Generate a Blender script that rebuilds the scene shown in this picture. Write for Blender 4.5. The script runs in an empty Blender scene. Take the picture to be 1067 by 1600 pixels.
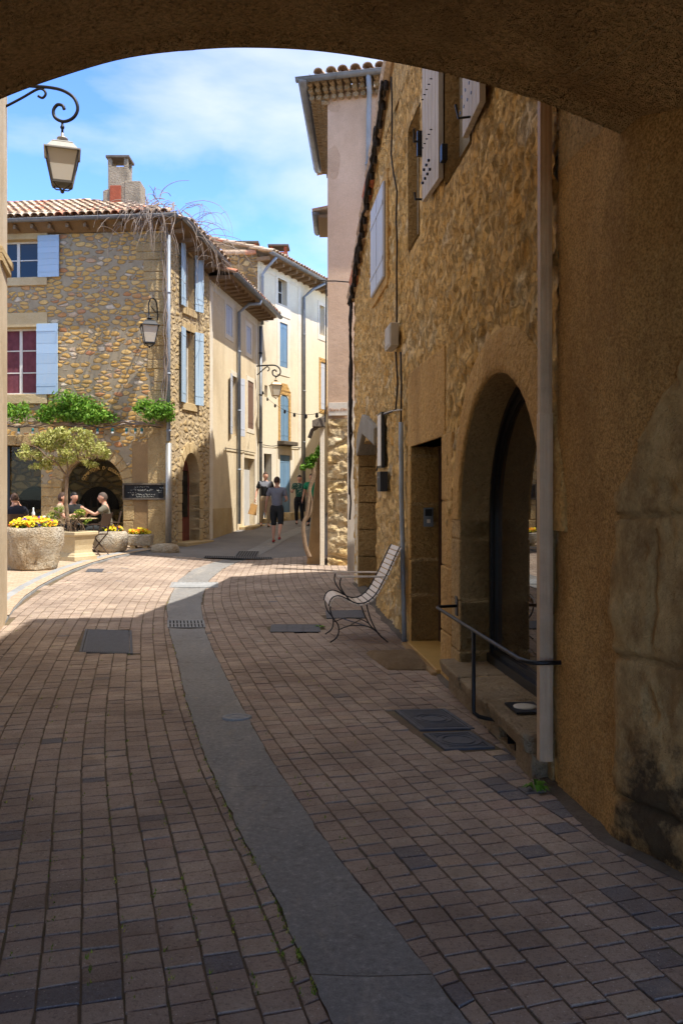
import bpy, bmesh, math, random
from mathutils import Vector, Matrix, noise
random.seed(7)
R = math.radians
SC = bpy.context.scene
COL = SC.collection
F = 1330.0; U0 = 533.5; V0 = 775.0; CH = 1.6
SUNL = Vector((-.44, .26, -1.0))          # the way sunlight travels

# ------------------------------------------------------------ ground shape
CH_L = [(1.2,.36),(1.9,.17),(2.58,-.026),(3.4,-.265),(4.13,-.508),(5.25,-.843),(6.76,-1.237),(8.69,-1.689),(10.13,-2.05),(12,-2.46),(13.8,-2.75),(15.6,-2.98),(17.3,-3.0),(18.6,-2.78),(19.6,-2.52),(21.5,-2.2),(23.4,-1.98),(26.6,-1.45),(30,-.8),(34,.1)]
CH_R = [(1.2,.82),(1.9,.60),(2.58,.39),(3.25,.1625),(3.83,-.039),(5.13,-.418),(6.76,-.83),(8.69,-1.3),(10.1,-1.62),(12,-1.98),(13.8,-2.24),(15.6,-2.42),(17.3,-2.42),(18.6,-2.28),(19.6,-2.02),(21.5,-1.7),(23.4,-1.5),(26.6,-1.0),(30,-.35),(34,.5)]
def interp(tab, y):
    if y <= tab[0][0]:
        a, b = tab[0], tab[1]
    elif y >= tab[-1][0]:
        a, b = tab[-2], tab[-1]
    else:
        for a, b in zip(tab, tab[1:]):
            if a[0] <= y <= b[0]: break
    t = (y-a[0])/(b[0]-a[0])
    return a[1]+(b[1]-a[1])*t
def cx(y): return .5*(interp(CH_L, y)+interp(CH_R, y))
def sm(a, b, x):
    t = max(0, min(1, (x-a)/(b-a))); return t*t*(3-2*t)
def gz(x, y):
    if y < 9: g = 0
    elif y < 11: g = .03*(y-9)**2/4
    elif y < 22.6: g = .03*(y-10)
    elif y < 45: g = .378+.05*(y-22.6)
    else: g = 1.498
    d = x-cx(y)
    return g-.11*math.exp(-(d/1.5)**2)*sm(11, 14.5, y)*(1-sm(19, 24, y)) 
def G(u, v, h=0):
    a = (u-U0)/F; b = (v-V0)/F
    Y = 10
    for _ in range(60):
        Y = .5*Y+.5*(CH-gz(a*Y, Y)-h)/b
    return Vector((a*Y, Y, gz(a*Y, Y)+h))
def P(u, v, Y): return Vector(((u-U0)/F*Y, Y, CH-(v-V0)/F*Y))

class Wall:
    def __init__(s, p0, p1):
        s.o = Vector(p0); d = Vector(p1)-s.o
        s.len = d.length; s.t = d.normalized(); s.n = Vector((s.t.y, -s.t.x))
    def pt(s, a, z, d=0):
        q = s.o+s.t*a+s.n*d
        return Vector((q.x, q.y, z))
    def uv(s, u, v, d=0):
        a = (u-U0)/F
        Y = (d+s.o.dot(s.n))/(a*s.n.x+s.n.y)
        q = Vector((a*Y, Y))
        return (q-s.o).dot(s.t), CH-Y*(v-V0)/F
    def rect(s, u0, u1, v0, v1, d=0):      # v0 top, v1 bottom -> s0,s1,zbot,ztop
        a0 = s.uv(u0, v0, d)[0]; a1 = s.uv(u1, v0, d)[0]; um = (u0+u1)/2
        return a0, a1, s.uv(um, v1, d)[1], s.uv(um, v0, d)[1]

# ------------------------------------------------------------ mesh builder
class MB:
    def __init__(s): s.v = []; s.f = []; s.tint = []; s.mi = []; s.mark = 0
    def add(s, vs, fs, tint=.5, mi=0):
        k = len(s.v); s.v += [tuple(p) for p in vs]
        for f in fs:
            s.f.append([i+k for i in f]); s.tint.append(tint); s.mi.append(mi)
    def quad(s, a, b, c, d, tint=.5): s.add([a, b, c, d], [(0, 1, 2, 3)], tint)
    def hexa(s, p, tint=.5):               # p: 4 bottom, 4 top
        s.add(p, [(3,2,1,0),(4,5,6,7),(0,1,5,4),(1,2,6,5),(2,3,7,6),(3,0,4,7)], tint)
    def box(s, x0, x1, y0, y1, z0, z1, tint=.5):
        s.hexa([(x0,y0,z0),(x1,y0,z0),(x1,y1,z0),(x0,y1,z0),(x0,y0,z1),(x1,y0,z1),(x1,y1,z1),(x0,y1,z1)], tint)
    def obox(s, c, ax, ay, az, hx, hy, hz, tint=.5):   # oriented box
        c = Vector(c); X = Vector(ax).normalized()*hx; Y = Vector(ay).normalized()*hy; Z = Vector(az).normalized()*hz
        s.hexa([c-X-Y-Z, c+X-Y-Z, c+X+Y-Z, c-X+Y-Z, c-X-Y+Z, c+X-Y+Z, c+X+Y+Z, c-X+Y+Z], tint)
    def wbox(s, w, s0, s1, z0, z1, d0, d1, tint=.5):
        s.hexa([w.pt(s0,z0,d1), w.pt(s1,z0,d1), w.pt(s1,z0,d0), w.pt(s0,z0,d0), w.pt(s0,z1,d1), w.pt(s1,z1,d1), w.pt(s1,z1,d0), w.pt(s0,z1,d0)], tint)
    def wprism(s, w, poly, d0, d1, tint=.5):           # poly in (s,z), ccw seen from outside
        n = len(poly)
        vs = [w.pt(a, z, d1) for a, z in poly]+[w.pt(a, z, d0) for a, z in poly]
        fs = [tuple(range(n)), tuple(range(2*n-1, n-1, -1))]+[(i, i+n, (i+1) % n+n, (i+1) % n) for i in range(n)]
        s.add(vs, fs, tint)
    def prism(s, poly, z0, z1, tint=.5):
        n = len(poly)
        vs = [(x, y, z0) for x, y in poly]+[(x, y, z1) for x, y in poly]
        s.add(vs, [tuple(range(n-1, -1, -1)), tuple(range(n, 2*n))]+[(i, (i+1) % n, (i+1) % n+n, i+n) for i in range(n)], tint)
    def tube(s, pts, r, seg=8, tint=.5, cap=True):
        pts = [Vector(p) for p in pts]; n = len(pts)
        rs = r if isinstance(r, (list, tuple)) else [r]*n
        up = None; vs = []
        for i, p in enumerate(pts):
            d = (pts[min(i+1, n-1)]-pts[max(i-1, 0)])
            d = d.normalized() if d.length > 1e-9 else Vector((0, 0, 1))
            if up is None: up = Vector((0, 0, 1)) if abs(d.z) < .9 else Vector((1, 0, 0))
            a = d.cross(up)
            if a.length < 1e-6: a = d.cross(Vector((0, 1, 0)))
            a.normalize(); b = a.cross(d).normalized(); up = b
            for k in range(seg):
                th = 2*math.pi*k/seg
                vs.append(p+(a*math.cos(th)+b*math.sin(th))*rs[i])
        fs = []
        for i in range(n-1):
            for k in range(seg):
                fs.append((i*seg+k, i*seg+(k+1) % seg, (i+1)*seg+(k+1) % seg, (i+1)*seg+k))
        if cap:
            fs.append(tuple(range(seg-1, -1, -1))); fs.append(tuple(range((n-1)*seg, n*seg)))
        s.add(vs, fs, tint)
    def lathe(s, prof, c=(0,0,0), seg=24, sx=1, sy=1, tint=.5, cap=True, jit=0, rz=0):
        c = Vector(c); vs = []
        for r, z in prof:
            for k in range(seg):
                th = 2*math.pi*k/seg+rz
                vs.append((c.x+r*sx*math.cos(th), c.y+r*sy*math.sin(th), c.z+z))
        fs = []
        for i in range(len(prof)-1):
            for k in range(seg):
                fs.append((i*seg+k, i*seg+(k+1) % seg, (i+1)*seg+(k+1) % seg, (i+1)*seg+k))
        if cap:
            fs.append(tuple(range(seg-1, -1, -1))); fs.append(tuple(range((len(prof)-1)*seg, len(prof)*seg)))
        s.add(vs, fs, tint)
    def ball(s, c, r, seg=10, rings=7, sc=(1,1,1), tint=.5):
        prof = [(max(.001, r*math.sin(math.pi*i/rings)), -r*math.cos(math.pi*i/rings)*sc[2]) for i in range(rings+1)]
        s.lathe(prof, c, seg, sc[0], sc[1], tint)
    def build(s, name, mat, parent=None, smooth=False, bevel=0, weld=False, mods=None):
        me = bpy.data.meshes.new(name)
        me.from_pydata(s.v, [], s.f)
        mats = mat if isinstance(mat, (list, tuple)) else [mat]
        for m in mats: me.materials.append(m)
        at = me.attributes.new('tint', 'FLOAT', 'FACE'); at.data.foreach_set('value', s.tint)
        me.polygons.foreach_set('material_index', s.mi)
        if smooth: me.polygons.foreach_set('use_smooth', [True]*len(me.polygons))
        me.update()
        if weld:
            bm = bmesh.new(); bm.from_mesh(me); bmesh.ops.remove_doubles(bm, verts=bm.verts, dist=1e-4); bm.to_mesh(me); bm.free()
        o = bpy.data.objects.new(name, me); COL.objects.link(o)
        if parent: o.parent = parent
        if bevel:
            m = o.modifiers.new('bevel', 'BEVEL'); m.width = bevel; m.segments = 2; m.limit_method = 'ANGLE'; m.angle_limit = R(40)
        return o
def clusters(mb, gap=.03):
    """split the builder's loose pieces into groups that touch (boxes grown by gap overlap)"""
    par = list(range(len(mb.v)))
    def f(x):
        while par[x] != x: par[x] = par[par[x]]; x = par[x]
        return x
    for fc in mb.f:
        a = f(fc[0])
        for i in fc[1:]: par[f(i)] = a
    isl = {}
    for k, fc in enumerate(mb.f): isl.setdefault(f(fc[0]), []).append(k)
    keys = {}                      # weld pieces that share a corner position
    bb = []
    for root, fl in isl.items():
        ids = set(i for k in fl for i in mb.f[k]); c = [mb.v[i] for i in ids]
        bb.append([[min(q[a] for q in c)-gap for a in range(3)], [max(q[a] for q in c)+gap for a in range(3)], fl])
    n = len(bb); pr = list(range(n))
    def g(x):
        while pr[x] != x: pr[x] = pr[pr[x]]; x = pr[x]
        return x
    for i in range(n):
        for j in range(i+1, n):
            if all(bb[i][0][a] <= bb[j][1][a] and bb[j][0][a] <= bb[i][1][a] for a in range(3)): pr[g(i)] = g(j)
    out = {}
    for i in range(n): out.setdefault(g(i), []).extend(bb[i][2])
    res = []
    for fl in out.values():
        m = MB(); mp = {}
        for k in sorted(fl):
            fc = []
            for i in mb.f[k]:
                if i not in mp: mp[i] = len(m.v); m.v.append(mb.v[i])
                fc.append(mp[i])
            m.f.append(fc); m.tint.append(mb.tint[k]); m.mi.append(mb.mi[k])
        res.append(m)
    return res
def tag(o, label=None, cat=None, group=None, kind=None):
    if label: o['label'] = label
    if cat: o['category'] = cat
    if group: o['group'] = group
    if kind: o['kind'] = kind
    return o
def empty(name, loc=(0,0,0), label=None, cat=None, group=None, rz=0):
    o = bpy.data.objects.new(name, None); COL.objects.link(o); o.empty_display_size = .1
    o.location = loc; o.rotation_euler = (0, 0, rz)
    return tag(o, label, cat, group)
def setw(o, parent):      # parent a world-space mesh keeping its place
    o.parent = parent
    o.matrix_parent_inverse = parent_mat(parent).inverted()
    return o
def parent_mat(p):
    m = Matrix.Translation(p.location) @ p.rotation_euler.to_matrix().to_4x4()
    if p.parent: m = parent_mat(p.parent) @ p.matrix_parent_inverse @ m
    return m

# ------------------------------------------------------------ materials
def srgb(r, g, b):
    def c(x):
        x /= 255.; return x/12.92 if x <= .04045 else ((x+.055)/1.055)**2.4
    return (c(r), c(g), c(b), 1)
class NT:
    def __init__(s, name):
        s.m = bpy.data.materials.new(name); s.m.use_nodes = True; s.t = s.m.node_tree
        s.b = s.t.nodes['Principled BSDF']
    def n(s, typ, **kw):
        x = s.t.nodes.new(typ)
        for k, v in kw.items():
            if k.startswith('i_'): x.inputs[k[2:].replace('_', ' ')].default_value = v
            else: setattr(x, k, v)
        return x
    def l(s, a, b): s.t.links.new(a, b)
    def coord(s, scale=(1,1,1), warp=0, wscale=3):
        tc = s.n('ShaderNodeTexCoord'); mp = s.n('ShaderNodeMapping'); mp.inputs['Scale'].default_value = scale
        s.l(tc.outputs['Object'], mp.inputs['Vector']); out = mp.outputs['Vector']
        if warp:
            nz = s.n('ShaderNodeTexNoise', i_Scale=wscale, i_Detail=2.0); s.l(tc.outputs['Object'], nz.inputs['Vector'])
            ms = s.n('ShaderNodeVectorMath', operation='SUBTRACT'); s.l(nz.outputs['Color'], ms.inputs[0]); ms.inputs[1].default_value = (.5, .5, .5)
            sc = s.n('ShaderNodeVectorMath', operation='SCALE'); s.l(ms.outputs[0], sc.inputs[0]); sc.inputs['Scale'].default_value = warp
            ad = s.n('ShaderNodeVectorMath', operation='ADD'); s.l(out, ad.inputs[0]); s.l(sc.outputs[0], ad.inputs[1]); out = ad.outputs[0]
        return out
    def noise(s, vec, scale, detail=4, rough=.55):
        x = s.n('ShaderNodeTexNoise', i_Scale=scale, i_Detail=float(detail), i_Roughness=rough); s.l(vec, x.inputs['Vector']); return x.outputs['Fac']
    def ramp(s, fac, stops, interp='LINEAR'):
        x = s.n('ShaderNodeValToRGB'); e = x.color_ramp.elements; x.color_ramp.interpolation = interp
        e[0].position = stops[0][0]; e[0].color = stops[0][1]; e[1].position = stops[-1][0]; e[1].color = stops[-1][1]
        for p, c in stops[1:-1]:
            k = e.new(p); k.color = c
        s.l(fac, x.inputs['Fac']); return x.outputs['Color']
    def mr(s, fac, a, b, c=0, d=1):
        x = s.n('ShaderNodeMapRange', i_From_Min=a, i_From_Max=b, i_To_Min=c, i_To_Max=d); s.l(fac, x.inputs['Value']); return x.outputs['Result']
    def mix(s, fac, a, b, mode='MIX'):
        x = s.n('ShaderNodeMix', data_type='RGBA', blend_type=mode)
        if isinstance(fac, (int, float)): x.inputs['Factor'].default_value = fac
        else: s.l(fac, x.inputs['Factor'])
        for k, c in ((6, a), (7, b)):
            if isinstance(c, (tuple, list)): x.inputs[k].default_value = c
            else: s.l(c, x.inputs[k])
        return x.outputs[2]
    def math(s, op, a, b=0):
        x = s.n('ShaderNodeMath', operation=op)
        for k, c in ((0, a), (1, b)):
            if isinstance(c, (int, float)): x.inputs[k].default_value = c
            else: s.l(c, x.inputs[k])
        return x.outputs[0]
    def bump(s, h, strength=.5, dist=.01, prev=None):
        x = s.n('ShaderNodeBump', i_Strength=strength, i_Distance=dist); s.l(h, x.inputs['Height'])
        if prev is not None: s.l(prev, x.inputs['Normal'])
        return x.outputs['Normal']
    def tintattr(s):
        x = s.n('ShaderNodeAttribute', attribute_name='tint'); return x.outputs['Fac']
    def fin(s, color=None, normal=None, rough=.85, metal=0, spec=.3):
        if color is not None:
            if isinstance(color, (tuple, list)): s.b.inputs['Base Color'].default_value = color
            else: s.l(color, s.b.inputs['Base Color'])
        if normal is not None: s.l(normal, s.b.inputs['Normal'])
        if isinstance(rough, (int, float)): s.b.inputs['Roughness'].default_value = rough
        else: s.l(rough, s.b.inputs['Roughness'])
        s.b.inputs['Metallic'].default_value = metal; s.b.inputs['Specular IOR Level'].default_value = spec
        return s.m
def plaster(name, c1, c2, stain=None, scale=1.0, bump=.5, grain=90, dist=.006, streak=False, tv=.0, gm=.3):
    n = NT(name); co = n.coord(); cs = n.coord((1, 1, .18) if streak else (1, 1, 1))
    a = n.noise(cs, 1.3*scale, 6, .6); col = n.mix(n.mr(a, .35, .68), c1, c2)
    if stain:
        b = n.noise(n.coord((1, 1, .5)), .7*scale, 5, .65); col = n.mix(n.mr(b, .5, .72), col, stain)
    m = n.noise(co, 9*scale, 5, .6)
    col = n.mix(n.mr(m, .3, .7, 0, .35), col, n.mix(.5, col, tuple(x*.55 for x in c1[:3])+(1,)))
    g = n.noise(co, grain, 3, .6)
    col = n.mix(n.mr(g, .42, .68, 0, gm), col, tuple(x*.55 for x in c2[:3])+(1,))
    if tv:
        col = n.mix(n.mr(n.tintattr(), 0, 1, 0, tv), col, tuple(x*.45 for x in c1[:3])+(1,))
    nb = n.bump(m, bump*.8, dist*5); nb = n.bump(g, bump, dist, nb)
    return n.fin(col, nb, .92, spec=.15)
def rubble(name, stones, mortar, sc=(4.2, 4.2, 8.5), m0=.04, m1=.10, warp=.45, dist=.03, strength=1.0, wscale=3, big=None, pebble=False, pits=0):
    """stones (list of stops on a random value) set in mortar"""
    n = NT(name); v = n.coord(sc, warp, wscale)
    vo = n.n('ShaderNodeTexVoronoi', i_Scale=1.0, i_Randomness=.95); n.l(v, vo.inputs['Vector'])
    ve = n.n('ShaderNodeTexVoronoi', feature='DISTANCE_TO_EDGE', i_Scale=1.0, i_Randomness=.95); n.l(v, ve.inputs['Vector'])
    fine = n.noise(n.coord(), 26, 5, .65)
    dd = n.math('ADD', ve.outputs['Distance'], n.mr(fine, .3, .7, -.04, .04))
    mask = n.mr(dd, m0, m1)
    if pebble:
        f1 = n.math('ADD', vo.outputs['Distance'], n.mr(fine, .3, .7, .05, -.05))
        mask = n.math('MINIMUM', mask, n.mr(f1, .60, .50))
    sep = n.n('ShaderNodeSeparateColor'); n.l(vo.outputs['Color'], sep.inputs[0])
    sc_ = n.ramp(sep.outputs[0], stones)
    med = n.noise(n.coord(), 7, 5, .7)
    sc_ = n.mix(n.mr(med, .35, .7, 0, .55), sc_, stones[0][1], 'MIX')
    gr = n.noise(n.coord(), 60, 3, .7)
    sc_ = n.mix(n.mr(gr, .45, .75, 0, .5), sc_, tuple(x*.4 for x in stones[0][1][:3])+(1,))
    mo = n.mix(n.mr(med, .3, .7), mortar, tuple(x*.74 for x in mortar[:3])+(1,))
    col = n.mix(mask, mo, sc_)
    if big:
        bn = n.noise(n.coord((1, 1, .6)), .55, 4, .6); col = n.mix(n.mr(bn, .45, .7, 0, .6), col, big)
    if pits:
        pt = n.noise(n.coord((1, 1, .8)), 13, 8, .8); col = n.mix(n.mr(pt, .53, .66, 0, pits), col, tuple(x*.30 for x in stones[0][1][:3])+(1,))
        p2_ = n.noise(n.coord((1, 1, .6)), 3.1, 5, .7); col = n.mix(n.mr(p2_, .52, .72, 0, .3), col, tuple(x*.55 for x in stones[0][1][:3])+(1,))
    h = n.math('MULTIPLY', mask, n.mr(dd, m0, m0+.35, .6, 1.0))
    if pits: h = n.math('SUBTRACT', h, n.mr(pt, .5, .66, 0, 1.2)); h = n.math('ADD', h, n.math('MULTIPLY', fine, .5))
    nb = n.bump(h, strength, dist); nb = n.bump(gr, .5, dist*.25, nb)
    return n.fin(col, nb, .93, spec=.12)
def simple(name, c, rough=.6, metal=0, spec=.4, var=.25, scale=14, bump=.15, tint=None, dist=.003):
    n = NT(name); co = n.coord(); a = n.noise(co, scale, 4, .6)
    col = n.mix(n.mr(a, .3, .7, 0, var), c, tuple(x*.35 for x in c[:3])+(1,))
    if tint: col = n.mix(n.tintattr(), col, tint)
    return n.fin(col, n.bump(a, bump, dist), rough, metal, spec)
def foliage(name, stops, trans=.35):
    n = NT(name); col = n.ramp(n.tintattr(), stops)
    m = n.fin(col, None, .55, spec=.3)
    tr = n.n('ShaderNodeBsdfTranslucent'); n.l(col, tr.inputs['Color']); mx = n.n('ShaderNodeMixShader'); mx.inputs[0].default_value = trans
    n.l(n.b.outputs[0], mx.inputs[1]); n.l(tr.outputs[0], mx.inputs[2]); n.l(mx.outputs[0], n.t.nodes['Material Output'].inputs['Surface'])
    return m
def painted_wood(name, c, worn, scale=1, amt=.3):
    n = NT(name); a = n.noise(n.coord((8, 8, 1.0)), 3*scale, 5, .7); b = n.noise(n.coord(), 30, 3, .6)
    col = n.mix(n.mr(a, .45, .75, 0, amt), c, worn)
    col = n.mix(n.mr(n.tintattr(), 0, 1, 0, .25), col, tuple(x*.6 for x in c[:3])+(1,))
    return n.fin(col, n.bump(b, .3, .003), .65, spec=.3)
M = {}
def glassy(name, c=(.01,.012,.014,1), ior=1.5, rough=.02):
    n = NT(name); nz = n.noise(n.coord(), 1.6, 2)
    m = n.fin(c, n.bump(nz, .04, .01), rough, spec=.5); n.b.inputs['IOR'].default_value = ior; return m
def make_mats():
    M['rubble_right'] = rubble('golden_rubble', [(0, srgb(216, 170, 100)), (.3, srgb(236, 192, 122)), (.55, srgb(242, 204, 138)), (.8, srgb(228, 178, 104)), (.93, srgb(242, 216, 166)), (1, srgb(240, 216, 176))], srgb(222, 184, 124), (3.4, 3.4, 5.6), .0, .10, 1.3, .03, .8, 4.0, srgb(214, 178, 124), False, .5)
    M['rubble_left'] = rubble('pebble_rubble', [(0, srgb(196, 152, 86)), (.25, srgb(224, 184, 114)), (.5, srgb(208, 164, 96)), (.72, srgb(228, 192, 128)), (.86, srgb(186, 122, 86)), (.93, srgb(214, 200, 176)), (1, srgb(226, 214, 190))], srgb(172, 156, 128), (4.2, 4.2, 8.6), .04, .10, .6, .04, 1.0, 3.2, None, True)
    M['rubble_side'] = rubble('pale_rubble', [(0, srgb(188, 160, 112)), (.5, srgb(206, 182, 138)), (1, srgb(220, 200, 164))], srgb(196, 174, 138), (5, 5, 6.5), .08, .2, .6, .06, 1.0, 4)
    M['rubble_gable'] = rubble('dark_gable_rubble', [(0, srgb(150, 118, 72)), (.5, srgb(180, 146, 92)), (1, srgb(196, 170, 124))], srgb(132, 112, 84), (3.2, 3.2, 6), .05, .14, .5, .05, 1.0, 3)
    M['rubble_base'] = rubble('base_rubble', [(0, srgb(218, 182, 122)), (.5, srgb(230, 204, 150)), (1, srgb(238, 222, 186))], srgb(220, 194, 150), (2.0, 2.0, 3.2), .03, .16, .5, .08, 1.0, 3)
    M['ochre'] = plaster('ochre_stone', srgb(216, 174, 110), srgb(196, 152, 90), srgb(164, 126, 76), 1.4, 1.2, 38, .012, True, 0, .6)
    M['ochre_block'] = plaster('ochre_block', srgb(210, 176, 122), srgb(188, 152, 100), srgb(160, 130, 88), 1.8, 1.2, 38, .012, False, .5, .6)
    M['ledge'] = plaster('worn_ledge_stone', srgb(190, 168, 136), srgb(160, 136, 102), srgb(126, 108, 84), 3, 1.2, 40, .012, False, .4)
    M['pinkpatch'] = plaster('patch_render', srgb(204, 172, 142), srgb(188, 156, 128), None, 3, .6, 50, .006)
    M['limestone'] = plaster('pale_limestone', srgb(214, 192, 150), srgb(204, 176, 126), srgb(178, 150, 108), 1.5, .6, 50, .006, False, .35)
    M['quoin'] = plaster('golden_quoin', srgb(206, 178, 130), srgb(186, 156, 106), srgb(158, 132, 92), 2.2, 1, 40, .012, False, .35)
    M['vault'] = plaster('vault_render', srgb(236, 198, 142), srgb(220, 180, 122), srgb(184, 148, 100), 1.8, 1.5, 45, .02, False, 0, .75)
    M['cream'] = plaster('cream_render', srgb(232, 216, 184), srgb(222, 202, 166), srgb(196, 176, 144), 1.0, .35, 50, .004, True)
    M['cream2'] = plaster('pale_cream_render', srgb(236, 224, 198), srgb(230, 216, 186), srgb(212, 196, 166), .8, .35, 50, .004, True)
    M['white_trim'] = plaster('white_trim', srgb(236, 226, 206), srgb(226, 212, 188), None, 2, .3, 40, .003)
    M['pink'] = plaster('pink_render', srgb(218, 188, 160), srgb(210, 178, 148), srgb(190, 158, 130), .9, .4, 50, .004)
    M['beige_wall'] = plaster('beige_render', srgb(214, 196, 168), srgb(202, 182, 152), srgb(186, 164, 132), 1, .4, 60, .004)
    M['greyplaster'] = plaster('grey_infill', srgb(160, 152, 138), srgb(142, 134, 120), None, 2, .7, 40, .008)
    M['brownplaster'] = plaster('brown_render', srgb(168, 138, 98), srgb(150, 122, 86), srgb(120, 98, 70), 1.5, .6, 60, .006)
    M['trough'] = plaster('rough_trough_stone', srgb(226, 216, 196), srgb(198, 176, 142), srgb(176, 146, 108), 3, 1.2, 26, .02)
    M['planter'] = plaster('cast_stone', srgb(208, 190, 152), srgb(192, 172, 134), None, 2, .4, 60, .004)
    M['concrete'] = plaster('channel_concrete', srgb(104, 102, 98), srgb(84, 83, 80), srgb(118, 112, 104), .9, .7, 120, .004)
    M['asphalt'] = plaster('asphalt', srgb(138, 132, 126), srgb(122, 117, 112), None, .8, .8, 150, .004)
    M['jointsand'] = plaster('joint_sand', srgb(128, 110, 90), srgb(100, 86, 70), srgb(92, 94, 62), 3, .6, 120, .004)
    M['kerb'] = plaster('kerb_stone', srgb(170, 170, 168), srgb(148, 148, 146), None, 3, .4, 60, .004, False, .3)
    M['chimney'] = plaster('chimney_render', srgb(168, 152, 130), srgb(146, 130, 108), srgb(110, 98, 82), 3, .9, 30, .01)
    M['brick'] = plaster('red_brick', srgb(168, 92, 66), srgb(146, 76, 54), None, 4, .6, 50, .005)
    M['soot'] = plaster('slab_stone', srgb(112, 102, 90), srgb(92, 82, 70), None, 3, .6, 50, .005)
    # pavers
    n = NT('clay_paver'); t = n.tintattr(); co = n.coord()
    c = n.ramp(t, [(0, srgb(150, 133, 119)), (.25, srgb(167, 148, 132)), (.5, srgb(177, 157, 139)), (.72, srgb(186, 166, 145)), (.86, srgb(172, 146, 130)), (.92, srgb(200, 176, 146)), (.955, srgb(118, 118, 122)), (1, srgb(104, 108, 114))])
    big = n.noise(co, .35, 4, .6); c = n.mix(n.mr(big, .35, .7, 0, .5), c, srgb(168, 150, 134))
    fine = n.noise(co, 140, 3, .7); c = n.mix(n.mr(fine, .5, .8, 0, .5), c, srgb(206, 188, 168)); c = n.mix(n.mr(fine, .2, .45, .6, 0), c, srgb(98, 82, 70))
    spk = n.n('ShaderNodeTexVoronoi', i_Scale=42.0); n.l(co, spk.inputs['Vector']); c = n.mix(n.mr(spk.outputs['Distance'], .08, .14, .8, 0), c, srgb(220, 210, 196))
    sp2 = n.noise(co, 5, 4, .7); c = n.mix(n.mr(sp2, .62, .75, 0, .45), c, srgb(104, 94, 88))
    wv = n.noise(n.coord((1, 1, 1), .6, 1.2), .9, 7, .72); c = n.mix(n.mr(wv, .40, .62, 0, .6), c, srgb(116, 100, 88)); md_ = n.noise(co, 55, 4, .75); c = n.mix(n.mr(md_, .52, .66, 0, .5), c, srgb(92, 78, 68)); wl = n.noise(n.coord(), 2.6, 6, .7); c = n.mix(n.mr(wl, .55, .75, 0, .4), c, srgb(206, 190, 170))
    M['paver'] = n.fin(c, n.bump(fine, 1.0, .005), .95, spec=.1)
    n = NT('pavement_slab'); co = n.coord((1, 1, 1)); br = n.n('ShaderNodeTexBrick', i_Scale=2.6, i_Mortar_Size=.012, i_Color1=srgb(192, 172, 148), i_Color2=srgb(172, 150, 126), i_Mortar=srgb(124, 106, 86)); n.l(co, br.inputs['Vector'])
    fn = n.noise(co, 30, 5, .7); c = n.mix(n.mr(fn, .35, .7, 0, .5), br.outputs['Color'], srgb(164, 140, 110)); M['slab'] = n.fin(c, n.bump(fn, .5, .006), .9, spec=.2)
    # roof tile
    n = NT('canal_tile'); t = n.tintattr(); c = n.ramp(t, [(0, srgb(172, 140, 112)), (.3, srgb(204, 176, 146)), (.6, srgb(222, 200, 172)), (.85, srgb(196, 160, 132)), (1, srgb(214, 132, 100))])
    fn = n.noise(n.coord(), 18, 5, .7); c = n.mix(n.mr(fn, .4, .7, 0, .65), c, srgb(96, 84, 70)); M['tile'] = n.fin(c, n.bump(fn, .5, .01), .9, spec=.2)
    M['zinc'] = simple('weathered_zinc', srgb(134, 136, 138), .5, .5, .5, .5, 6)
    M['greypipe'] = simple('grey_pipe', srgb(150, 158, 166), .5, .2, .4, .4, 5)
    M['beigepipe'] = simple('beige_pvc', srgb(214, 184, 150), .5, 0, .3, .45, 5)
    M['iron'] = simple('black_iron', srgb(40, 40, 42), .45, .4, .5, .2, 30)
    M['brownpaint'] = simple('dark_brown_paint', srgb(66, 44, 34), .5, 0, .4, .3, 10)
    M['blackframe'] = simple('black_frame', srgb(30, 28, 27), .4, .2, .5, .2, 10)
    M['castiron'] = simple('cast_iron_cover', srgb(96, 96, 100), .65, .15, .4, .5, 20, .3)
    M['darkgrate'] = simple('dark_grate', srgb(20, 19, 19), .8, 0, .2, .2)
    M['lamp_copper'] = simple('lamp_copper', srgb(150, 124, 92), .45, .5, .5, .4, 12)
    M['lamp_dark'] = simple('lamp_dark_frame', srgb(88, 82, 74), .5, .4, .5, .3, 12)
    M['lamp_grey'] = simple('lamp_grey_metal', srgb(176, 172, 162), .4, .5, .5, .3, 12)
    n = NT('frosted_glass'); M['frost'] = n.fin(srgb(228, 218, 196), None, .45, spec=.5); n.b.inputs['Transmission Weight'].default_value = .35
    M['blue'] = painted_wood('pale_blue_paint', srgb(168, 192, 210), srgb(188, 196, 200), 1, .6)
    M['midblue'] = painted_wood('mid_blue_paint', srgb(112, 146, 174), srgb(150, 168, 180), 1, .6)
    M['whiteblue'] = painted_wood('faded_lilac_paint', srgb(198, 204, 214), srgb(170, 168, 170))
    M['greypaint'] = painted_wood('weathered_grey_paint', srgb(196, 186, 174), srgb(140, 124, 104), 1, .6)
    M['browndoor'] = painted_wood('faded_brown_wood', srgb(128, 100, 84), srgb(96, 76, 64))
    M['reddoor'] = painted_wood('oxblood_wood', srgb(120, 66, 54), srgb(150, 110, 92))
    M['whitepaint'] = painted_wood('white_window_paint', srgb(222, 216, 202), srgb(176, 164, 144))
    M['whitedoor'] = painted_wood('chalky_door', srgb(208, 206, 200), srgb(160, 152, 140), 1, .7)
    M['timber'] = painted_wood('roof_timber', srgb(134, 108, 78), srgb(98, 78, 56), 1, .6)
    M['benchwood'] = painted_wood('bleached_slat', srgb(232, 218, 200), srgb(177, 157, 139), 2, .5)
    M['chairwood'] = painted_wood('dark_chair_wood', srgb(84, 66, 52), srgb(60, 48, 40))
    M['glass'] = glassy('window_glass')
    M['shopglass'] = glassy('shop_glass', (.03, .02, .012, 1), 2.6, .01)
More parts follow.
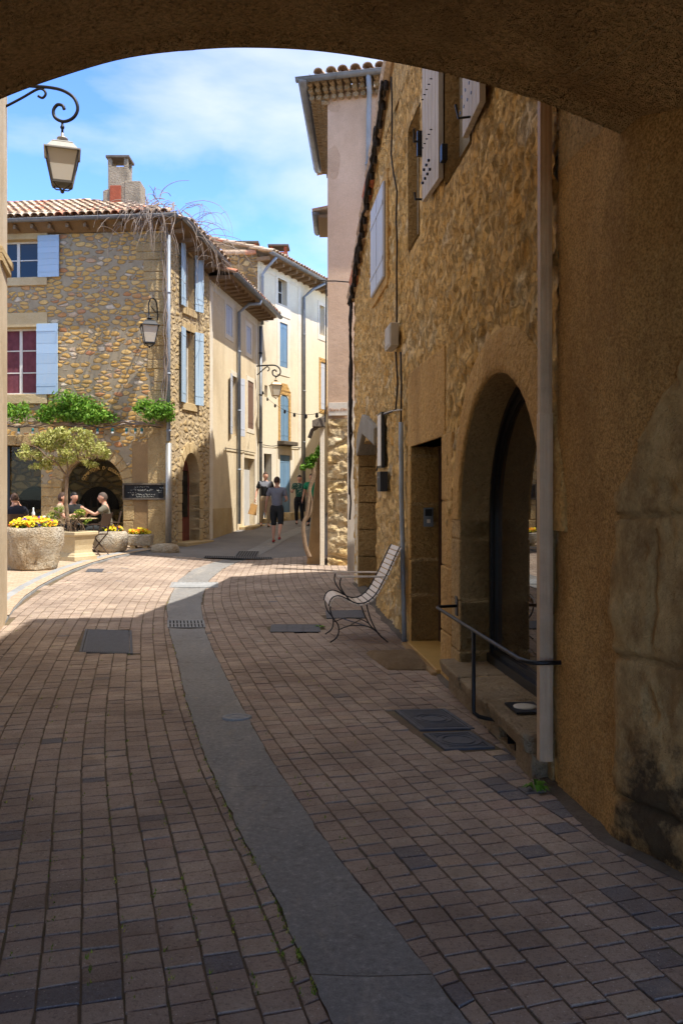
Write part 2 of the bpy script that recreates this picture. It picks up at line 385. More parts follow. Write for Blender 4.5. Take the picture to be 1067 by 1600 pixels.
    n = NT('clear_cafe_glass'); gl_ = n.n('ShaderNodeBsdfGlossy'); gl_.inputs['Roughness'].default_value = .02; tr_ = n.n('ShaderNodeBsdfTransparent'); fr_ = n.n('ShaderNodeFresnel'); fr_.inputs['IOR'].default_value = 1.2; mx_ = n.n('ShaderNodeMixShader')
    tr_.inputs['Color'].default_value = (.82, .84, .82, 1); n.l(fr_.outputs[0], mx_.inputs[0]); n.l(tr_.outputs[0], mx_.inputs[1]); n.l(gl_.outputs[0], mx_.inputs[2]); n.l(mx_.outputs[0], n.t.nodes['Material Output'].inputs['Surface']); M['clearglass'] = n.m
    M['curtain'] = simple('plum_curtain', srgb(126, 74, 80), .9, 0, .1, .6, 5)
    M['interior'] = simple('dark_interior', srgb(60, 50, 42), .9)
    M['slate'] = simple('chalkboard', srgb(34, 34, 34), .8)
    M['chalk'] = simple('chalk', srgb(214, 212, 200), .9, var=.4)
    M['goldpaint'] = simple('gold_lettering', srgb(206, 164, 84), .6)
    M['signwhite'] = simple('sign_white', srgb(232, 222, 204), .7)
    M['signtext'] = simple('sign_faded_text', srgb(190, 140, 104), .8)
    M['coir'] = plaster('coir_mat', srgb(184, 156, 120), srgb(156, 128, 96), None, 4, 1.4, 160, .012)
    M['ochre_sill'] = simple('polished_ochre_sill', srgb(190, 150, 84), .4, 0, .4, .3, 6)
    M['bark'] = plaster('bark', srgb(150, 128, 104), srgb(120, 98, 78), None, 6, .8, 60, .004)
    M['vinewood'] = simple('bare_vine_wood', srgb(160, 142, 126), .9, var=.5, scale=6)
    M['soil'] = plaster('soil', srgb(70, 54, 40), srgb(54, 42, 32), None, 4, 1, 60, .01)
    M['leaf'] = foliage('vine_leaf', [(0, srgb(60, 98, 26)), (.5, srgb(104, 150, 44)), (1, srgb(158, 192, 78))])
    M['leafvar'] = foliage('variegated_leaf', [(0, srgb(122, 132, 60)), (.45, srgb(176, 178, 94)), (1, srgb(222, 216, 150))])
    M['leafshrub'] = foliage('shrub_leaf', [(0, srgb(76, 112, 36)), (.6, srgb(140, 160, 60)), (1, srgb(206, 200, 90))])
    M['petal'] = foliage('petals', [(0, srgb(60, 96, 30)), (.38, srgb(96, 140, 40)), (.4, srgb(240, 214, 30)), (.78, srgb(246, 226, 70)), (.8, srgb(240, 140, 30)), (.9, srgb(238, 120, 24)), (.91, srgb(96, 70, 160)), (1, srgb(110, 80, 180))], .2)
    M['skin'] = simple('skin', srgb(206, 156, 130), .55, 0, .4, .1)
    M['hairbrown'] = simple('brown_hair', srgb(74, 52, 38), .7)
    M['hairgrey'] = simple('grey_brown_hair', srgb(92, 78, 68), .7)
    M['hairblack'] = simple('black_hair', srgb(26, 20, 18), .6)
    M['cgrey'] = simple('grey_cotton', srgb(128, 130, 138), .9, var=.3)
    M['cblack'] = simple('black_cloth', srgb(30, 30, 32), .9, var=.3)
    M['cdark'] = simple('charcoal_cloth', srgb(48, 50, 50), .9, var=.3)
    M['ckhaki'] = simple('khaki_cloth', srgb(164, 146, 118), .9, var=.3)
    M['cgreen'] = simple('green_cloth', srgb(34, 138, 100), .9, var=.3)
    M['cteal'] = rubble('floral_cloth', [(0, srgb(40, 84, 72)), (.5, srgb(72, 128, 108)), (1, srgb(190, 196, 170))], srgb(40, 70, 62), (22, 22, 22), .05, .1, .3, .002, .2)
    M['colive'] = simple('olive_cloth', srgb(128, 122, 104), .9, var=.3)
    M['cnavy'] = simple('navy_cloth', srgb(44, 46, 58), .9, var=.3)
    M['cred'] = simple('red_leather', srgb(150, 50, 50), .6)
    M['paper'] = simple('kraft_paper', srgb(196, 150, 90), .8)
    M['bluebag'] = simple('blue_plastic', srgb(40, 110, 200), .35)
    M['bulbteal'] = simple('bulb_socket_teal', srgb(30, 120, 120), .5)
    M['bulbwhite'] = simple('bulb_white', srgb(230, 235, 230), .3)
    M['cable'] = simple('black_cable', srgb(52, 46, 42), .8, var=.5)
    M['greyplastic'] = simple('grey_plastic_box', srgb(186, 176, 160), .6)
    M['fridge'] = simple('whitegoods', srgb(150, 146, 150), .5)
make_mats()
# ------------------------------------------------------------ shared building pieces
def arc_pts(o, n=20):       # opening outline, ccw from bottom right up over to bottom left (s,z)
    s0, s1, z0, z1 = o['r']
    if o.get('arch') is None: return [(s1, z0), (s1, z1), (s0, z1), (s0, z0)]
    rise = o['arch']; c = (s0+s1)/2; h = (s1-s0)/2
    pts = [(s1, z0)]
    for i in range(n+1):
        th = math.pi*i/n
        pts.append((c+h*math.cos(th), z1-rise+rise*math.sin(th)))
    pts.append((s0, z0)); return pts
def panel(mb, w, s0, s1, z0, top, opens=(), thick=.5, d=0, extra=(), tint=.5):
    tf = top if callable(top) else (lambda s: top)
    S = sorted(set([s0, s1]+[x for o in opens for x in o['r'][:2]]+list(extra)))
    S = [x for x in S if s0 <= x <= s1]
    for a, b in zip(S, S[1:]):
        m = (a+b)/2
        zs = []
        for o in opens:
            if o['r'][0]-1e-6 <= m <= o['r'][1]+1e-6: zs.append((o['r'][2], o['r'][3]))
        zs.sort(); cur = z0
        for q0, q1 in zs:
            if q0 > cur+1e-6: mb.quad(w.pt(a, cur, d), w.pt(b, cur, d), w.pt(b, q0, d), w.pt(a, q0, d), tint)
            cur = max(cur, q1)
        mb.quad(w.pt(a, cur, d), w.pt(b, cur, d), w.pt(b, tf(b), d), w.pt(a, tf(a), d), tint)
    for o in opens:
        if o.get('arch') is not None:
            q0, q1, zz0, zz1 = o['r']; pts = arc_pts(o)[1:-1]; k = len(pts)//2
            for i in range(k): mb.add([w.pt(q1, zz1, d), w.pt(*pts[i+1], d), w.pt(*pts[i], d)], [(0, 1, 2)], tint)
            for i in range(k, len(pts)-1): mb.add([w.pt(q0, zz1, d), w.pt(*pts[i+1], d), w.pt(*pts[i], d)], [(0, 1, 2)], tint)
    if thick:
        mb.quad(w.pt(s0, z0, d-thick), w.pt(s0, z0, d), w.pt(s0, tf(s0), d), w.pt(s0, tf(s0), d-thick), tint)
        mb.quad(w.pt(s1, z0, d), w.pt(s1, z0, d-thick), w.pt(s1, tf(s1), d-thick), w.pt(s1, tf(s1), d), tint)
def reveal(mb, w, o, depth, d=0, tint=.5, out=0):
    pts = arc_pts(o)+[arc_pts(o)[0]]
    for (a, b), (c, e) in zip(pts, pts[1:]):
        mb.quad(w.pt(a, b, d+out), w.pt(a, b, d-depth), w.pt(c, e, d-depth), w.pt(c, e, d+out), tint)
def back(mb, w, o, depth, d=0, tint=.5):
    pts = arc_pts(o); mb.add([w.pt(a, z, d-depth) for a, z in pts], [tuple(range(len(pts)))], tint)
def window(parent, w, r, depth=.16, frame='whitepaint', pane='glass', cols=2, rows=3, fw=.05, name='window', behind=None):
    s0, s1, z0, z1 = r
    m = MB()
    m.wbox(w, s0, s0+fw, z0, z1, -depth-.03, -depth+.03); m.wbox(w, s1-fw, s1, z0, z1, -depth-.03, -depth+.03)
    m.wbox(w, s0+fw, s1-fw, z0, z0+fw, -depth-.03, -depth+.03); m.wbox(w, s0+fw, s1-fw, z1-fw, z1, -depth-.03, -depth+.03)
    for i in range(1, cols):
        a = s0+(s1-s0)*i/cols; k = fw*.75 if i*2 == cols else fw*.3
        m.wbox(w, a-k, a+k, z0+fw, z1-fw, -depth-.025, -depth+.025)
    for j in range(1, rows):
        z = z0+(z1-z0)*j/rows; m.wbox(w, s0+fw, s1-fw, z-.014, z+.014, -depth-.02, -depth+.02)
    f = m.build(name, M[frame], parent)
    g = MB(); g.wbox(w, s0+fw, s1-fw, z0+fw, z1-fw, -depth-.006, -depth+.002); g.build('pane', M[pane], f)
    if behind:
        c = MB(); N = 14
        for i in range(N):
            a = s0+(s1-s0)*i/N; b = s0+(s1-s0)*(i+1)/N
            c.quad(w.pt(a, z0, -depth+.006+(.004 if i % 2 else 0)), w.pt(b, z0, -depth+.006+(0 if i % 2 else .004)), w.pt(b, z1, -depth+.006+(0 if i % 2 else .004)), w.pt(a, z1, -depth+.006+(.004 if i % 2 else 0)))
        c.build('curtain', M[behind], f)
    return f
def shutter(parent, w, hs, z0, z1, width, side, ang, mat, planks=5, horiz=False, d=.02, th=.03, arch=0, dots=False, z0b=None, bands=True):
    """side -1 hinge on the left of the opening, +1 on the right; ang 0 shut, 180 folded on the wall"""
    a = R(ang); m = MB()
    dt = (-side)*math.cos(a); dn = math.sin(a)
    T = w.t*dt+w.n*dn; X = Vector((T.x, T.y, 0)); N = X.cross(Vector((0, 0, 1)))
    base = w.pt(hs, 0, d)
    def q(x, z, y): p = base+X*x+N*y; return Vector((p.x, p.y, z))
    g = .006
    if horiz:
        n = planks; H = (z1-z0)/n
        for i in range(n):
            m.hexa([q(0, z0+H*i+g/2, -th/2), q(width, z0+H*i+g/2, -th/2), q(width, z0+H*i+g/2, th/2), q(0, z0+H*i+g/2, th/2), q(0, z0+H*(i+1)-g/2, -th/2), q(width, z0+H*(i+1)-g/2, -th/2), q(width, z0+H*(i+1)-g/2, th/2), q(0, z0+H*(i+1)-g/2, th/2)], random.random())
        m.hexa([q(.01, z0+.01, -th*.3), q(width-.01, z0+.01, -th*.3), q(width-.01, z0+.01, th*.3), q(.01, z0+.01, th*.3), q(.01, z1-.01, -th*.3), q(width-.01, z1-.01, -th*.3), q(width-.01, z1-.01, th*.3), q(.01, z1-.01, th*.3)], .9)
    else:
        n = planks; W_ = width/n
        for i in range(n):
            def zt(x):
                if not arch: return z1
                # arch rises toward the centre of a pair: far end of the leaf
                return z1-arch+arch*math.sqrt(max(0, 1-(1-x/width)**2)) 
            x0 = W_*i+g/2; x1 = W_*(i+1)-g/2
            m.hexa([q(x0, z0, -th/2), q(x1, z0, -th/2), q(x1, z0, th/2), q(x0, z0, th/2), q(x0, zt(x0), -th/2), q(x1, zt(x1), -th/2), q(x1, zt(x1), th/2), q(x0, zt(x0), th/2)], random.random())
        m.hexa([q(.01, z0+.01, -th*.3), q(width-.01, z0+.01, -th*.3), q(width-.01, z0+.01, th*.3), q(.01, z0+.01, th*.3), q(.01, z1-arch-.01, -th*.3), q(width-.01, z1-arch-.01, -th*.3), q(width-.01, z1-arch-.01, th*.3), q(.01, z1-arch-.01, th*.3)], .9)
    o = m.build('shutter', M[mat], parent, bevel=.003)
    if bands:
        for zz in (z0+.13*(z1-z0), z1-arch-.1*(z1-z0)):
            b = MB()
            for yy in (-th/2-.002, th/2+.002):
                b.hexa([q(0, zz-.022, yy-.004), q(width*.92, zz-.022, yy-.004), q(width*.92, zz-.022, yy+.004), q(0, zz-.022, yy+.004), q(0, zz+.022, yy-.004), q(width*.92, zz+.022, yy-.004), q(width*.92, zz+.022, yy+.004), q(0, zz+.022, yy+.004)])
            b.hexa([q(width*.9, zz-.02, -th/2), q(width*.915, zz-.02, -th/2), q(width*.915, zz-.02, th/2), q(width*.9, zz-.02, th/2), q(width*.9, zz+.02, -th/2), q(width*.915, zz+.02, -th/2), q(width*.915, zz+.02, th/2), q(width*.9, zz+.02, th/2)])
            b.build('strap_hinge', M[mat], o)
    return o
def tiles(name, parent, A, B, inward, rise, length, pitch=.2, tl=.36, mat='tile', lip=.1, seed=1, hipA=0, hipB=0):
    """barrel tiles: eave from A to B, slope climbs along 'inward' (unit xy) by rise per metre"""
    rnd = random.Random(seed); A = Vector(A); B = Vector(B); e = B-A; L = e.length; E = e.normalized()
    I = Vector((inward[0], inward[1], rise)).normalized(); N = E.cross(I).normalized()
    if N.z < 0: N = -N
    m = MB(); nc = max(1, int(L/pitch)); nr = max(1, int(length/tl))
    m.add([A-I*.02-N*.03, B-I*.02-N*.03, B+I*length-E*length*hipB-N*.03, A+I*length+E*length*hipA-N*.03], [(0, 1, 2, 3)], .2)
    seg = 6
    for c in range(nc+1):
        for up in (0, 1):
            x = (c+(.5 if up else 0))*L/nc
            if x > L: continue
            for r in range(nr):
                if x < (r+.5)*tl*hipA or L-x < (r+.5)*tl*hipB: rnd.random(); continue
                t = rnd.random(); y0 = r*tl-(lip if r == 0 else 0)-rnd.uniform(0, .02); y1 = (r+1)*tl+.05
                r0 = .098*rnd.uniform(.94, 1.05); r1 = .078
                if not up: r0, r1 = .075, .09
                dx = rnd.uniform(-.008, .008); lift = .035 if up else .0
                vs = []
                for yy, rr, hh in ((y0, r0, .028), (y1, r1, 0)):
                    for k in range(seg+1):
                        th = math.pi*k/seg; cx_ = math.cos(th)*rr; cz = math.sin(th)*rr*(.8 if up else -.55)
                        base = A+E*(x+dx+cx_)+I*yy+N*(lift+hh+cz+(.02 if not up else 0))
                        vs.append(base)
                n0 = len(vs)
                vs2 = [v-N*.016 if up else v-N*.014 for v in vs]
                fs = [(k, k+1, k+seg+2, k+seg+1) for k in range(seg)]+[(n0+k, n0+k+1, k+1, k) for k in range(seg)]+[(n0+k+1, n0+k, n0+k+seg+1, n0+k+seg+2) for k in range(seg)]
                m.add(vs+vs2, fs, t)
    return m.build(name, M[mat], parent)
def gutter(A, B, r=.07, label='', mat='zinc', parent=None, cap=True):
    A = Vector(A); B = Vector(B); E = (B-A).normalized(); S = E.cross(Vector((0, 0, 1))).normalized(); m = MB(); seg = 8
    for rr, flip in ((r, 0), (r-.006, 1)):
        vs = []
        for p in (A, B):
            for k in range(seg+1):
                th = math.pi*k/seg; vs.append(p+S*math.cos(th)*rr-Vector((0, 0, 1))*math.sin(th)*rr)
        fs = [(k, k+1, k+seg+2, k+seg+1) if not flip else (k+1, k, k+seg+1, k+seg+2) for k in range(seg)]
        if cap and not flip: fs += [tuple(range(seg, -1, -1)), tuple(range(seg+1, 2*seg+2))]
        m.add(vs, fs)
    m.tube([A+S*r, B+S*r], .011, 6); m.tube([A-S*r, B-S*r], .011, 6)
    n = int((B-A).length/.9)
    for i in range(1, n+1):
        p = A+E*(i*(B-A).length/(n+1)); vs = []
        for k in range(seg+1):
            th = math.pi*k/seg; vs += [p-E*.012+S*math.cos(th)*(r+.005)-Vector((0,0,1))*math.sin(th)*(r+.005), p+E*.012+S*math.cos(th)*(r+.005)-Vector((0,0,1))*math.sin(th)*(r+.005)]
        m.add(vs, [(2*k, 2*k+2, 2*k+3, 2*k+1) for k in range(seg)])
    o = m.build('gutter', M[mat], parent, smooth=True)
    if not parent: tag(o, label, 'gutter')
    return o
def pipe(name, pts, r, mat, label, collars=(), cat='drainpipe', cm=None):
    m = MB(); m.tube(pts, r, 12)
    o = m.build(name, M[mat], None, smooth=True); tag(o, label, cat)
    if collars:
        for p, dz in collars:
            c = MB(); p = Vector(p); c.tube([p-Vector((0, 0, .025)), p+Vector((0, 0, .025))], r+.008, 12); c.build('collar', M[cm or mat], o, smooth=True)
    return o
def grid_wall(name, fn, nu, nv, mat, parent=None, skip=None, smooth=True):
    """fn(i,j)->point; skip(i+.5,j+.5)->True to leave the cell out"""
    vs = [fn(i, j) for j in range(nv+1) for i in range(nu+1)]
    fs = []
    for j in range(nv):
        for i in range(nu):
            if skip and skip(i+.5, j+.5): continue
            k = j*(nu+1)+i; fs.append((k, k+1, k+nu+2, k+nu+1))
    m = MB(); m.add(vs, fs); return m.build(name, M[mat], parent, smooth=smooth)
def voussoirs(mb, w, c, z, r0, r1, a0, a1, n, d0, d1, sq=1.0, gap=.012, rnd=None):
    for i in range(n):
        t0 = a0+(a1-a0)*i/n+gap/2/r0; t1 = a0+(a1-a0)*(i+1)/n-gap/2/r0
        rr = r1+(rnd.uniform(-.03, .03) if rnd else 0); q = []
        for rad in (r0, rr):
            for t in (t0, (t0+t1)/2, t1): q.append((c+rad*math.cos(t), z+rad*sq*math.sin(t)))
        poly = [q[0], q[3], q[4], q[5], q[2], q[1]]
        mb.wprism(w, poly, d0, d1+(rnd.uniform(-.006, .006) if rnd else 0), rnd.random() if rnd else .5)
def blocks(mb, w, s0, s1, z0, z1, h, d0, d1, rnd, jag=(0, 0), gap=.012):
    z = z0
    while z < z1-.05:
        hh = min(h*rnd.uniform(.7, 1.3), z1-z)
        if z1-z-hh < .1: hh = z1-z
        a = s0-(rnd.uniform(0, jag[0]) if jag[0] else 0); b = s1+(rnd.uniform(0, jag[1]) if jag[1] else 0)
        mb.wbox(w, a, b, z+gap/2, z+hh-gap/2, d0, d1+rnd.uniform(-.006, .006), rnd.random()); z += hh

# ------------------------------------------------------------ ground
def quadsheet(name, x0, x1, y0, y1, nx, ny, mat, dz=0, keep=None):
    m = MB(); vs = []
    for j in range(ny+1):
        for i in range(nx+1):
            x = x0+(x1-x0)*i/nx; y = y0+(y1-y0)*j/ny; vs.append((x, y, gz(x, y)+dz))
    fs = []
    for j in range(ny):
        for i in range(nx):
            x = x0+(x1-x0)*(i+.5)/nx; y = y0+(y1-y0)*(j+.5)/ny
            if keep and not keep(x, y): continue
            k = j*(nx+1)+i; fs.append((k, k+1, k+nx+2, k+nx+1))
    m.add(vs, fs); return tag(m.build(name, M[mat], None, smooth=True), kind='structure')
gm = MB()
ys = [-300, -60, -10, 0, 4, 8]+[9+.5*i for i in range(76)]+[60, 300]; xs = [-300, -60, -20, -12]+[-8+.4*i for i in range(31)]+[8, 20, 60, 300]
gm.add([(x, y, gz(x, y)-.055) for y in ys for x in xs], [(j*len(xs)+i, j*len(xs)+i+1, (j+1)*len(xs)+i+1, (j+1)*len(xs)+i) for j in range(len(ys)-1) for i in range(len(xs)-1)])
tag(gm.build('ground', M['jointsand']), kind='structure')
def cchan(y): return interp(CH_L, y), interp(CH_R, y)
KERB = [G(u, v) for u, v in ((-60, 1010), (8, 975), (22, 955), (38, 937), (60, 921), (85, 907), (112, 894), (145, 882), (180, 872), (212, 866), (240, 861), (262, 858))]
KERB[0] = Vector((-4.4, 9.8, 0))
def kx(y):   # kerb x as a function of y (road is to the right)
    if y <= KERB[0].y: return -9
    for a, b in zip(KERB, KERB[1:]):
        if a.y <= y <= b.y: return a.x+(b.x-a.x)*(y-a.y)/max(1e-6, b.y-a.y)
    return KERB[-1].x
YROAD = 19.25
quadsheet('joint_bed', -5.6, 4.2, -3, YROAD, 60, 100, 'jointsand', -.0085)
quadsheet('street_asphalt', -5.2, 3.5, YROAD, 44, 44, 110, 'asphalt', -.002)
# iron covers set in the paving
COVERS = {}
def cover_rect(us, zc=0):   # four picture corners on the ground, averaged to a clean rectangle
    p = [G(u, v) for u, v in us]; c = sum(p, Vector((0,0,0)))/4; U = (p[1]-p[0]+p[2]-p[3])/4; V = (p[3]-p[0]+p[2]-p[1])/4
    return [c-U-V, c+U-V, c+U+V, c-U+V]
cov = [('big_plate', [(125,1020),(207,1021),(207,986),(133,983)]), ('drain_right', [(424,988),(499,988),(499,977),(424,977)]), ('cover_sq', [(655,1141),(742,1139),(694,1108),(617,1110)]), ('cover_rd', [(695,1172),(772,1168),(735,1144),(660,1146)]), ('small_left', [(134,894),(160,894),(163,889),(138,889)]), ('under_bench', [(511,966),(570,966),(565,953),(508,955)])]
for k, q in cov: COVERS[k] = cover_rect(q)
def inquad(x, y, q, pad=.02):
    c = sum((Vector((p.x, p.y)) for p in q), Vector((0, 0)))/4; n = 4; inside = True
    for i in range(4):
        a = q[i]; b = q[(i+1) % 4]; e = Vector((b.x-a.x, b.y-a.y)); nn = Vector((-e.y, e.x)).normalized()
        if (Vector((x, y))-Vector((a.x, a.y))).dot(nn) < -pad: inside = False
    return inside
# pavers
def paver_guide():
    pts = []; y = -1.0
    tab = [(a[0], (a[1]+b[1])/2) for a, b in zip(CH_L, CH_R)]
    while y < 24:
        if y <= 15.5: x = interp(tab, y)
        else: x = interp(tab, 15.5)-.05*(y-15.5)
        pts.append(Vector((x, y))); y += .25
    for _ in range(8):
        pts = [pts[0]]+[(pts[i-1]+pts[i]*2+pts[i+1])/4 for i in range(1, len(pts)-1)]+[pts[-1]]
    return pts
GD = paver_guide(); GL = [0]
for a, b in zip(GD, GD[1:]): GL.append(GL[-1]+(b-a).length)
def gpoint(t, o):
    t = max(0, min(GL[-1]-1e-4, t)); import bisect
    i = min(len(GL)-2, max(0, bisect.bisect_right(GL, t)-1)); f = (t-GL[i])/(GL[i+1]-GL[i]); p = GD[i].lerp(GD[i+1], f)
    i0 = max(0, i-2); d0 = (GD[i+1]-GD[max(0, i-1)]).normalized(); d1 = (GD[min(len(GD)-1, i+2)]-GD[i]).normalized()
    d = d0.lerp(d1, f).normalized(); return p+Vector((d.y, -d.x))*o
RWo = Vector((.215, 14.65)); 
def rightlimit(y):
    if y > 14.8: return 4.0
    if y > 3.9: return 1.638-.0971*y+.03
    return 1.257+.529*(3.92-y)+.04
BLUE = [Vector(G(u, v)[:2]) for u, v in ((45,1548),(105,1540),(105,1568),(168,1550),(345,1513),(640,1328),(665,1345),(735,1560),(860,1540),(70,1160),(15,1305),(325,1340),(960,1400),(985,1412),(1045,1540),(800,1228),(830,1322),(430,940),(245,1275),(775,1222))]
pv = MB(); rnd = random.Random(3); CW = .134; PL = .113
for j in range(-40, 38):
    o = j*CW+CW/2; t = rnd.uniform(0, PL)
    while t < GL[-1]-.3:
        L = PL*rnd.uniform(.96, 1.05)*(1 if rnd.random() > .03 else .6)
        c = gpoint(t+L/2, o)
        x, y = c; t0 = t; t += L
        if y > YROAD or y < 1.0 or x > rightlimit(y) or x < kx(y)+.02 or x < -6: continue
        if x < -2.2-.3*max(0, y-3.9)-.1 and y < 10.6: continue
        cl, cr = cchan(y)
        Q = [gpoint(t0, o-CW/2), gpoint(t0, o+CW/2), gpoint(t0+L, o+CW/2), gpoint(t0+L, o-CW/2)]
        mid = (cl+cr)/2
        if x < mid and min(q.x-interp(CH_L, q.y) for q in Q) > -.035: continue
        if x >= mid and max(q.x-interp(CH_R, q.y) for q in Q) < .035: continue
        if any(inquad(x, y, q, .012) for q in COVERS.values()): continue
        near = y < 8
        if cl-.16 < x < cr+.16:      # bricks cut along the channel
            pass
        g = .0035+rnd.uniform(0, .0022); k = CW/2-g; sk = rnd.uniform(-.003, .003)
        C4 = [gpoint(t0+g+sk, o-k), gpoint(t0+g-sk, o+k), gpoint(t0+L-g+sk, o+k), gpoint(t0+L-g-sk, o-k)]
        for q in C4: q.x += rnd.gauss(0, .0013); q.y += rnd.gauss(0, .0013)
        if rnd.random() < .10: q = C4[rnd.randrange(4)]; qq = q.lerp(sum(C4, Vector((0,0)))/4, .10); q.x, q.y = qq.x, qq.y
        if x < mid:
            for q in C4:
                lim = interp(CH_L, q.y)-.006
                if q.x > lim: q.x = lim
        else:
            for q in C4:
                lim = interp(CH_R, q.y)+.006
                if q.x < lim: q.x = lim
        ctr = sum(C4, Vector((0, 0)))/4
        h0 = rnd.gauss(0, .0014)+.003*noise.noise(Vector((ctr.x*1.5, ctr.y*1.5, 0))); tx = rnd.gauss(0, .010); ty = rnd.gauss(0, .010)
        def hz(q, inset=0): return gz(q.x, q.y)+h0+tx*(q.x-ctr.x)+ty*(q.y-ctr.y)
        b = .0045
        In = [q.lerp(ctr, b/(CW*.6)) for q in C4]
        vs = [(q.x, q.y, hz(q)-.03) for q in C4]+[(q.x, q.y, hz(q)-.0022) for q in C4]+[(q.x, q.y, hz(q)) for q in In]
        tt = min(1, max(0, .45+rnd.gauss(0, .2)+.3*noise.noise(Vector((x*.9, y*.9, 4)))))
        tt = tt*.93 if rnd.random() > .005 else rnd.uniform(.95, 1)
        if x > cr and 4.2 < y < 8.5 and rnd.random() < .5: tt = rnd.uniform(.6, .93)
        if x > cr+1.1 and y < 5.5 and rnd.random() < .2: tt = rnd.uniform(.93, 1)
        if any((ctr-q_).length < .068 for q_ in BLUE): tt = rnd.uniform(.965, 1)
        fs = [(8, 9, 10, 11)]
        for a in range(4): fs += [(a, (a+1) % 4, 4+(a+1) % 4, 4+a), (4+a, 4+(a+1) % 4, 8+(a+1) % 4, 8+a)]
        pv.add(vs, fs, tt)
tag(pv.build('paving', M['paver']), kind='structure')
# concrete runnel down the middle of the street
ch = MB(); y = 1.2; rnd = random.Random(5)
while y < 33:
    L = rnd.uniform(.9, 2.1); y1 = min(y+L, 33); ny = max(2, int((y1-y)/.04)); n = 8; vs = []
    for j in range(ny+1):
        yy = y+.002+(y1-y-.004)*j/ny; a, b = cchan(yy)
        for i in range(n+1):
            f = i/n; x = a+(b-a)*f+(.014*noise.noise(Vector((yy*5, i, 0)))+.008*noise.noise(Vector((yy*19, i, 0))) if i in (0, n) else 0); vs.append((x, yy, gz(x, yy)-.007*math.sin(math.pi*f)+(.006 if yy > YROAD-.1 else .001)))
    ch.add(vs, [(j*(n+1)+i, j*(n+1)+i+1, (j+1)*(n+1)+i+1, (j+1)*(n+1)+i) for j in range(ny) for i in range(n)], rnd.random())
    y = y1
n = NT('runnel_concrete'); co = n.coord(); a = n.noise(co, 1.1, 6, .65); c = n.mix(n.mr(a, .35, .68), srgb(134, 132, 128), srgb(152, 149, 143)); c = n.mix(n.mr(n.tintattr(), 0, 1, 0, .35), c, srgb(112, 110, 106))
g = n.noise(co, 150, 3, .7); c = n.mix(n.mr(g, .42, .7, 0, .7), c, srgb(106, 103, 100)); st_ = n.noise(n.coord((2.2, .5, 1)), 1.6, 6, .7); c = n.mix(n.mr(st_, .5, .62, 0, .45), c, srgb(132, 126, 120)); g2 = n.noise(n.coord((3, 1, 1)), 3, 5, .7); c = n.mix(n.mr(g2, .6, .72, 0, .4), c, srgb(166, 148, 124)); vc = n.noise(n.coord((1, .25, 1), .2, 2), 2.2, 6, .7); c = n.mix(n.mr(vc, .55, .68, 0, .5), c, srgb(176, 166, 150)); vd = n.noise(n.coord(), 7, 6, .75); c = n.mix(n.mr(vd, .57, .68, 0, .6), c, srgb(92, 86, 80)); ve_ = n.noise(n.coord(), 32, 6, .8); c = n.mix(n.mr(ve_, .52, .66, 0, .6), c, srgb(98, 94, 88)); c = n.mix(n.mr(ve_, .46, .34, 0, .5), c, srgb(180, 174, 164)); M['runnel'] = n.fin(c, n.bump(g, .6, .004), .8, spec=.3)
chb = ch.build('runnel_strip', M['runnel'], None, smooth=True); tag(chb, kind='structure')
# sidewalk, kerb
sw = MB(); KB = KERB[1:]; rows = []
for p in KB: rows.append((p.x, p.y))
rows = [(-4.25, 10.9)]+[r for r in rows if r[1] > 10.9]+[(-4.15, 21.6)]
for (xa, ya), (xb, yb) in zip(rows, rows[1:]):
    n = 12; vs = []
    for (xx, yy) in ((xa, ya), (xb, yb)):
        for i in range(n+1):
            x = -13+(xx+13)*i/n; vs.append((x, yy, gz(max(x, -5.5), yy)+.05))
    sw.add(vs, [(i, i+1, n+2+i, n+1+i) for i in range(n)])
tag(sw.build('pavement', M['slab']), kind='structure')
kb = MB(); rk = random.Random(2)
for i in range(1, len(KERB)-1):
    a, b = KERB[i], KERB[i+1]; nseg = max(1, round((b-a).length/.7))
    for k in range(nseg):
        p = a.lerp(b, (k+.012)/nseg); q = a.lerp(b, (k+.988)/nseg)
        d = (b-a); d = Vector((d.x, d.y)).normalized(); nn = Vector((-d.y, d.x))*.30
        vs = []
        for zz in (-.1, None):
            for s_, hh in ((p, .045), (q, .045)):
                for off, h2 in ((0, .035), (1, .06)):
                    x = s_.x+nn.x*off; yv = s_.y+nn.y*off; vs.append((x, yv, gz(x, yv)+(h2 if zz is None else zz)))
        kb.add(vs, [(4, 6, 7, 5), (0, 2, 6, 4), (1, 5, 7, 3), (0, 4, 5, 1), (2, 3, 7, 6)], rk.random())
tag(kb.build('kerb', M['kerb'], None, bevel=.012), kind='structure')

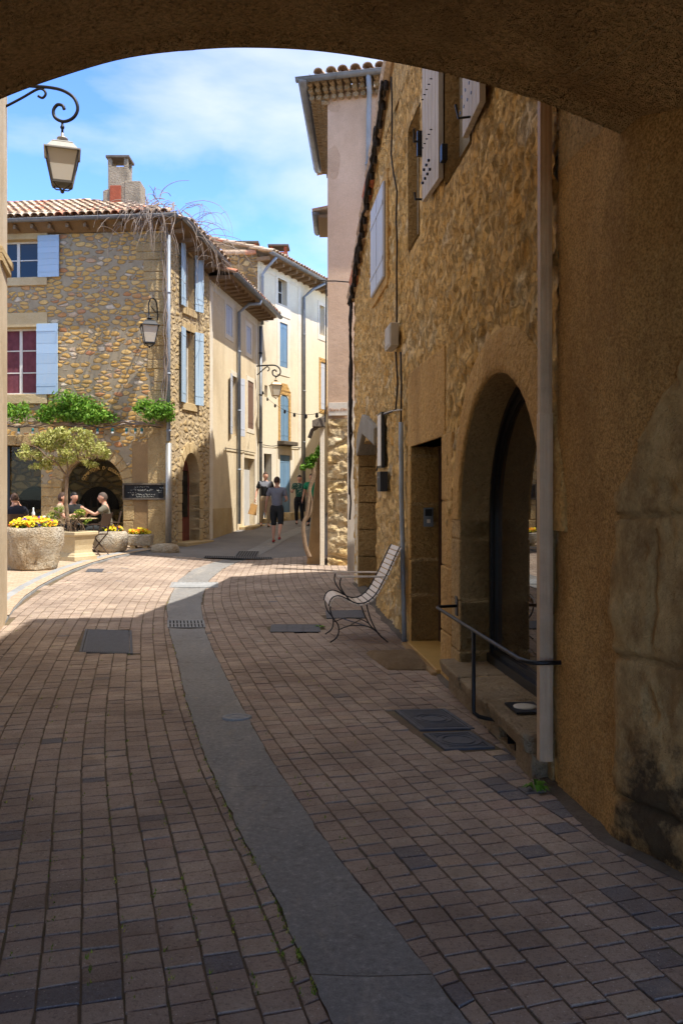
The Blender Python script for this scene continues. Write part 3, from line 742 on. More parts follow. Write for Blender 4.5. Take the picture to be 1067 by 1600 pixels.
def plate(q, name, label, mat='castiron', ribs=0, round_=None, grid=None, group=None, cat='manhole cover', lift=.004, frame=.035):
    q = [Vector(p) for p in q]; c = sum(q, Vector((0,0,0)))/4; U = (q[1]-q[0]+q[2]-q[3])/2; V = (q[3]-q[0]+q[2]-q[1])/2
    N = U.cross(V).normalized()
    o = MB(); hu, hv = U.length/2, V.length/2; Un, Vn = U.normalized(), V.normalized()
    def at(a, b, h=0): return c+Un*a+Vn*b+N*(h+lift)
    root = None
    if grid:
        nu, nv = grid; m = MB(); m.hexa([at(-hu,-hv,-.02), at(hu,-hv,-.02), at(hu,hv,-.02), at(-hu,hv,-.02), at(-hu,-hv,.0), at(hu,-hv,.0), at(hu,hv,.0), at(-hu,hv,.0)])
        m.mi = [0]*6; base = m.build(name, M['darkgrate']); tag(base, label, cat, group)
        g = MB(); bw = .013
        for i in range(nu+1):
            a = -hu+2*hu*i/nu; g.hexa([at(a-bw,-hv,-.0), at(a+bw,-hv,-.0), at(a+bw,hv,-.0), at(a-bw,hv,-.0), at(a-bw,-hv,.006), at(a+bw,-hv,.006), at(a+bw,hv,.006), at(a-bw,hv,.006)])
        for j in range(nv+1):
            b = -hv+2*hv*j/nv; g.hexa([at(-hu,b-bw,.001), at(hu,b-bw,.001), at(hu,b+bw,.001), at(-hu,b+bw,.001), at(-hu,b-bw,.007), at(hu,b-bw,.007), at(hu,b+bw,.007), at(-hu,b+bw,.007)])
        g.build('bars', M[mat], base); return base
    m = MB()
    m.hexa([at(-hu+frame,-hv+frame,-.02), at(hu-frame,-hv+frame,-.02), at(hu-frame,hv-frame,-.02), at(-hu+frame,hv-frame,-.02), at(-hu+frame,-hv+frame,0), at(hu-frame,-hv+frame,0), at(hu-frame,hv-frame,0), at(-hu+frame,hv-frame,0)])
    for k in range(ribs):
        a = -hu+frame*1.3+(2*hu-2.6*frame)*(k+.5)/ribs; w_ = (hu*2-2.6*frame)/ribs*.27
        if round_:
            r = round_; dx = a
            if abs(dx) < r:
                e = math.sqrt(r*r-dx*dx)
                segs = [(-hv+frame*1.3, -e-.01), (e+.01, hv-frame*1.3)]
            else: segs = [(-hv+frame*1.3, hv-frame*1.3)]
        else: segs = [(-hv+frame*1.3, hv-frame*1.3)]
        for b0, b1 in segs:
            if b1 > b0: m.hexa([at(a-w_,b0,0), at(a+w_,b0,0), at(a+w_,b1,0), at(a-w_,b1,0), at(a-w_,b0,.004), at(a+w_,b0,.004), at(a+w_,b1,.004), at(a-w_,b1,.004)])
    base = m.build(name, M[mat]); tag(base, label, cat, group)
    f = MB()
    for a0, a1, b0, b1 in ((-hu,hu,-hv,-hv+frame*.8), (-hu,hu,hv-frame*.8,hv), (-hu,-hu+frame*.8,-hv+frame*.8,hv-frame*.8), (hu-frame*.8,hu,-hv+frame*.8,hv-frame*.8)):
        f.hexa([at(a0,b0,-.02), at(a1,b0,-.02), at(a1,b1,-.02), at(a0,b1,-.02), at(a0,b0,.002), at(a1,b0,.002), at(a1,b1,.002), at(a0,b1,.002)])
    f.build('frame', M[mat], base)
    if round_:
        r = MB()
        for rr in (round_, round_*.72):
            n = 40; vs = []
            for k in range(n):
                th = 2*math.pi*k/n
                for rad, h in ((rr-.012, .001), (rr-.009, .006), (rr, .006), (rr+.003, .001)): vs.append(at(rad*math.cos(th), rad*math.sin(th), h))
            r.add(vs, [(4*k+e, 4*k+e+1, 4*((k+1) % n)+e+1, 4*((k+1) % n)+e) for k in range(n) for e in range(3)])
        r.build('ring', M[mat], base)
    return base
plate(COVERS['big_plate'], 'manhole_cover', 'square ribbed grey plate in the left paving beside the shadow edge', ribs=22)
plate(COVERS['cover_sq'], 'manhole_cover', 'square cover with a round lid inside, upper of the two near the stone ledge', ribs=26, round_=.125)
plate(COVERS['cover_rd'], 'manhole_cover', 'round studded lid in a square frame, lower of the two near the stone ledge', ribs=26, round_=.145)
plate(COVERS['small_left'], 'manhole_cover', 'small dark access cover in the sunlit paving near the kerb', ribs=5, frame=.02)
plate(COVERS['under_bench'], 'manhole_cover', 'dark ribbed cover in the paving under the slatted bench', ribs=12, frame=.02)
q = COVERS['drain_right']
for k in range(3):
    a = [q[0].lerp(q[1], (k+.03)/3), q[0].lerp(q[1], (k+.97)/3), q[3].lerp(q[2], (k+.97)/3), q[3].lerp(q[2], (k+.03)/3)]
    plate(a, 'drain_grate', ['left', 'middle', 'right'][k]+' grate of the row of three grates left of the bench', grid=(7, 5), group='row of three drain grates', cat='drain grate')
def chq(y0, y1, e=.03, wd=0):
    a0, b0 = cchan(y0); a1, b1 = cchan(y1); f = lambda x, y: Vector((x, y, gz(x, y)+.0)) 
    return [f(a0+e, y0), f(b0-e, y0), f(b1-e, y1), f(a1+e, y1)]
plate(chq(10.25, 10.75, .0), 'drain_grate', 'pale rectangular grate with dark slots across the runnel', 'kerb', grid=(10, 2), cat='drain grate')
plate([G(368,870,.004), G(400,870,.004), G(405,862,.004), G(373,862,.004)], 'drain_grate', 'small grate in the shaded street behind the line drain', grid=(8, 4), cat='drain grate')
plate([G(320,871.5,.002), G(425,874,.002), G(425,871,.002), G(320,869,.002)], 'drain_grate', 'long thin line drain crossing the street where paving meets asphalt', grid=(30, 1), cat='drain grate')
plate([G(266,918,.0), G(340,918,.0), G(342,910,.0), G(268,910,.0)], 'manhole_cover', 'pale stone filled access cover on the runnel in full sun', 'kerb', ribs=9)
c = G(370, 1121); m = MB(); m.lathe([(.11,-.01),(.11,.008),(.085,.01),(.08,.004),(.05,.004),(.045,.01),(.001,.01)], c, 24, 1, .75); tag(m.build('access_lid', M['kerb'], None, smooth=True), 'small oval metal lid at the right edge of the runnel', 'access lid')
# weeds and litter in the joints
def weed(c, n, r, h, label, seed):
    rn = random.Random(seed); m = MB(); c = Vector(c)
    for i in range(n):
        a = rn.uniform(0, 6.28); L = r*rn.uniform(.5, 1); d = Vector((math.cos(a), math.sin(a), 0)); e = Vector((-d.y, d.x, 0))
        p0 = c+d*.01; p1 = c+d*L*.6+Vector((0, 0, h*rn.uniform(.5, 1))); p2 = c+d*L+Vector((0, 0, h*.35)); w = r*.16
        m.add([p0, p1-e*w, p2, p1+e*w], [(0, 1, 2, 3)], rn.random())
    return tag(m.build('weed', M['leaf']), label, 'weed')
weed(G(838, 1236), 22, .09, .05, 'green weed with pointed leaves growing at the foot of the drainpipe', 1)
weed(G(500, 980), 14, .08, .03, 'small weed beside the row of three grates', 2)
tf = MB(); rn = random.Random(11)
for i in range(420):
    u = rn.uniform(0, 560); v = rn.uniform(935, 1560); p = G(u, v)
    cl, cr = cchan(p.y)
    j = round((p.x-cx(p.y))/CW); x = cx(p.y)+j*CW
    if rn.random() < .3 : x = cl-.01
    if cl+.02 < x < cr-.02 or x < -4.2: continue
    for k in range(rn.randint(2, 6)):
        a = rn.uniform(0, 6.28); L = rn.uniform(.006, .02); c0 = Vector((x+rn.gauss(0, .004), p.y+rn.gauss(0, .02), gz(x, p.y)-.003)); d = Vector((math.cos(a)*.6, math.sin(a), 1)).normalized()*L; e = Vector((-math.sin(a), math.cos(a), 0))*.004
        tf.add([c0-e, c0+e, c0+d], [(0, 1, 2)], rn.random())
tag(tf.build('moss_tufts', M['leafshrub']), kind='stuff', label='tiny tufts of moss in the paving joints')
# mortar edging along the foot of the right wall
me_ = MB(); prev = None; rn = random.Random(4); pts = []
yy = 14.4
while yy > 1.2:
    xw = rightlimit(yy)-.03; wd = .065+.05*noise.noise(Vector((yy*2, 0, 0))); pts.append((xw-wd, xw+.1, yy)); yy -= .12
for (a, b, y0), (c, d, y1) in zip(pts, pts[1:]):
    me_.add([(a, y0, gz(a, y0)+.002), (b, y0, gz(b, y0)+.03), (d, y1, gz(d, y1)+.03), (c, y1, gz(c, y1)+.002)], [(0, 1, 2, 3)])
tag(me_.build('mortar_edging', M['soot'], None, smooth=True), kind='structure')
# ============================================================ the house on the right (rubble wall with the arched window)
RW = Wall((.215, 14.65), (1.257, 3.92))
def ys(y): return (14.65-y)/abs(RW.t.y)
def rtop(s):
    y = 14.65-s*abs(RW.t.y)
    return 4.96+(14.65-y)*.4543 if y > 8.1 else 10.8
RH = empty('stone_house', (.9, 9, 0), 'tall golden rubble stone house in shade on the right with an arched shop window', 'house')
def PB(mb, name, mat, parent, gap=.03, **k):
    o = None
    for part in (clusters(mb, gap) if len(mb.f) < 4000 else [mb]):
        o = part.build(name, M[mat], None, **k); setw(o, parent)
    return o
ARCH = dict(r=(ys(5.87)-1.03, ys(5.87)+1.03, .25, 2.44), arch=1.03)
DOOR = dict(r=(ys(9.15), ys(7.62), -.02, 2.13))
NICHE = dict(r=(ys(13.9), ys(11.9), 0.0, 2.42))
BLIND = dict(r=(ys(9.36), ys(8.75), 4.3, 5.6))
WIN = dict(r=(ys(7.5), ys(6.62), 4.36, 5.75))
LOUV = dict(r=(ys(12.05), ys(10.85), 4.4, 5.62))
SMAX = ys(4.66); zb = -.15
NU, NV = 430, 226
def inside(s, z, o, e=0):
    s0, s1, z0, z1 = o['r']
    if o.get('arch'):
        c = (s0+s1)/2; zc = z1-o['arch']
        if z < zc: return s0-e < s < s1+e and z > z0-e
        return (s-c)**2+(z-zc)**2 < (o['arch']+e)**2
    return s0-e < s < s1+e and z0-e < z < z1+e
def rw_sz(i, j):
    s = SMAX*i/NU; t = min(rtop(s), 6.3); return s, zb+(t-zb)*j/NV
def rdisp(s, z):
    p = Vector((s*1.0, z*1.25, 3.1)); w = noise.noise_vector(p*1.3)*.35
    q = Vector((s*2.6, z*3.6, 0))+w
    dd = noise.voronoi(q)[0]; e = dd[1]-dd[0]
    st = min(1, e*2.6)*.012*(.6+.8*noise.cell(q+Vector((0,0,7)))*0+.4*noise.noise(q*.7))
    f = noise.fractal(Vector((s*7, z*7, 1)), 1.0, 2.1, 5)*.030+noise.fractal(Vector((s*17, z*14, 5)), .8, 2.0, 3)*.012
    b = noise.noise(Vector((s*.7, z*.7, 9)))*.03
    k = 1.0
    # smooth rendered zones round the openings
    for o, ex in ((ARCH, .33), (DOOR, .2), (BLIND, .16), (WIN, .16)):
        if inside(s, z, o, ex): k = .25
    if 2.1 < z < 2.95 and ys(9.4) < s < ys(7.4): k = .2
    return (st+f)*k+b*.5
def rw_fn(i, j):
    s, z = rw_sz(i, j); return RW.pt(s, z, rdisp(s, z)-.012)
def rw_skip(i, j):
    s, z = rw_sz(i, j)
    return inside(s, z, ARCH, .1) or inside(s, z, DOOR, .06) or inside(s, z, NICHE, .02) or inside(s, z, BLIND, .03) or inside(s, z, WIN, .03)
g = grid_wall('wall', rw_fn, NU, NV, 'rubble_right', None, rw_skip); setw(g, RH)
m = MB()
for a in range(0, 40):      # wall above the modelled height, up to the roof line
    s0 = ys(8.1)+ (SMAX-ys(8.1))*a/40; s1 = ys(8.1)+(SMAX-ys(8.1))*(a+1)/40
    m.quad(RW.pt(s0, 6.28, 0), RW.pt(s1, 6.28, 0), RW.pt(s1, 10.8, 0), RW.pt(s0, 10.8, 0))
for (sa, sb) in ((ys(11.75), ys(8.1)),):
    n = 12
    for a in range(n):
        s0 = sa+(sb-sa)*a/n; s1 = sa+(sb-sa)*(a+1)/n; m.quad(RW.pt(s0, 6.25, 0), RW.pt(s1, 6.25, 0), RW.pt(s1, max(6.25, rtop(s1)), 0), RW.pt(s0, max(6.25, rtop(s0)), 0))
PB(m, 'upper_wall', 'rubble_right', RH)
# body behind the wall (kept clear of the recesses)
m = MB()
def rin(s, d): q = RW.pt(s, 0, -d); return (q.x, q.y)
prof = [(0, -.1), (ys(8.1), -.1), (ys(8.1), rtop(ys(8.11))), (0, 4.96)]
D0, D1 = .62, 7.5
for (s0, s1, za, zc) in ((0.0, ys(8.1), 4.93, rtop(ys(8.11))), (ys(8.1), ys(3.95), 10.77, 10.77)):
    m.hexa([RW.pt(s0,-.1,-D0), RW.pt(s1,-.1,-D0), RW.pt(s1,-.1,-D1), RW.pt(s0,-.1,-D1), RW.pt(s0,za,-D0), RW.pt(s1,zc,-D0), RW.pt(s1,zc,-D1), RW.pt(s0,za,-D1)])
m.hexa([RW.pt(0,-.1,0), RW.pt(.5,-.1,0), RW.pt(.5,-.1,-D0), RW.pt(0,-.1,-D0), RW.pt(0,4.93,-.03), RW.pt(.5,5.1,-.03), RW.pt(.5,5.1,-D0), RW.pt(0,4.93,-D0)])
PB(m, 'rear_body', 'cream', RH)
m = MB(); m.quad(RW.pt(0,4.97,.05), RW.pt(ys(8.1),rtop(ys(8.11))+.03,.05), RW.pt(ys(8.1),rtop(ys(8.11))+.03,-D1), RW.pt(0,4.97,-D1))
m.quad(RW.pt(ys(8.1),10.83,.05), RW.pt(ys(3.9),10.83,.05), RW.pt(ys(3.9),10.83,-D1), RW.pt(ys(8.1),10.83,-D1)); m.quad(RW.pt(ys(8.1),7.5,-.1), RW.pt(ys(8.1),10.8,-.1), RW.pt(ys(8.1),10.8,-D1), RW.pt(ys(8.1),7.5,-D1))
PB(m, 'roof', 'tile', RH)
# verge tiles along the sloping top
m = MB(); rn = random.Random(8); s = 0
while s < ys(8.2):
    a = RW.pt(s, rtop(s)+.05, .03); b = RW.pt(s+.42, rtop(s+.42)+.03, .03); m.tube([a, b], [.1, .085], 8, rn.random()); s += .36
PB(m, 'verge_tiles', 'tile', RH)
# recess linings
m = MB(); reveal(m, RW, ARCH, .58, out=.0); PB(m, 'arch_reveal', 'ochre_block', RH)
m = MB(); reveal(m, RW, DOOR, .34); reveal(m, RW, BLIND, .12); back(m, RW, BLIND, .12); reveal(m, RW, WIN, .14); PB(m, 'opening_reveal', 'ochre_block', RH)
m = MB(); back(m, RW, WIN, .13); m.wbox(RW, BLIND['r'][0]+.01, BLIND['r'][1]-.01, 4.31, 5.59, -.12, -.1); PB(m, 'blocked_window', 'greyplaster', RH)
# arch surround: plastered ring and jamb stones, standing slightly proud
sc = ys(5.87); zc = 1.41; m = MB(); N = 56; rad = [1.03, 1.032, 1.09, 1.16, 1.23, 1.29, 1.33, 1.345]; dd_ = [0, .02, .024, .022, .02, .014, .004, -.03]
vs = []
for i in range(N+1):
    th = math.pi*i/N
    for r_, d_ in zip(rad, dd_):
        rr = r_+(.02*noise.noise(Vector((th*3, r_*9, 0))) if r_ > 1.3 else .004*noise.noise(Vector((th*9, 0, 2))))
        vs.append(RW.pt(sc+rr*math.cos(th), zc+rr*math.sin(th), d_+.006*noise.noise(Vector((th*12, r_*12, 4))) if d_ > 0 else d_))
k = len(rad); m.add(vs, [(i*k+j, i*k+j+1, (i+1)*k+j+1, (i+1)*k+j) for i in range(N) for j in range(k-1)])
PB(m, 'arch_surround', 'ochre', RH, smooth=True)
rn = random.Random(21)
m = MB(); blocks(m, RW, sc-1.03-.30, sc-1.03, .0, zc, .42, -.3, .016, rn, gap=.008)
blocks(m, RW, sc+1.03, sc+1.03+.10, .0, zc, .5, -.3, .012, rn, gap=.008)
m.wbox(RW, sc-1.03+.01, sc+1.03, .02, .14, -.4, .0)     # wall under the sill
PB(m, 'jamb_stone_stack', 'ochre_block', RH, bevel=.012)
m = MB(); blocks(m, RW, DOOR['r'][0]-.13, DOOR['r'][0], .0, 2.15, .5, -.34, .012, rn, (.05, 0), gap=.008)
blocks(m, RW, DOOR['r'][1], sc-1.03-.31, .0, 2.15, .5, -.3, .010, rn, gap=.008)
m.wbox(RW, DOOR['r'][0]-.2, DOOR['r'][1]+.12, 2.13, 2.93, -.3, .004)
PB(m, 'door_surround', 'ochre', RH, bevel=.014)
m = MB(); blocks(m, RW, NICHE['r'][0]-.02, NICHE['r'][0]+.0, .0, 2.2, .3, -.3, .02, rn); 
z = .02
while z < 2.3:      # stone courses of the far jamb of the niche
    h = rn.uniform(.26, .46); m.hexa([RW.pt(NICHE['r'][0],z,-.36), RW.pt(NICHE['r'][0]+.02+rn.uniform(0,.03),z,-.36), RW.pt(NICHE['r'][0]+.03+rn.uniform(0,.02),z,.02), RW.pt(NICHE['r'][0],z,.02), RW.pt(NICHE['r'][0],z+h-.015,-.36), RW.pt(NICHE['r'][0]+.02+rn.uniform(0,.03),z+h-.015,-.36), RW.pt(NICHE['r'][0]+.03+rn.uniform(0,.02),z+h-.015,.02), RW.pt(NICHE['r'][0],z+h-.015,.02)], rn.random()); z += h
PB(m, 'niche_stones', 'ochre_block', RH, bevel=.012)
m = MB(); reveal(m, RW, NICHE, .6, out=0); PB(m, 'niche_lining', 'ochre_block', RH)
c0, c1 = NICHE['r'][:2]; mid = c0+.75
m = MB(); m.wprism(RW, [(c0-.03, 2.25), (c0+.2, 2.3), (mid, 2.56), (c1-.1, 2.34), (c1+.08, 2.3), (c1+.12, 2.55), (mid+.5, 2.78), (mid, 2.86), (c0+.3, 2.7), (c0, 2.5)][::1], -.32, .05)
PB(m, 'niche_lintel', 'greyplaster', RH, bevel=.02)
dr = MB(); dr.wbox(RW, c0, c1, 0, 2.45, -.42, -.36); PB(dr, 'door', 'brownpaint', RH)
m = MB(); m.wbox(RW, DOOR['r'][0], DOOR['r'][1], 0, 2.13, -.4, -.33); d = PB(m, 'door', 'brownpaint', RH)
m = MB()
for s0, s1 in ((DOOR['r'][0]+.02, DOOR['r'][0]+.1), (DOOR['r'][1]-.1, DOOR['r'][1]-.02)): m.wbox(RW, s0, s1, 0.0, 2.05, -.33, -.29)
m.wbox(RW, DOOR['r'][0]+.02, DOOR['r'][1]-.02, 2.05, 2.11, -.33, -.29)
fr = m.build('door_frame', M['brownpaint'], None); fr.parent = d; fr.matrix_parent_inverse = Matrix()
m = MB(); m.wbox(RW, DOOR['r'][0]+.01, DOOR['r'][1]-.01, -.02, .045, -.32, .05); PB(m, 'threshold', 'ochre_sill', RH, bevel=.008)
m = MB(); m.wbox(RW, DOOR['r'][0]-.03, DOOR['r'][1]+.02, -.02, .028, .05, .1); PB(m, 'threshold_kerb', 'brownplaster', RH, bevel=.008)
# arched shop window: glass and dark frame
fd = .27
m = MB(); N = 40; prof = [(1.03, -fd+.05), (1.03, -fd), (.955, -fd+.0), (.955, -fd+.035), (.99, -fd+.05)]
out_ = [(sc+1.03, .25), ]+[(sc+math.cos(math.pi*i/N), zc+math.sin(math.pi*i/N)) for i in range(N+1)]
vs = []
pth = [(sc+1, zc-(zc-.25)*(1-j/6), 0) for j in range(6)]+[(math.pi*i/N, None, 1) for i in range(N+1)]+[(sc-1, zc-(zc-.25)*(j+1)/6, 0) for j in range(6)]
for p in pth:
    for r_, d_ in ((1.035, -fd-.03), (1.035, -fd+.04), (.985, -fd+.04), (.985, -fd+.015), (.93, -fd+.015), (.93, -fd-.03)):
        if p[2]: vs.append(RW.pt(sc+r_*math.cos(p[0]), zc+r_*math.sin(p[0]), d_))
        else: vs.append(RW.pt(sc+(r_ if p[0] > sc else -r_), p[1], d_))
k = 6; m.add(vs, [(i*k+j, i*k+(j+1) % k, (i+1)*k+(j+1) % k, (i+1)*k+j) for i in range(len(pth)-1) for j in range(k)])
m.wbox(RW, sc-1.03, sc+1.03, .25, .33, -fd-.03, -fd+.06)
m.wbox(RW, sc-1.03, sc+1.03, .33, .37, -fd-.02, -fd+.02)
wf = PB(m, 'arched_window', 'blackframe', RH)
m = MB(); poly = [(sc+.94, .36)]+[(sc+.94*math.cos(math.pi*i/N), zc+.94*math.sin(math.pi*i/N)) for i in range(N+1)]+[(sc-.94, .36)]
m.wprism(RW, poly, -fd-.02, -fd-.008); gl = m.build('glass_pane', M['shopglass']); gl.parent = wf
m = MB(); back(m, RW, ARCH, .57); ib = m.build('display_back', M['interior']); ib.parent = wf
# small card standing inside the shop window sill
# stone ledge under the window
LEDGE = empty('stone_ledge', RW.pt(sc, 0, .1), 'low stone ledge under the arched shop window with a vent slot below', 'ledge')
m = MB(); s0, s1 = sc-1.22, sc+1.06; cuts = [s0, s0+.72, s0+1.5, s1]
for a, b in zip(cuts, cuts[1:]):
    dz = rn.uniform(-.006, .006)
    m.hexa([RW.pt(a+.004,.14,.12), RW.pt(b-.004,.14,.13), RW.pt(b-.004,.14,-fd+.02), RW.pt(a+.004,.14,-fd+.02), RW.pt(a+.004,.25+dz,.15), RW.pt(b-.004,.25+dz,.16), RW.pt(b-.004,.262,-fd+.02), RW.pt(a+.004,.262,-fd+.02)], rn.random())
PB(m, 'ledge_slab', 'ledge', LEDGE, bevel=.02)
m = MB(); m.wbox(RW, s0+.03, s1-.75, -.03, .145, -.02, .07); m.wbox(RW, s1-.3, s1-.0, -.03, .145, -.02, .10); m.wbox(RW, s1-.75, s1-.3, .11, .145, -.02, .07); m.wbox(RW, s1-.75, s1-.3, -.03, .03, -.02, .07)
PB(m, 'ledge_base', 'ledge', LEDGE, bevel=.01)
m = MB(); m.wbox(RW, s1-.76, s1-.29, .02, .12, -.03, .02); m.wbox(RW, s1-.6, s1-.585, .03, .11, .02, .06); m.wbox(RW, s1-.45, s1-.435, .03, .11, .02, .06); PB(m, 'vent_slot', 'darkgrate', LEDGE)
m = MB(); a = ys(5.35); m.wbox(RW, a-.13, a+.13, .262, .274, -.13, .06); L1 = m.build('ledge_lamp', M['blackframe']); tag(L1, 'flat black framed lamp with round white glass set in the stone ledge', 'lamp')
m = MB(); cpt = RW.pt(a, .274, -.035); m.lathe([(.075,0),(.072,.006),(.04,.011),(.001,.012)], cpt, 24); o = m.build('lamp_glass', M['frost'], L1, smooth=True)
# handrail
ro = .2
def rp(y, z, o=ro): 
    q = RW.pt(ys(y), z, o); return q
m = MB(); m.tube([rp(6.98,.70,.0), rp(6.93,.70,ro-.02), rp(6.88,.70,ro), rp(6.84,.70,ro), rp(5.7,.70), rp(4.72,.70), rp(4.64,.70,ro-.02), rp(4.6,.70,ro-.06), rp(4.6,.70,0)], .0125, 12)
hr = m.build('handrail', M['iron'], None, smooth=True); tag(hr, 'thin dark metal handrail fixed to the wall before the arched window', 'handrail')
m = MB(); m.tube([rp(5.72,.70), rp(5.72,.2), rp(5.71,.15), rp(5.69,.13,ro-.03), rp(5.66,.125,ro-.07), rp(5.6,.12,.02)], .014, 10); m.build('post', M['iron'], hr, smooth=True)
m = MB(); m.wbox(RW, ys(7.02), ys(6.95), .62, .78, .012, .022); m.build('wall_plate', M['iron'], hr)
# intercom in the door recess
jx = DOOR['r'][0]
def jb(mb, a0, a1, z0, z1, t0, t1):   # box on the far jamb: a = depth into the wall, t = thickness towards the street's near end
    mb.hexa([RW.pt(jx+t1,z0,-a0), RW.pt(jx+t1,z0,-a1), RW.pt(jx+t0,z0,-a1), RW.pt(jx+t0,z0,-a0), RW.pt(jx+t1,z1,-a0), RW.pt(jx+t1,z1,-a1), RW.pt(jx+t0,z1,-a1), RW.pt(jx+t0,z1,-a0)])
m = MB(); jb(m, .13, .235, 1.27, 1.475, .0, .025); ic = m.build('intercom', M['zinc'], None, bevel=.003); tag(ic, 'small metal intercom with dark screen in the door recess', 'intercom')
m = MB(); jb(m, .145, .22, 1.385, 1.46, .025, .03); m.build('screen', M['blackframe'], ic)
m = MB(); jb(m, .165, .2, 1.31, 1.35, .025, .031); m.build('button', M['signwhite'], ic)
# coir mat
m = MB(); cs = [G(572,1022), G(606,1047.5), G(669,1047.5), G(648,1020)]
vs = []; nx, ny = 34, 22
for j in range(ny+1):
    for i in range(nx+1):
        p = (cs[0].lerp(cs[3], i/nx)).lerp(cs[1].lerp(cs[2], i/nx), j/ny); e = min(i, nx-i, j, ny-j)/2.0
        vs.append((p.x+.01*noise.noise(Vector((i*.9, j*.9, 0))), p.y, p.z+.05*min(1, e*.8+.15)+.012*noise.noise(Vector((i*.4, j*.4, 3)))+.005*rn.random()))
bs = [(c.x, c.y, c.z-.01) for c in cs]
m.add(vs, [(j*(nx+1)+i, (j+1)*(nx+1)+i, (j+1)*(nx+1)+i+1, j*(nx+1)+i+1) for j in range(ny) for i in range(nx)])
m.prism([(c.x, c.y) for c in (cs[1], cs[2], cs[3], cs[0])], -.01, .012)
tag(m.build('doormat', M['coir'], None, smooth=True), 'thick brown coir doormat lying before the door recess', 'doormat')
# shutters and louvre window
sh_ = []
for args in ((WIN['r'][0], 4.40, 5.8, .62, -1, 177.5), (WIN['r'][1], 4.38, 5.8, .62, 1, 177.5)):
    o = shutter(None, RW, *args, 'greypaint', planks=5, horiz=False, d=.035, th=.045, bands=False); setw(o, RH); sh_.append(o)
    a = args; m = MB(); rr = random.Random(3)
    for row, nn in ((4.52, 4), (4.62, 3)):     # row of round holes near the foot, and nail heads
        for k in range(nn):
            sgn = 1 if a[4] > 0 else -1; x = a[0]+sgn*(.12+.11*k+(.05 if nn == 3 else 0)); p = RW.pt(x, row, .1)
            q = RW.pt(x, row, .118-.0)
            m.tube([RW.pt(x, row, .10), RW.pt(x, row, .1215 if a[4] < 0 else .105)], .014, 8)
    for zz in (4.85, 5.3):
        for k in range(5):
            sgn = 1 if a[4] > 0 else -1; x = a[0]+sgn*(.06+.1*k); m.tube([RW.pt(x, zz, .1), RW.pt(x, zz, .122 if a[4] < 0 else .108)], .006, 6)
    h = m.build('tmp', M['blackframe']); o.data.materials.append(M['blackframe']); bm = bmesh.new(); bm.from_mesh(o.data); nf = len(bm.faces); bm.from_mesh(h.data)
    for i_, f_ in enumerate(bm.faces):
        if i_ >= nf: f_.material_index = 1
    bm.to_mesh(o.data); bm.free(); bpy.data.objects.remove(h)
m = MB(); m.wbox(RW, LOUV['r'][0]-.12, LOUV['r'][1]+.12, 4.28, 5.74, -.02, .025); PB(m, 'window_surround', 'ochre', RH, bevel=.012)
for k, (a, b) in enumerate(((LOUV['r'][0], (LOUV['r'][0]+LOUV['r'][1])/2), ((LOUV['r'][0]+LOUV['r'][1])/2, LOUV['r'][1]))):
    m = MB(); m.wbox(RW, a+.005, b-.005, 4.4, 5.62, .03, .055, .2)
    for z in range(3):
        m.wbox(RW, a+.02+(b-a-.04)*z/3+.004, a+.02+(b-a-.04)*(z+1)/3-.004, 4.41, 5.61, .055, .062, rn.random())
    m.wbox(RW, a+.02, b-.01, 4.62, 4.67, .062, .07, .8); m.wbox(RW, a+.02, b-.01, 5.33, 5.38, .062, .07, .8); PB(m, 'shutter', 'whiteblue', RH, bevel=.003)
# little things on the wall
m = MB(); m.tube([RW.pt(WIN['r'][0]-.66, 4.44, .02), RW.pt(WIN['r'][0]-.66, 4.44, .14), RW.pt(WIN['r'][0]-.64, 4.5, .15)], .012, 6); m.tube([RW.pt(WIN['r'][0]-.68, 5.0, .02), RW.pt(WIN['r'][0]-.68, 5.0, .15), RW.pt(WIN['r'][0]-.62, 5.1, .16)], .014, 6); m.wbox(RW, WIN['r'][0]-.7, WIN['r'][0]-.66, 4.86, 5.1, .03, .12)
m.wbox(RW, WIN['r'][0]+.03, WIN['r'][0]+.11, 4.52, 4.66, .0, .05); m.tube([RW.pt(WIN['r'][1]+.3, 4.42, .02), RW.pt(WIN['r'][1]+.3, 4.4, .16), RW.pt(WIN['r'][1]+.3, 4.5, .18)], .01, 6)
PB(m, 'shutter_catch', 'iron', RH)
s0_, z0_ = RW.uv(597, 732); s1_, z1_ = RW.uv(608, 668)
m = MB(); m.wbox(RW, s0_+.0, s0_+.36, z0_, z0_+.72, .02, .06); o = m.build('wall_sign', M['blackframe']); tag(o, 'narrow upright sign panel with white face beside the wall cables', 'wall sign')
m = MB(); m.wbox(RW, s0_+.03, s0_+.33, z0_+.03, z0_+.69, .06, .068); m.build('sign_face', M['signwhite'], o)
s0_, z0_ = RW.uv(603, 768); m = MB(); m.wbox(RW, s0_, s0_+.3, z0_, z0_+.25, .02, .12); o = m.build('letter_box', M['iron'], None, bevel=.008); tag(o, 'small dark letter box under the narrow upright sign panel', 'letter box')
m = MB(); m.wbox(RW, s0_+.05, s0_+.25, z0_+.17, z0_+.19, .12, .124); m.build('slot', M['zinc'], o)
s0_, z0_ = RW.uv(618, 550); m = MB(); m.wbox(RW, s0_, s0_+.42, z0_, z0_+.27, .03, .13); jbx = m.build('junction_box', M['greyplastic'], None, bevel=.012); tag(jbx, 'grey junction box high on the rubble wall where cables meet', 'junction box')
m = MB(); m.wbox(RW, s0_+.03, s0_+.39, z0_+.03, z0_+.24, .13, .136); m.build('lid', M['greyplastic'], jbx, bevel=.004)
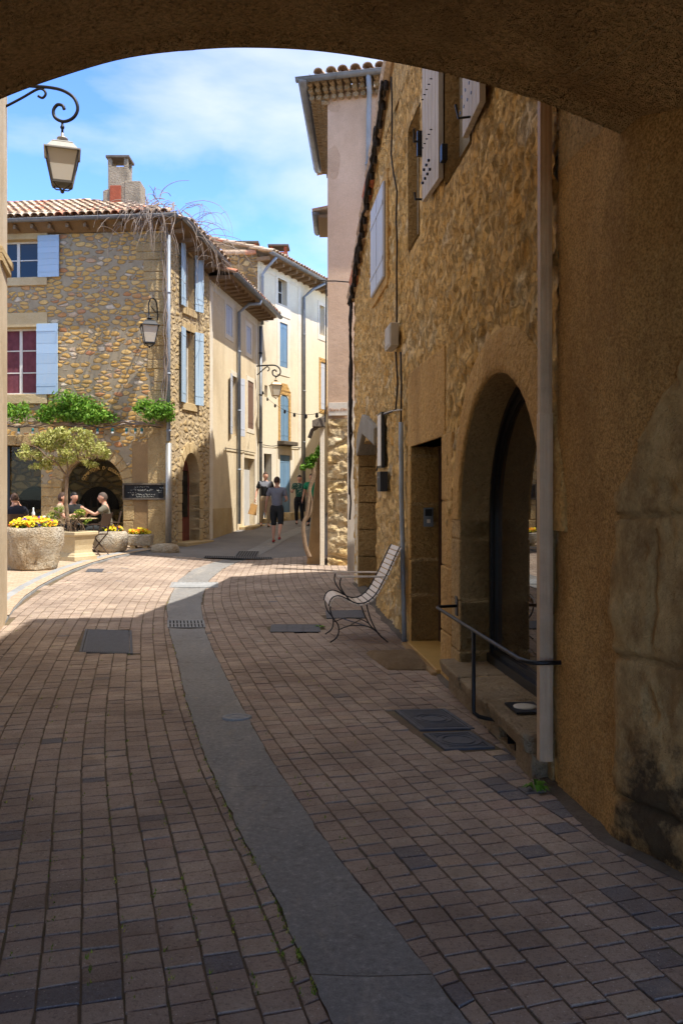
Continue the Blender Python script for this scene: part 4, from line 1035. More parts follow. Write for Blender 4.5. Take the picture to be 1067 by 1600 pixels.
def wc(pts, r, name, label, mat='cable', cat='cable', d=.035, jit=.012, step=.25, seg=5):
    out = []
    for (u, v), (u2, v2) in zip(pts, pts[1:]):
        a = RW.uv(u, v, d); b = RW.uv(u2, v2, d); n = max(1, int(math.hypot(a[0]-b[0], a[1]-b[1])/step))
        for k in range(n): f = k/n; out.append((a[0]+(b[0]-a[0])*f, a[1]+(b[1]-a[1])*f))
    out.append(RW.uv(*pts[-1], d)); rr = random.Random(len(label))
    m = MB(); m.tube([RW.pt(s+rr.uniform(-jit, jit), z+rr.uniform(-jit, jit)*.3, d+rdisp(s, z)*.5) for s, z in out], r, seg)
    return tag(m.build(name, M[mat], None, smooth=True), label, cat)
wc([(612,120),(612,240),(619,300),(620,420),(620,522)], .011, 'cable', 'thin cable dropping to the grey junction box')
wc([(619,550),(621,600),(617,640),(600,648),(593,656),(592,720),(588,735)], .011, 'cable', 'cable looping from the junction box to the upright sign panel', jit=.03)
wc([(626,550),(627,600),(627,662)], .011, 'cable', 'straight cable running from the junction box into the grey conduit')
wc([(629,640),(612,642),(589,649)], .009, 'cable', 'pale slanting cable across the rubble wall above the upright sign', 'greyplastic', jit=.004)
wc([(627,660),(629,800),(632,1008)], .026, 'conduit', 'grey upright conduit on the wall beside the door recess', 'greypipe', 'conduit', d=.045, jit=.002, seg=10)
# cable bundle along the sloping top and down the corner
m = MB(); rr = random.Random(14)
for k in range(5):
    pts = []
    for i in range(30):
        s = ys(10.6)*(1-i/29); pts.append(RW.pt(s, rtop(s)-.05+rr.uniform(-.04, .04), .07+rr.uniform(-.03, .04)))
    for i in range(14):
        pts.append(RW.pt(.05+rr.uniform(-.03, .03), 4.9-3.6*i/13*(.55+.12*k), .06+rr.uniform(-.02, .03)))
    m.tube(pts, .017, 5)
for i in range(16):
    s = ys(10.6)*(1-i/15); c = RW.pt(s, rtop(s)-.05, .05); m.tube([c-Vector((0,0,.09)), c+Vector((0,0,.09))], .035, 6)
tag(m.build('cable_bundle', M['cable'], None, smooth=True), 'thick bundle of dark cables clipped along the sloping edge of the rubble wall', 'cable bundle')

# ============================================================ passage building (the arch we look through)
PA = empty('vaulted_passage', (0, 2, 0), 'ochre rendered vaulted passage whose arch frames the view', 'passage')
PROF = [(-2.3,2.95),(-2.1,3.15),(-1.9,3.28),(-1.57,3.43),(-1.3,3.53),(-.98,3.62),(-.6,3.662),(-.34,3.665),(-.1,3.65),(.196,3.607),(.49,3.545),(.79,3.46),(.99,3.39),(1.15,3.325),(1.30,3.262)]
def pz(x):
    for i in range(len(PROF)-1):
        if x <= PROF[i+1][0] or i == len(PROF)-2:
            (x0, z0), (x1, z1) = PROF[i], PROF[i+1]; t = max(0, min(1, (x-x0)/(x1-x0)))
            m0 = ((z1-PROF[i-1][1])/(x1-PROF[i-1][0]) if i else (z1-z0)/(x1-x0))*(x1-x0)
            m1 = ((PROF[i+2][1]-z0)/(PROF[i+2][0]-x0) if i+2 < len(PROF) else (z1-z0)/(x1-x0))*(x1-x0)
            return z0*(2*t**3-3*t*t+1)+m0*(t**3-2*t*t+t)+z1*(3*t*t-2*t**3)+m1*(t**3-t*t)
def pz_old(x):
    for a, b in zip(PROF, PROF[1:]):
        if x <= b[0]: return a[1]+(b[1]-a[1])*(x-a[0])/(b[0]-a[0])
    return PROF[-1][1]
def xr(y): return 1.30+.50*(3.92-y)
NX, NY = 150, 90
def vf(i, j):
    y = 3.92-(j/NY)**1.3*7.0; k = i/NX; x0 = -2.3+(1.30+2.3)*k; z = pz(x0); x = -2.3+(xr(y)+2.3+.02)*k
    e = 3.92-y; z += .03*sm(0, .12, e)-.045*sm(.08, .30, e)+.02*noise.noise(Vector((x*1.1, y*1.1, 0)))*min(1, e*3)+.006*noise.fractal(Vector((x*7, y*7, 2)), 1, 2, 3)
    return Vector((x, y, z))
setw(grid_wall('vault', vf, NX, NY, 'vault'), PA)
# right wall: rendered strip beyond the arch, rounded corner, then stone blocks under old render
C0 = Vector((1.295, 3.90)); A0 = Vector((1.185, 4.664)); dirP = Vector((.467, -.884))
plan = [A0.lerp(C0, i/30*.86) for i in range(31)]
e0 = A0.lerp(C0, .86); e1 = C0+dirP*.12
for i in range(1, 7): t = i/6; plan.append((e0*(1-t)**2+C0*2*t*(1-t)+e1*t*t))
for i in range(1, 80): plan.append(C0+dirP*(.12+.013*i+(0 if i < 50 else .012*(i-50)**1.6)))
PLn = [0]
for a, b in zip(plan, plan[1:]): PLn.append(PLn[-1]+(b-a).length)
LC = PLn[34]
def pnorm(i):
    a = plan[max(0, i-1)]; b = plan[min(len(plan)-1, i+1)]; d = (b-a).normalized(); return Vector((d.y, -d.x)) if False else Vector((-abs(d.y), d.x if d.y < 0 else -d.x))
def blockmask(t, z):   # 1 where the bare stone blocks show
    w = noise.noise(Vector((t*3, z*3, 5)))*.10
    if z < .12: return sm(.0, .1, z+w)*sm(LC-.15, LC-.02, t+w)
    top = 1.75+(t-LC)*1.6; return sm(LC-.12, LC-.09, t+w*.6)*(1-sm(top-.015, top+.015, z+w))
PH, NH = 6.2, 270
def pwf(i, j):
    z = -.12+(j/NH)*(PH+.12) if False else (-.12+3.5*j/NH)
    t = PLn[i]; n = pnorm(i); f = .008*noise.fractal(Vector((t*6, z*5, 8)), 1, 2, 4)+.003*noise.noise(Vector((t*40, z*40, 1)))+.02*noise.noise(Vector((t*1.2, z*.8, 3)))
    bm_ = blockmask(t, z); d = f
    if bm_ > 0:
        jz = min(abs(z-(1.52+.03*noise.noise(Vector((t*2, 0, 0))))), abs(z-(.86+.05*(t-LC)+.03*noise.noise(Vector((t*3, 1, 0))))), abs(z-.22-.06*noise.noise(Vector((t*2, 5, 0)))))
        pit = max(0, noise.noise(Vector((t*9, z*7, 2)))-.25)*.09*(1-sm(LC+.35, LC+.6, t))
        d += bm_*(.034+.022*noise.noise(Vector((t*2.5, z*2.5, 7)))+.012*noise.fractal(Vector((t*9, z*7, 2)), 1, 2, 4)-.05*math.exp(-(jz/.014)**2)-pit-.03*math.exp(-((t-LC-.16-.03*noise.noise(Vector((z*3,0,0))))/.015)**2)*(1 if .95 < z < 1.45 else 0))
    if z < .35 and t > .2: d += .05*(1-z/.35)*sm(.3, .8, t)*(.5+noise.noise(Vector((t*3, z*3, 0))))
    q = plan[i]+n*d; return Vector((q.x, q.y, z))
n = NT('passage_wall_mat'); co = n.coord()
sepp = n.n('ShaderNodeSeparateXYZ'); n.l(co, sepp.inputs[0])
a = n.noise(n.coord(), 1.6, 6, .65); c = n.mix(n.mr(a, .35, .68), srgb(238, 192, 124), srgb(218, 168, 102))
mm_ = n.noise(n.coord((1, 1, .45)), 2.4, 7, .72); c = n.mix(n.mr(mm_, .45, .68, 0, .7), c, srgb(176, 136, 84)); g = n.noise(co, 85, 4, .7); m2 = n.noise(co, 8, 6, .7)
c = n.mix(n.mr(g, .44, .62, 0, .75), c, srgb(150, 106, 58)); g3 = n.noise(co, 32, 6, .8); c = n.mix(n.mr(g3, .54, .68, 0, .6), c, srgb(128, 90, 50)); c = n.mix(n.mr(g3, .46, .34, 0, .4), c, srgb(244, 212, 156))
blk = n.n('ShaderNodeAttribute', attribute_name='blk')
c = n.mix(blk.outputs['Fac'], c, n.mix(n.mr(n.noise(n.coord((1, 1, .6)), 3.5, 7, .75), .44, .6), n.mix(n.mr(m2, .35, .7), srgb(230, 196, 140), srgb(202, 164, 108)), srgb(172, 136, 90)))
# soot / splash stain low on the corner, an irregular patch fixed to the wall
vm = n.n('ShaderNodeVectorMath', operation='SUBTRACT'); n.l(co, vm.inputs[0]); vm.inputs[1].default_value = (1.36, 3.74, .18)
vs2 = n.n('ShaderNodeVectorMath', operation='MULTIPLY'); n.l(vm.outputs[0], vs2.inputs[0]); vs2.inputs[1].default_value = (2.8, 2.4, 1.5)
ln = n.n('ShaderNodeVectorMath', operation='LENGTH'); n.l(vs2.outputs[0], ln.inputs[0])
dist = n.math('ADD', ln.outputs['Value'], n.mr(n.noise(co, 5, 5, .7), .3, .7, -.4, .4))
c = n.mix(n.mr(dist, .25, .62, .85, 0), c, srgb(56, 48, 42))
M['passage'] = n.fin(c, n.bump(g, 1.0, .012, n.bump(g3, .8, .02, n.bump(m2, .6, .03))), .93, spec=.12)
pw = grid_wall('side_wall', pwf, len(plan)-1, NH, 'passage'); 
at = pw.data.attributes.new('blk', 'FLOAT', 'POINT'); nn_ = len(plan)
at.data.foreach_set('value', [blockmask(PLn[k % nn_], -.12+3.5*(k//nn_)/NH) for k in range(len(pw.data.vertices))]); setw(pw, PA)
m = MB(); WA = Wall((A0.x, A0.y), (C0.x, C0.y)); 
for k in range(6): m.quad(WA.pt(WA.len*k/6, 3.37, 0), WA.pt(WA.len*(k+1)/6, 3.37, 0), WA.pt(WA.len*(k+1)/6, 9.3, 0), WA.pt(WA.len*k/6, 9.3, 0))
# street face of the passage building above and left of the arch
FX = [-2.3+3.6*i/60 for i in range(61)]; vs = [(x, 3.925, pz(x)) for x in FX]; top = [(x, 3.925, 9.3) for x in FX]; k = len(FX)
m.add(vs+top, [(i, i+k, i+k+1, i+1) for i in range(k-1)])
PB(m, 'street_wall', 'vault', PA)
m = MB(); m.quad((-2.3,-3.1,-.1), (-2.3,3.92,-.1), (-2.3,3.92,3.0), (-2.3,-3.1,3.0)); PB(m, 'left_wall', 'vault', PA)
m = MB(); m.box(-2.6, 1.3, -3.08, 3.91, 4.1, 9.3); m.box(-8, -2.32, -3.08, 3.6, -.1, 9.3); m.hexa([(1.30,3.9,4.1),(8.5,3.9,4.1),(8.5,-3.08,4.1),(1.3,-3.08,4.1),(1.30,3.9,9.3),(8.5,3.9,9.3),(8.5,-3.08,9.3),(1.3,-3.08,9.3)])
m.prism([(C0.x+.1, C0.y+.02), (8.5, 3.95), (8.5, -3.1), (5.2, -3.1)][::-1], -.1, 4.09)
PB(m, 'upper_storeys', 'vault', PA)
m = MB(); m.box(-8, 8.6, -3.2, 4.1, 9.31, 9.5); PB(m, 'roof', 'tile', PA)
# scratches left by tall vehicles on the vault
m = MB(); rr = random.Random(4)
for (x0, y0, x1, y1, w) in ((1.02,3.86,1.25,3.05,.006), (.86,3.86,1.28,2.7,.004), (.93,3.8,1.05,3.5,.009), (1.1,3.84,1.5,2.9,.004)):
    prev = None; N = 30; m = MB()
    for i in range(N):
        t = i/N; x = x0+(x1-x0)*t; y = y0+(y1-y0)*t; kk = (x+2.3)/(xr(y)+2.32); jj = ((3.92-y)/7)**(1/1.3)
        p = vf(kk*NX, jj*NY)-Vector((0, 0, .004)); ww = w*rr.uniform(.1, 1)*math.sin(math.pi*min(1, t+.03))
        if prev: m.quad(prev[0], prev[1], p+Vector((ww,0,0)), p-Vector((ww,0,0)))
        prev = (p-Vector((ww,0,0)), p+Vector((ww,0,0)))
    PB(m, 'scrape_mark', 'limestone', PA, gap=.2)
# guard stone at the foot of the passage wall
q = G(1064, 1322); m = MB(); m.lathe([(.001,-.05),(.16,-.04),(.17,.04),(.15,.08),(.10,.115),(.001,.125)], (q.x+.05, q.y-.03, 0), 20, .9, .7)
tag(m.build('guard_stone', M['brownplaster'], None, smooth=True), 'small rounded guard stone at the foot of the passage wall, right edge', 'guard stone')
# ribbed beige downpipe casing
ctr = RW.pt(ys(4.72), 0, .055)
m = MB(); n_ = 40; vs = []; zs = [.14, .3, 2.05, 2.06, 4.4, 6.5]
for z in zs:
    for k in range(n_):
        th = 2*math.pi*k/n_; r_ = .036+(.0022 if k % 4 < 2 else 0)+(.004 if z <= 2.05 else 0)
        sq = 1/max(abs(math.cos(th)), abs(math.sin(th)))**.55
        vs.append((ctr.x+r_*sq*math.cos(th), ctr.y+r_*sq*math.sin(th), z))
m.add(vs, [(i*n_+k, i*n_+(k+1) % n_, (i+1)*n_+(k+1) % n_, (i+1)*n_+k) for i in range(len(zs)-1) for k in range(n_)]+[tuple(range(n_-1, -1, -1))])
tag(m.build('drainpipe', M['beigepipe']), 'beige ribbed square drainpipe beside the arched window, ending above the ground', 'drainpipe')

# ============================================================ left house (only its corner shows)
LH = empty('corner_house', (-4.2, 8, 0), 'pale beige house corner in sun at the left edge', 'house')
LW = Wall((-2.33, 4.1), (-4.235, 10.8)); 
LWf = Wall((-4.235, 10.8), (-2.33, 4.1))
m = MB(); m.prism([(-2.33,4.0),(-4.235,10.8),(-12,12.5),(-12,3.7)], -.1, 8.0); PB(m, 'wall', 'beige_wall', LH)
m = MB(); m.prism([(-2.1,3.95),(-4.0,10.95),(-12.2,12.8),(-12.2,3.6)], 8.0, 8.25); PB(m, 'roof', 'tile', LH)
m = MB()
for z0, z1, e in ((4.47,4.56,.06), (4.38,4.47,.04)):
    m.hexa([(-4.0,10.05,z0),(-4.235+e,10.8+e,z0),(-4.5,10.9,z0),(-4.3,10.0,z0),(-4.0,10.05,z1),(-4.235+e,10.8+e,z1),(-4.5,10.9,z1),(-4.3,10.0,z1)])
PB(m, 'string_course', 'limestone', LH, bevel=.008)

# ============================================================ cafe house B
BH = empty('cafe_house', (-6.5, 22, .3), 'stone cafe house with pale blue shutters and arched glazed openings, left', 'house')
BF = Wall((-13.0, 21.9), (-4.29, 21.0)); BS = Wall((-4.29, 21.0), (-3.59, 23.2)); ZB = .2
def rectw(w, u0, u1, v0, v1): return dict(r=w.rect(u0, u1, v0, v1))
b_up = rectw(BF, -12, 61, 375, 434); b_lo = rectw(BF, -2, 59, 512, 616)
b_ar = rectw(BF, 97, 193, 712, 860); b_ar['arch'] = (b_ar['r'][1]-b_ar['r'][0])/2; b_ar['r'] = b_ar['r'][:2]+(ZB,)+b_ar['r'][3:]
b_sq = rectw(BF, -60, 65, 696, 860); b_sq['r'] = b_sq['r'][:2]+(ZB,)+b_sq['r'][3:]
m = MB(); TB = 8.15
panel(m, BF, 0, BF.len, -.1, TB, [b_up, b_lo, b_ar, b_sq]); PB(m, 'front_wall', 'rubble_left', BH)
m = MB()
s_up = rectw(BS, 288, 303, 388, 482); s_lo = rectw(BS, 288, 303, 518, 630); s_ar = rectw(BS, 284.5, 312, 708, 845); s_ar['arch'] = (s_ar['r'][1]-s_ar['r'][0])/2*1.5; s_ar['r'] = s_ar['r'][:2]+(.35,)+s_ar['r'][3:]
def btop(s): return TB-.0*s
panel(m, BS, 0, BS.len, -.1, lambda s: TB-.25*s, [s_up, s_lo, s_ar]); PB(m, 'side_wall', 'rubble_side', BH)
m = MB()
for w, o in ((BF, b_up), (BF, b_lo), (BF, b_ar), (BF, b_sq), (BS, s_up), (BS, s_lo), (BS, s_ar)): reveal(m, w, o, .4)
PB(m, 'opening_reveal', 'limestone', BH)
m = MB(); i0, i1 = b_sq['r'][0]-1, b_ar['r'][1]+.35
m.quad(BF.pt(i0,.1,-1.3), BF.pt(i1,.1,-1.3), BF.pt(i1,3.1,-1.3), BF.pt(i0,3.1,-1.3)); m.quad(BF.pt(i1,.1,-.42), BF.pt(i1,.1,-1.3), BF.pt(i1,3.1,-1.3), BF.pt(i1,3.1,-.42)); m.quad(BF.pt(i0,3.1,-.42), BF.pt(i1,3.1,-.42), BF.pt(i1,3.1,-1.3), BF.pt(i0,3.1,-1.3)); m.quad(BF.pt(i0,.22,-.0), BF.pt(i1,.22,-.0), BF.pt(i1,.22,-1.3), BF.pt(i0,.22,-1.3))
PB(m, 'cafe_interior', 'rubble_gable', BH)  # rubble lining stands in for stone walls reflected in the glazing
rr = random.Random(12)
for k in range(3):
    a = i0+1.6+k*1.75; m = MB(); m.wbox(BF, a, a+1.1, .25, 1.1+.2*k, -1.28, -1.0, .3); PB(m, 'counter', 'interior', BH)
    m = MB(); q = BF.pt(a+.7, 0, -1.28); m.wprism(BF, [(a+.2, 1.25), (a+1.3, 1.25)]+[(a+.75+.55*math.cos(math.pi*t/10), 1.3+.55*math.sin(math.pi*t/10)) for t in range(11)], -1.29, -1.27); PB(m, 'niche', 'darkgrate', BH)
    m = MB()
    for t in range(5): c_ = BF.pt(a+.2+.2*t, 1.1+.2*k, -1.12); m.lathe([(.001,0),(.035,0),(.035,.15),(.012,.2),(.012,.27),(.001,.27)], c_, 8)
    PB(m, 'shelf_bottle', rr.choice(['glass','brownpaint','whitepaint']), BH, gap=.0)
m = MB(); q = [BF.pt(0,0,-1.35), BF.pt(BF.len-1.2,0,-1.35), BS.pt(.3,0,-.6), BS.pt(BS.len-.05,0,-.6)]
m.prism([(q[0].x,q[0].y),(q[1].x,q[1].y),(BS.pt(1.2,0,-.55).x,BS.pt(1.2,0,-.55).y),(BS.pt(BS.len,0,-.55).x,BS.pt(BS.len,0,-.55).y),(-3.9,26.5),(-13,28)], -.1, 7.9)
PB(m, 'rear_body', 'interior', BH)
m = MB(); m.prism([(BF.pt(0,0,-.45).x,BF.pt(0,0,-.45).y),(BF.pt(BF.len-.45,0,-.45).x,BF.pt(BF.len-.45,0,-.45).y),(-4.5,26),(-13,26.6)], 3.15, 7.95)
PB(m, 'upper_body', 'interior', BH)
# stone trims
m = MB()
def trim(w, u0, u1, v0, v1, d1=.02, t=.5, mb=None): r_ = w.rect(u0, u1, v0, v1); (mb or m).wbox(w, r_[0], r_[1], r_[2], r_[3], -.06, d1, t)
trim(BF, -15, 75, 358, 374.5, .025); trim(BF, -15, 75, 434, 447, .05); trim(BF, -15, 75, 489, 511.5, .025); trim(BF, -15, 75, 616.5, 631, .05)
PB(m, 'window_trim', 'limestone', BH, bevel=.01)
m = MB(); rn = random.Random(31)
c = (b_ar['r'][0]+b_ar['r'][1])/2; ra = b_ar['arch']; zs_ = b_ar['r'][3]-ra
voussoirs(m, BF, c, zs_, ra, ra+.27, 0, math.pi, 13, -.35, .02, 1, .014, rn)
blocks(m, BF, b_ar['r'][1], b_ar['r'][1]+.22, ZB-.1, zs_, .3, -.35, .018, rn, (0, .07), .014)
blocks(m, BF, b_sq['r'][1], b_ar['r'][0], ZB-.1, zs_+.1, .3, -.38, .02, rn, gap=.014)
lz = b_sq['r'][3]; x = b_sq['r'][0]-.3
while x < b_sq['r'][1]+.2:
    L = rn.uniform(.5, .8); m.wbox(BF, x+.006, min(x+L, b_sq['r'][1]+.3)-.006, lz, lz+.26, -.3, .02+rn.uniform(-.004,.006), rn.random()); x += L
PB(m, 'arch_stones', 'quoin', BH, bevel=.02)
m = MB(); rnd_ = random.Random(9); z = 3.05
while z < 7.95:     # corner quoins on the front and on the side
    h = rnd_.uniform(.2, .36); L = rnd_.choice([.34, .6, .8, .5])
    m.wbox(BF, BF.len-L, BF.len+.015, z+.006, z+h-.006, -.12, .018+rnd_.uniform(-.006,.01), rnd_.random()); z += h
PB(m, 'quoins', 'quoin', BH, bevel=.02)
m = MB(); trim(BF, 232, 262.5, 668, 862, .03); r_ = BF.rect(232, 262.5, 668, 862); m.wbox(BF, r_[1]-.1, r_[1]+.05, .1, 3.2, .0, .05)
m.wbox(BS, 0.0, .12, .1, 3.2, .0, .03)
PB(m, 'rendered_panel', 'quoin', BH, bevel=.01)
m = MB(); trim(BF, 207, 232, 690, 862, .012); PB(m, 'grey_patch', 'brownplaster', BH)
m = MB(); z = .2; rn = random.Random(12)
a0, a1 = s_ar['r'][:2]; zsp = s_ar['r'][3]-s_ar['arch']
blocks(m, BS, a0-.2, a0, .2, zsp, .28, -.3, .02, rn, (.04, 0)); blocks(m, BS, a1, a1+.2, .2, zsp, .28, -.3, .02, rn, (0, .05))
voussoirs(m, BS, (a0+a1)/2, zsp, (a1-a0)/2, (a1-a0)/2+.2, 0, math.pi, 9, -.3, .02, 1.5, .014, rn)
m.wbox(BS, a0-.25, a1+.3, .25, .42, -.3, .28)
PB(m, 'doorway_stones', 'limestone', BH, bevel=.015)
m = MB()
for o in (s_up, s_lo):
    a, b, z0, z1 = o['r']; m.wbox(BS, a-.12, b+.12, z0-.2, z0, -.1, .05); m.wbox(BS, a-.12, b+.12, z1, z1+.18, -.1, .025)
PB(m, 'window_trim', 'limestone', BH, bevel=.01)
m = MB(); back(m, BS, s_ar, .3); d = PB(m, 'door', 'reddoor', BH)
m = MB(); a, b, z0, z1 = s_ar['r']; m.wbox(BS, a+.12, b-.12, z0+.7, z1-.45, -.3, -.285); g = m.build('pane', M['glass']); g.parent = d
PBw = []
for w, o, nm, be in ((BF, b_up, 'window', None), (BF, b_lo, 'window', 'curtain'), (BS, s_up, 'window', None), (BS, s_lo, 'window', None)):
    f = window(None, w, o['r'], .2, 'whitepaint', 'glass', 2, 3 if be else 2, .05, nm, None if not be else be); setw(f, BH)
    if be:   # clear panes so the curtain shows
        for chd in f.children:
            if chd.name.startswith('pane'): bpy.data.objects.remove(chd)
for w, o, side, ang, wd, dz in ((BF, b_up, 1, 178, .56, .02), (BF, b_lo, 1, 178, .56, .02)):
    r_ = o['r']; sh = shutter(None, w, r_[1]+.0, r_[2]-.02, r_[3]+.08, wd, side, ang, 'blue', planks=7, horiz=True, d=.045); setw(sh, BH)
for o in (s_up, s_lo):
    r_ = o['r']
    for side, hs, ang in ((-1, r_[0], 170), (1, r_[1], 160)):
        sh = shutter(None, BS, hs, r_[2]-.02, r_[3]+.03, .3, side, ang, 'blue', planks=3, d=.04); setw(sh, BH)
# glazing of the cafe front
m = MB(); N = 24; r2 = b_ar['r']; poly = arc_pts(b_ar, N); m.wprism(BF, poly, -.34, -.325); gl = PB(m, 'arch_glazing', 'clearglass', BH)
m = MB(); m.wbox(BF, b_sq['r'][0], b_sq['r'][1], ZB, b_sq['r'][3], -.34, -.325); PB(m, 'glazing', 'clearglass', BH)
m = MB()
for a in (b_ar['r'][0]+.03, b_ar['r'][1]-.03): m.wbox(BF, a-.03, a+.03, ZB, zs_, -.32, -.28)
for a in (b_sq['r'][1]-.03, b_sq['r'][1]-1.0, b_sq['r'][1]-2): m.wbox(BF, a-.03, a+.03, ZB, b_sq['r'][3], -.32, -.28)
PB(m, 'glazing_bar', 'blackframe', BH)
# arched gold lettering on the glass
def letters(txt, place, size, mat, name, parent):
    """place(i, n) -> (origin, xdir, zdir, normal) for every letter"""
    obs = []; vs = []; fs = []
    dg = None
    for i, chh in enumerate(txt):
        if chh == ' ': continue
        cu = bpy.data.curves.new('t', 'FONT'); cu.body = chh; cu.size = size; cu.align_x = 'CENTER'; cu.extrude = .002; cu.resolution_u = 2
        ob = bpy.data.objects.new('t', cu); COL.objects.link(ob); bpy.context.view_layer.update()
        me = ob.evaluated_get(bpy.context.evaluated_depsgraph_get()).to_mesh()
        o_, X, Z, N_ = place(i, len(txt)); k = len(vs)
        for v in me.vertices: vs.append(o_+X*v.co.x+Z*v.co.y+N_*(v.co.z+.004))
        for p in me.polygons: fs.append([a+k for a in p.vertices])
        ob.evaluated_get(bpy.context.evaluated_depsgraph_get()).to_mesh_clear(); bpy.data.objects.remove(ob); bpy.data.curves.remove(cu)
    m = MB(); m.add(vs, fs); o = m.build(name, M[mat], None)
    if parent: o.parent = parent
    return o
Zv = Vector((0, 0, 1)); BT = Vector((BF.t.x, BF.t.y, 0)); BN = Vector((BF.n.x, BF.n.y, 0))
def plc(i, n):
    th = R(148-(116)*i/(n-1)); rr = .56
    q = BF.pt(c+.14+rr*math.cos(th), zs_-.10+rr*math.sin(th), -.32); X = BT*math.sin(th)-Zv*math.cos(th); Z = BT*math.cos(th)+Zv*math.sin(th); return q, X, Z, BN
o = letters("COMPTOIR D'EDOUARD", plc, .115, 'goldpaint', 'arched_lettering', None); setw(o, BH)
# roof, gutters
ov = .42
E1 = BF.pt(0, 8.42, ov); E2 = BF.pt(BF.len+ov*.9, 8.42, ov)
setw(tiles('front_roof', None, BF.pt(0, 8.44, ov-.02), BF.pt(BF.len+ov*.9, 8.44, ov-.02), (-BF.n.x, -BF.n.y), .46, 3.8, seed=3, hipB=1), BH)
sA = BS.pt(-ov*.2, 8.44, ov); sB = BS.pt(BS.len+.15, 7.95, ov)
setw(tiles('side_roof', None, sA, sB, (-BS.n.x, -BS.n.y), .46, 2.2, seed=4, hipA=1), BH)
m = MB(); m.add([BF.pt(0, 8.15, -.05), BF.pt(BF.len, 8.15, -.05), BF.pt(BF.len+ov*.9, 8.38, ov), BF.pt(0, 8.38, ov)], [(0, 1, 2, 3)])
m.add([BS.pt(0, 8.15, -.05), BS.pt(BS.len, 7.65, -.05), BS.pt(BS.len+.15, 7.88, ov), BS.pt(-.0, 8.38, ov)], [(0, 1, 2, 3)])
k = 0
while k < BF.len: m.wbox(BF, k, k+.07, 8.2, 8.3, -.02, ov-.06, .3); k += .45
k = .1
while k < BS.len: m.wbox(BS, k, k+.07, 8.12-.22*k, 8.22-.22*k, -.02, ov-.06, .3); k += .45
PB(m, 'eaves_boards', 'timber', BH)
gutter(E1+Vector((0,-.06,-.03)), E2+Vector((.02,-.06,-.03)), .07, 'long grey gutter along the front eave of the cafe house')
gutter(sA+Vector((.07,0,-.03)), sB+Vector((.07,.1,-.03)), .07, 'grey gutter on the side eave of the cafe house under bare vines')
cp = BF.pt(BF.len+.06, 0, .09)
pipe('drainpipe', [(cp.x, cp.y, 8.0), (cp.x, cp.y, 2.95)], .05, 'greypipe', 'dark grey drainpipe down the corner of the cafe house, upper length', [((cp.x, cp.y, z), 0) for z in (6.6, 4.6, 3.2)])
pipe('drainpipe', [(cp.x, cp.y, 2.9), (cp.x, cp.y, .45)], .075, 'lamp_grey', 'thick pale metal pipe sleeve at the foot of the cafe house corner', [])
# rendered chimney on the cafe house
q = P(186, 315, 23.2); CHM = empty('rendered_chimney', q, 'tall grey rendered chimney with slab top on the cafe house roof', 'chimney')
def chim(root, u0, u1, vt, vb, Y, dep, mat, slab, legs=True, slabmat='soot', legmat=None):
    a = P(u0, vb, Y); b = P(u1, vt, Y); m = MB(); zc_ = b.z; x0, x1 = a.x, b.x
    lh = .22 if legs else 0
    m.box(x0, x1, Y, Y+dep, a.z-.6, zc_-lh-.07); PB(m, 'stack', mat, root, bevel=.02)
    m = MB(); m.box(x0-slab, x1+slab, Y-slab, Y+dep+slab, zc_-.07, zc_); PB(m, 'cap_slab', slabmat, root, bevel=.012)
    if legs:
        m = MB(); w_ = .1
        for xx in (x0, x1-w_):
            for yy in (Y, Y+dep-w_): m.box(xx, xx+w_, yy, yy+w_, zc_-lh-.07, zc_-.07)
        PB(m, 'cap_leg', legmat or mat, root)
chim(CHM, 169, 200, 243, 300, 23.0, .5, 'chimney', .05)
m = MB(); a = P(161, 315, 22.9); m.hexa([(a.x, 22.9, a.z-.5), (a.x+1.02, 22.9, a.z-.5), (a.x+1.02, 23.6, a.z-.5), (a.x, 23.6, a.z-.5), (a.x, 22.9, a.z+.3), (a.x+.6, 22.9, a.z+.55), (a.x+.6, 23.6, a.z+.55), (a.x, 23.6, a.z+.3)]); m.box(a.x+.58, a.x+1.02, 22.88, 23.5, a.z-.4, a.z+.56); PB(m, 'shoulder', 'chimney', CHM, bevel=.03)
m = MB(); m.box(a.x+.2, a.x+.5, 22.84, 22.9, a.z-.4, a.z+.42); PB(m, 'brick_patch', 'brick', CHM, bevel=.015)

# ============================================================ cream house C
CHs = empty('low_cream_house', (-3.3, 26, .5), 'lower cream rendered house with lilac shutters and a deep wooden eave', 'house')
CWl = Wall((-3.59, 23.2), (-2.82, 28.56))
ops = {}
for k, q in dict(u1=(353,363,478,524), u2=(385,392,511,552), m1=(361,370,588,680), m2=(387,396,596,670), dr=(381,398,716,812), hat=(337,345,808,833)).items(): ops[k] = rectw(CWl, *q)
ops['dr']['r'] = ops['dr']['r'][:2]+(.45,)+ops['dr']['r'][3:]
m = MB(); TC = 7.55; panel(m, CWl, 0, CWl.len, -.1, TC, list(ops.values())); PB(m, 'wall', 'cream', CHs)
m = MB()
for o in ops.values(): reveal(m, CWl, o, .22); back(m, CWl, o, .23)
PB(m, 'opening_reveal', 'cream', CHs)
m = MB(); m.prism([(CWl.pt(.0,0,-.55).x,CWl.pt(0,0,-.55).y),(CWl.pt(CWl.len,0,-.55).x,CWl.pt(CWl.len,0,-.55).y),(-9,29),(-9,24)], -.1, 8.3); PB(m, 'rear_body', 'cream', CHs)
m = MB()
m.wbox(CWl, .02, .28, .4, TC, -.02, .012); m.wbox(CWl, CWl.len-.22, CWl.len, .4, TC, -.02, .012); m.wbox(CWl, .3, CWl.len-.24, TC-.28, TC-.02, -.02, .01)
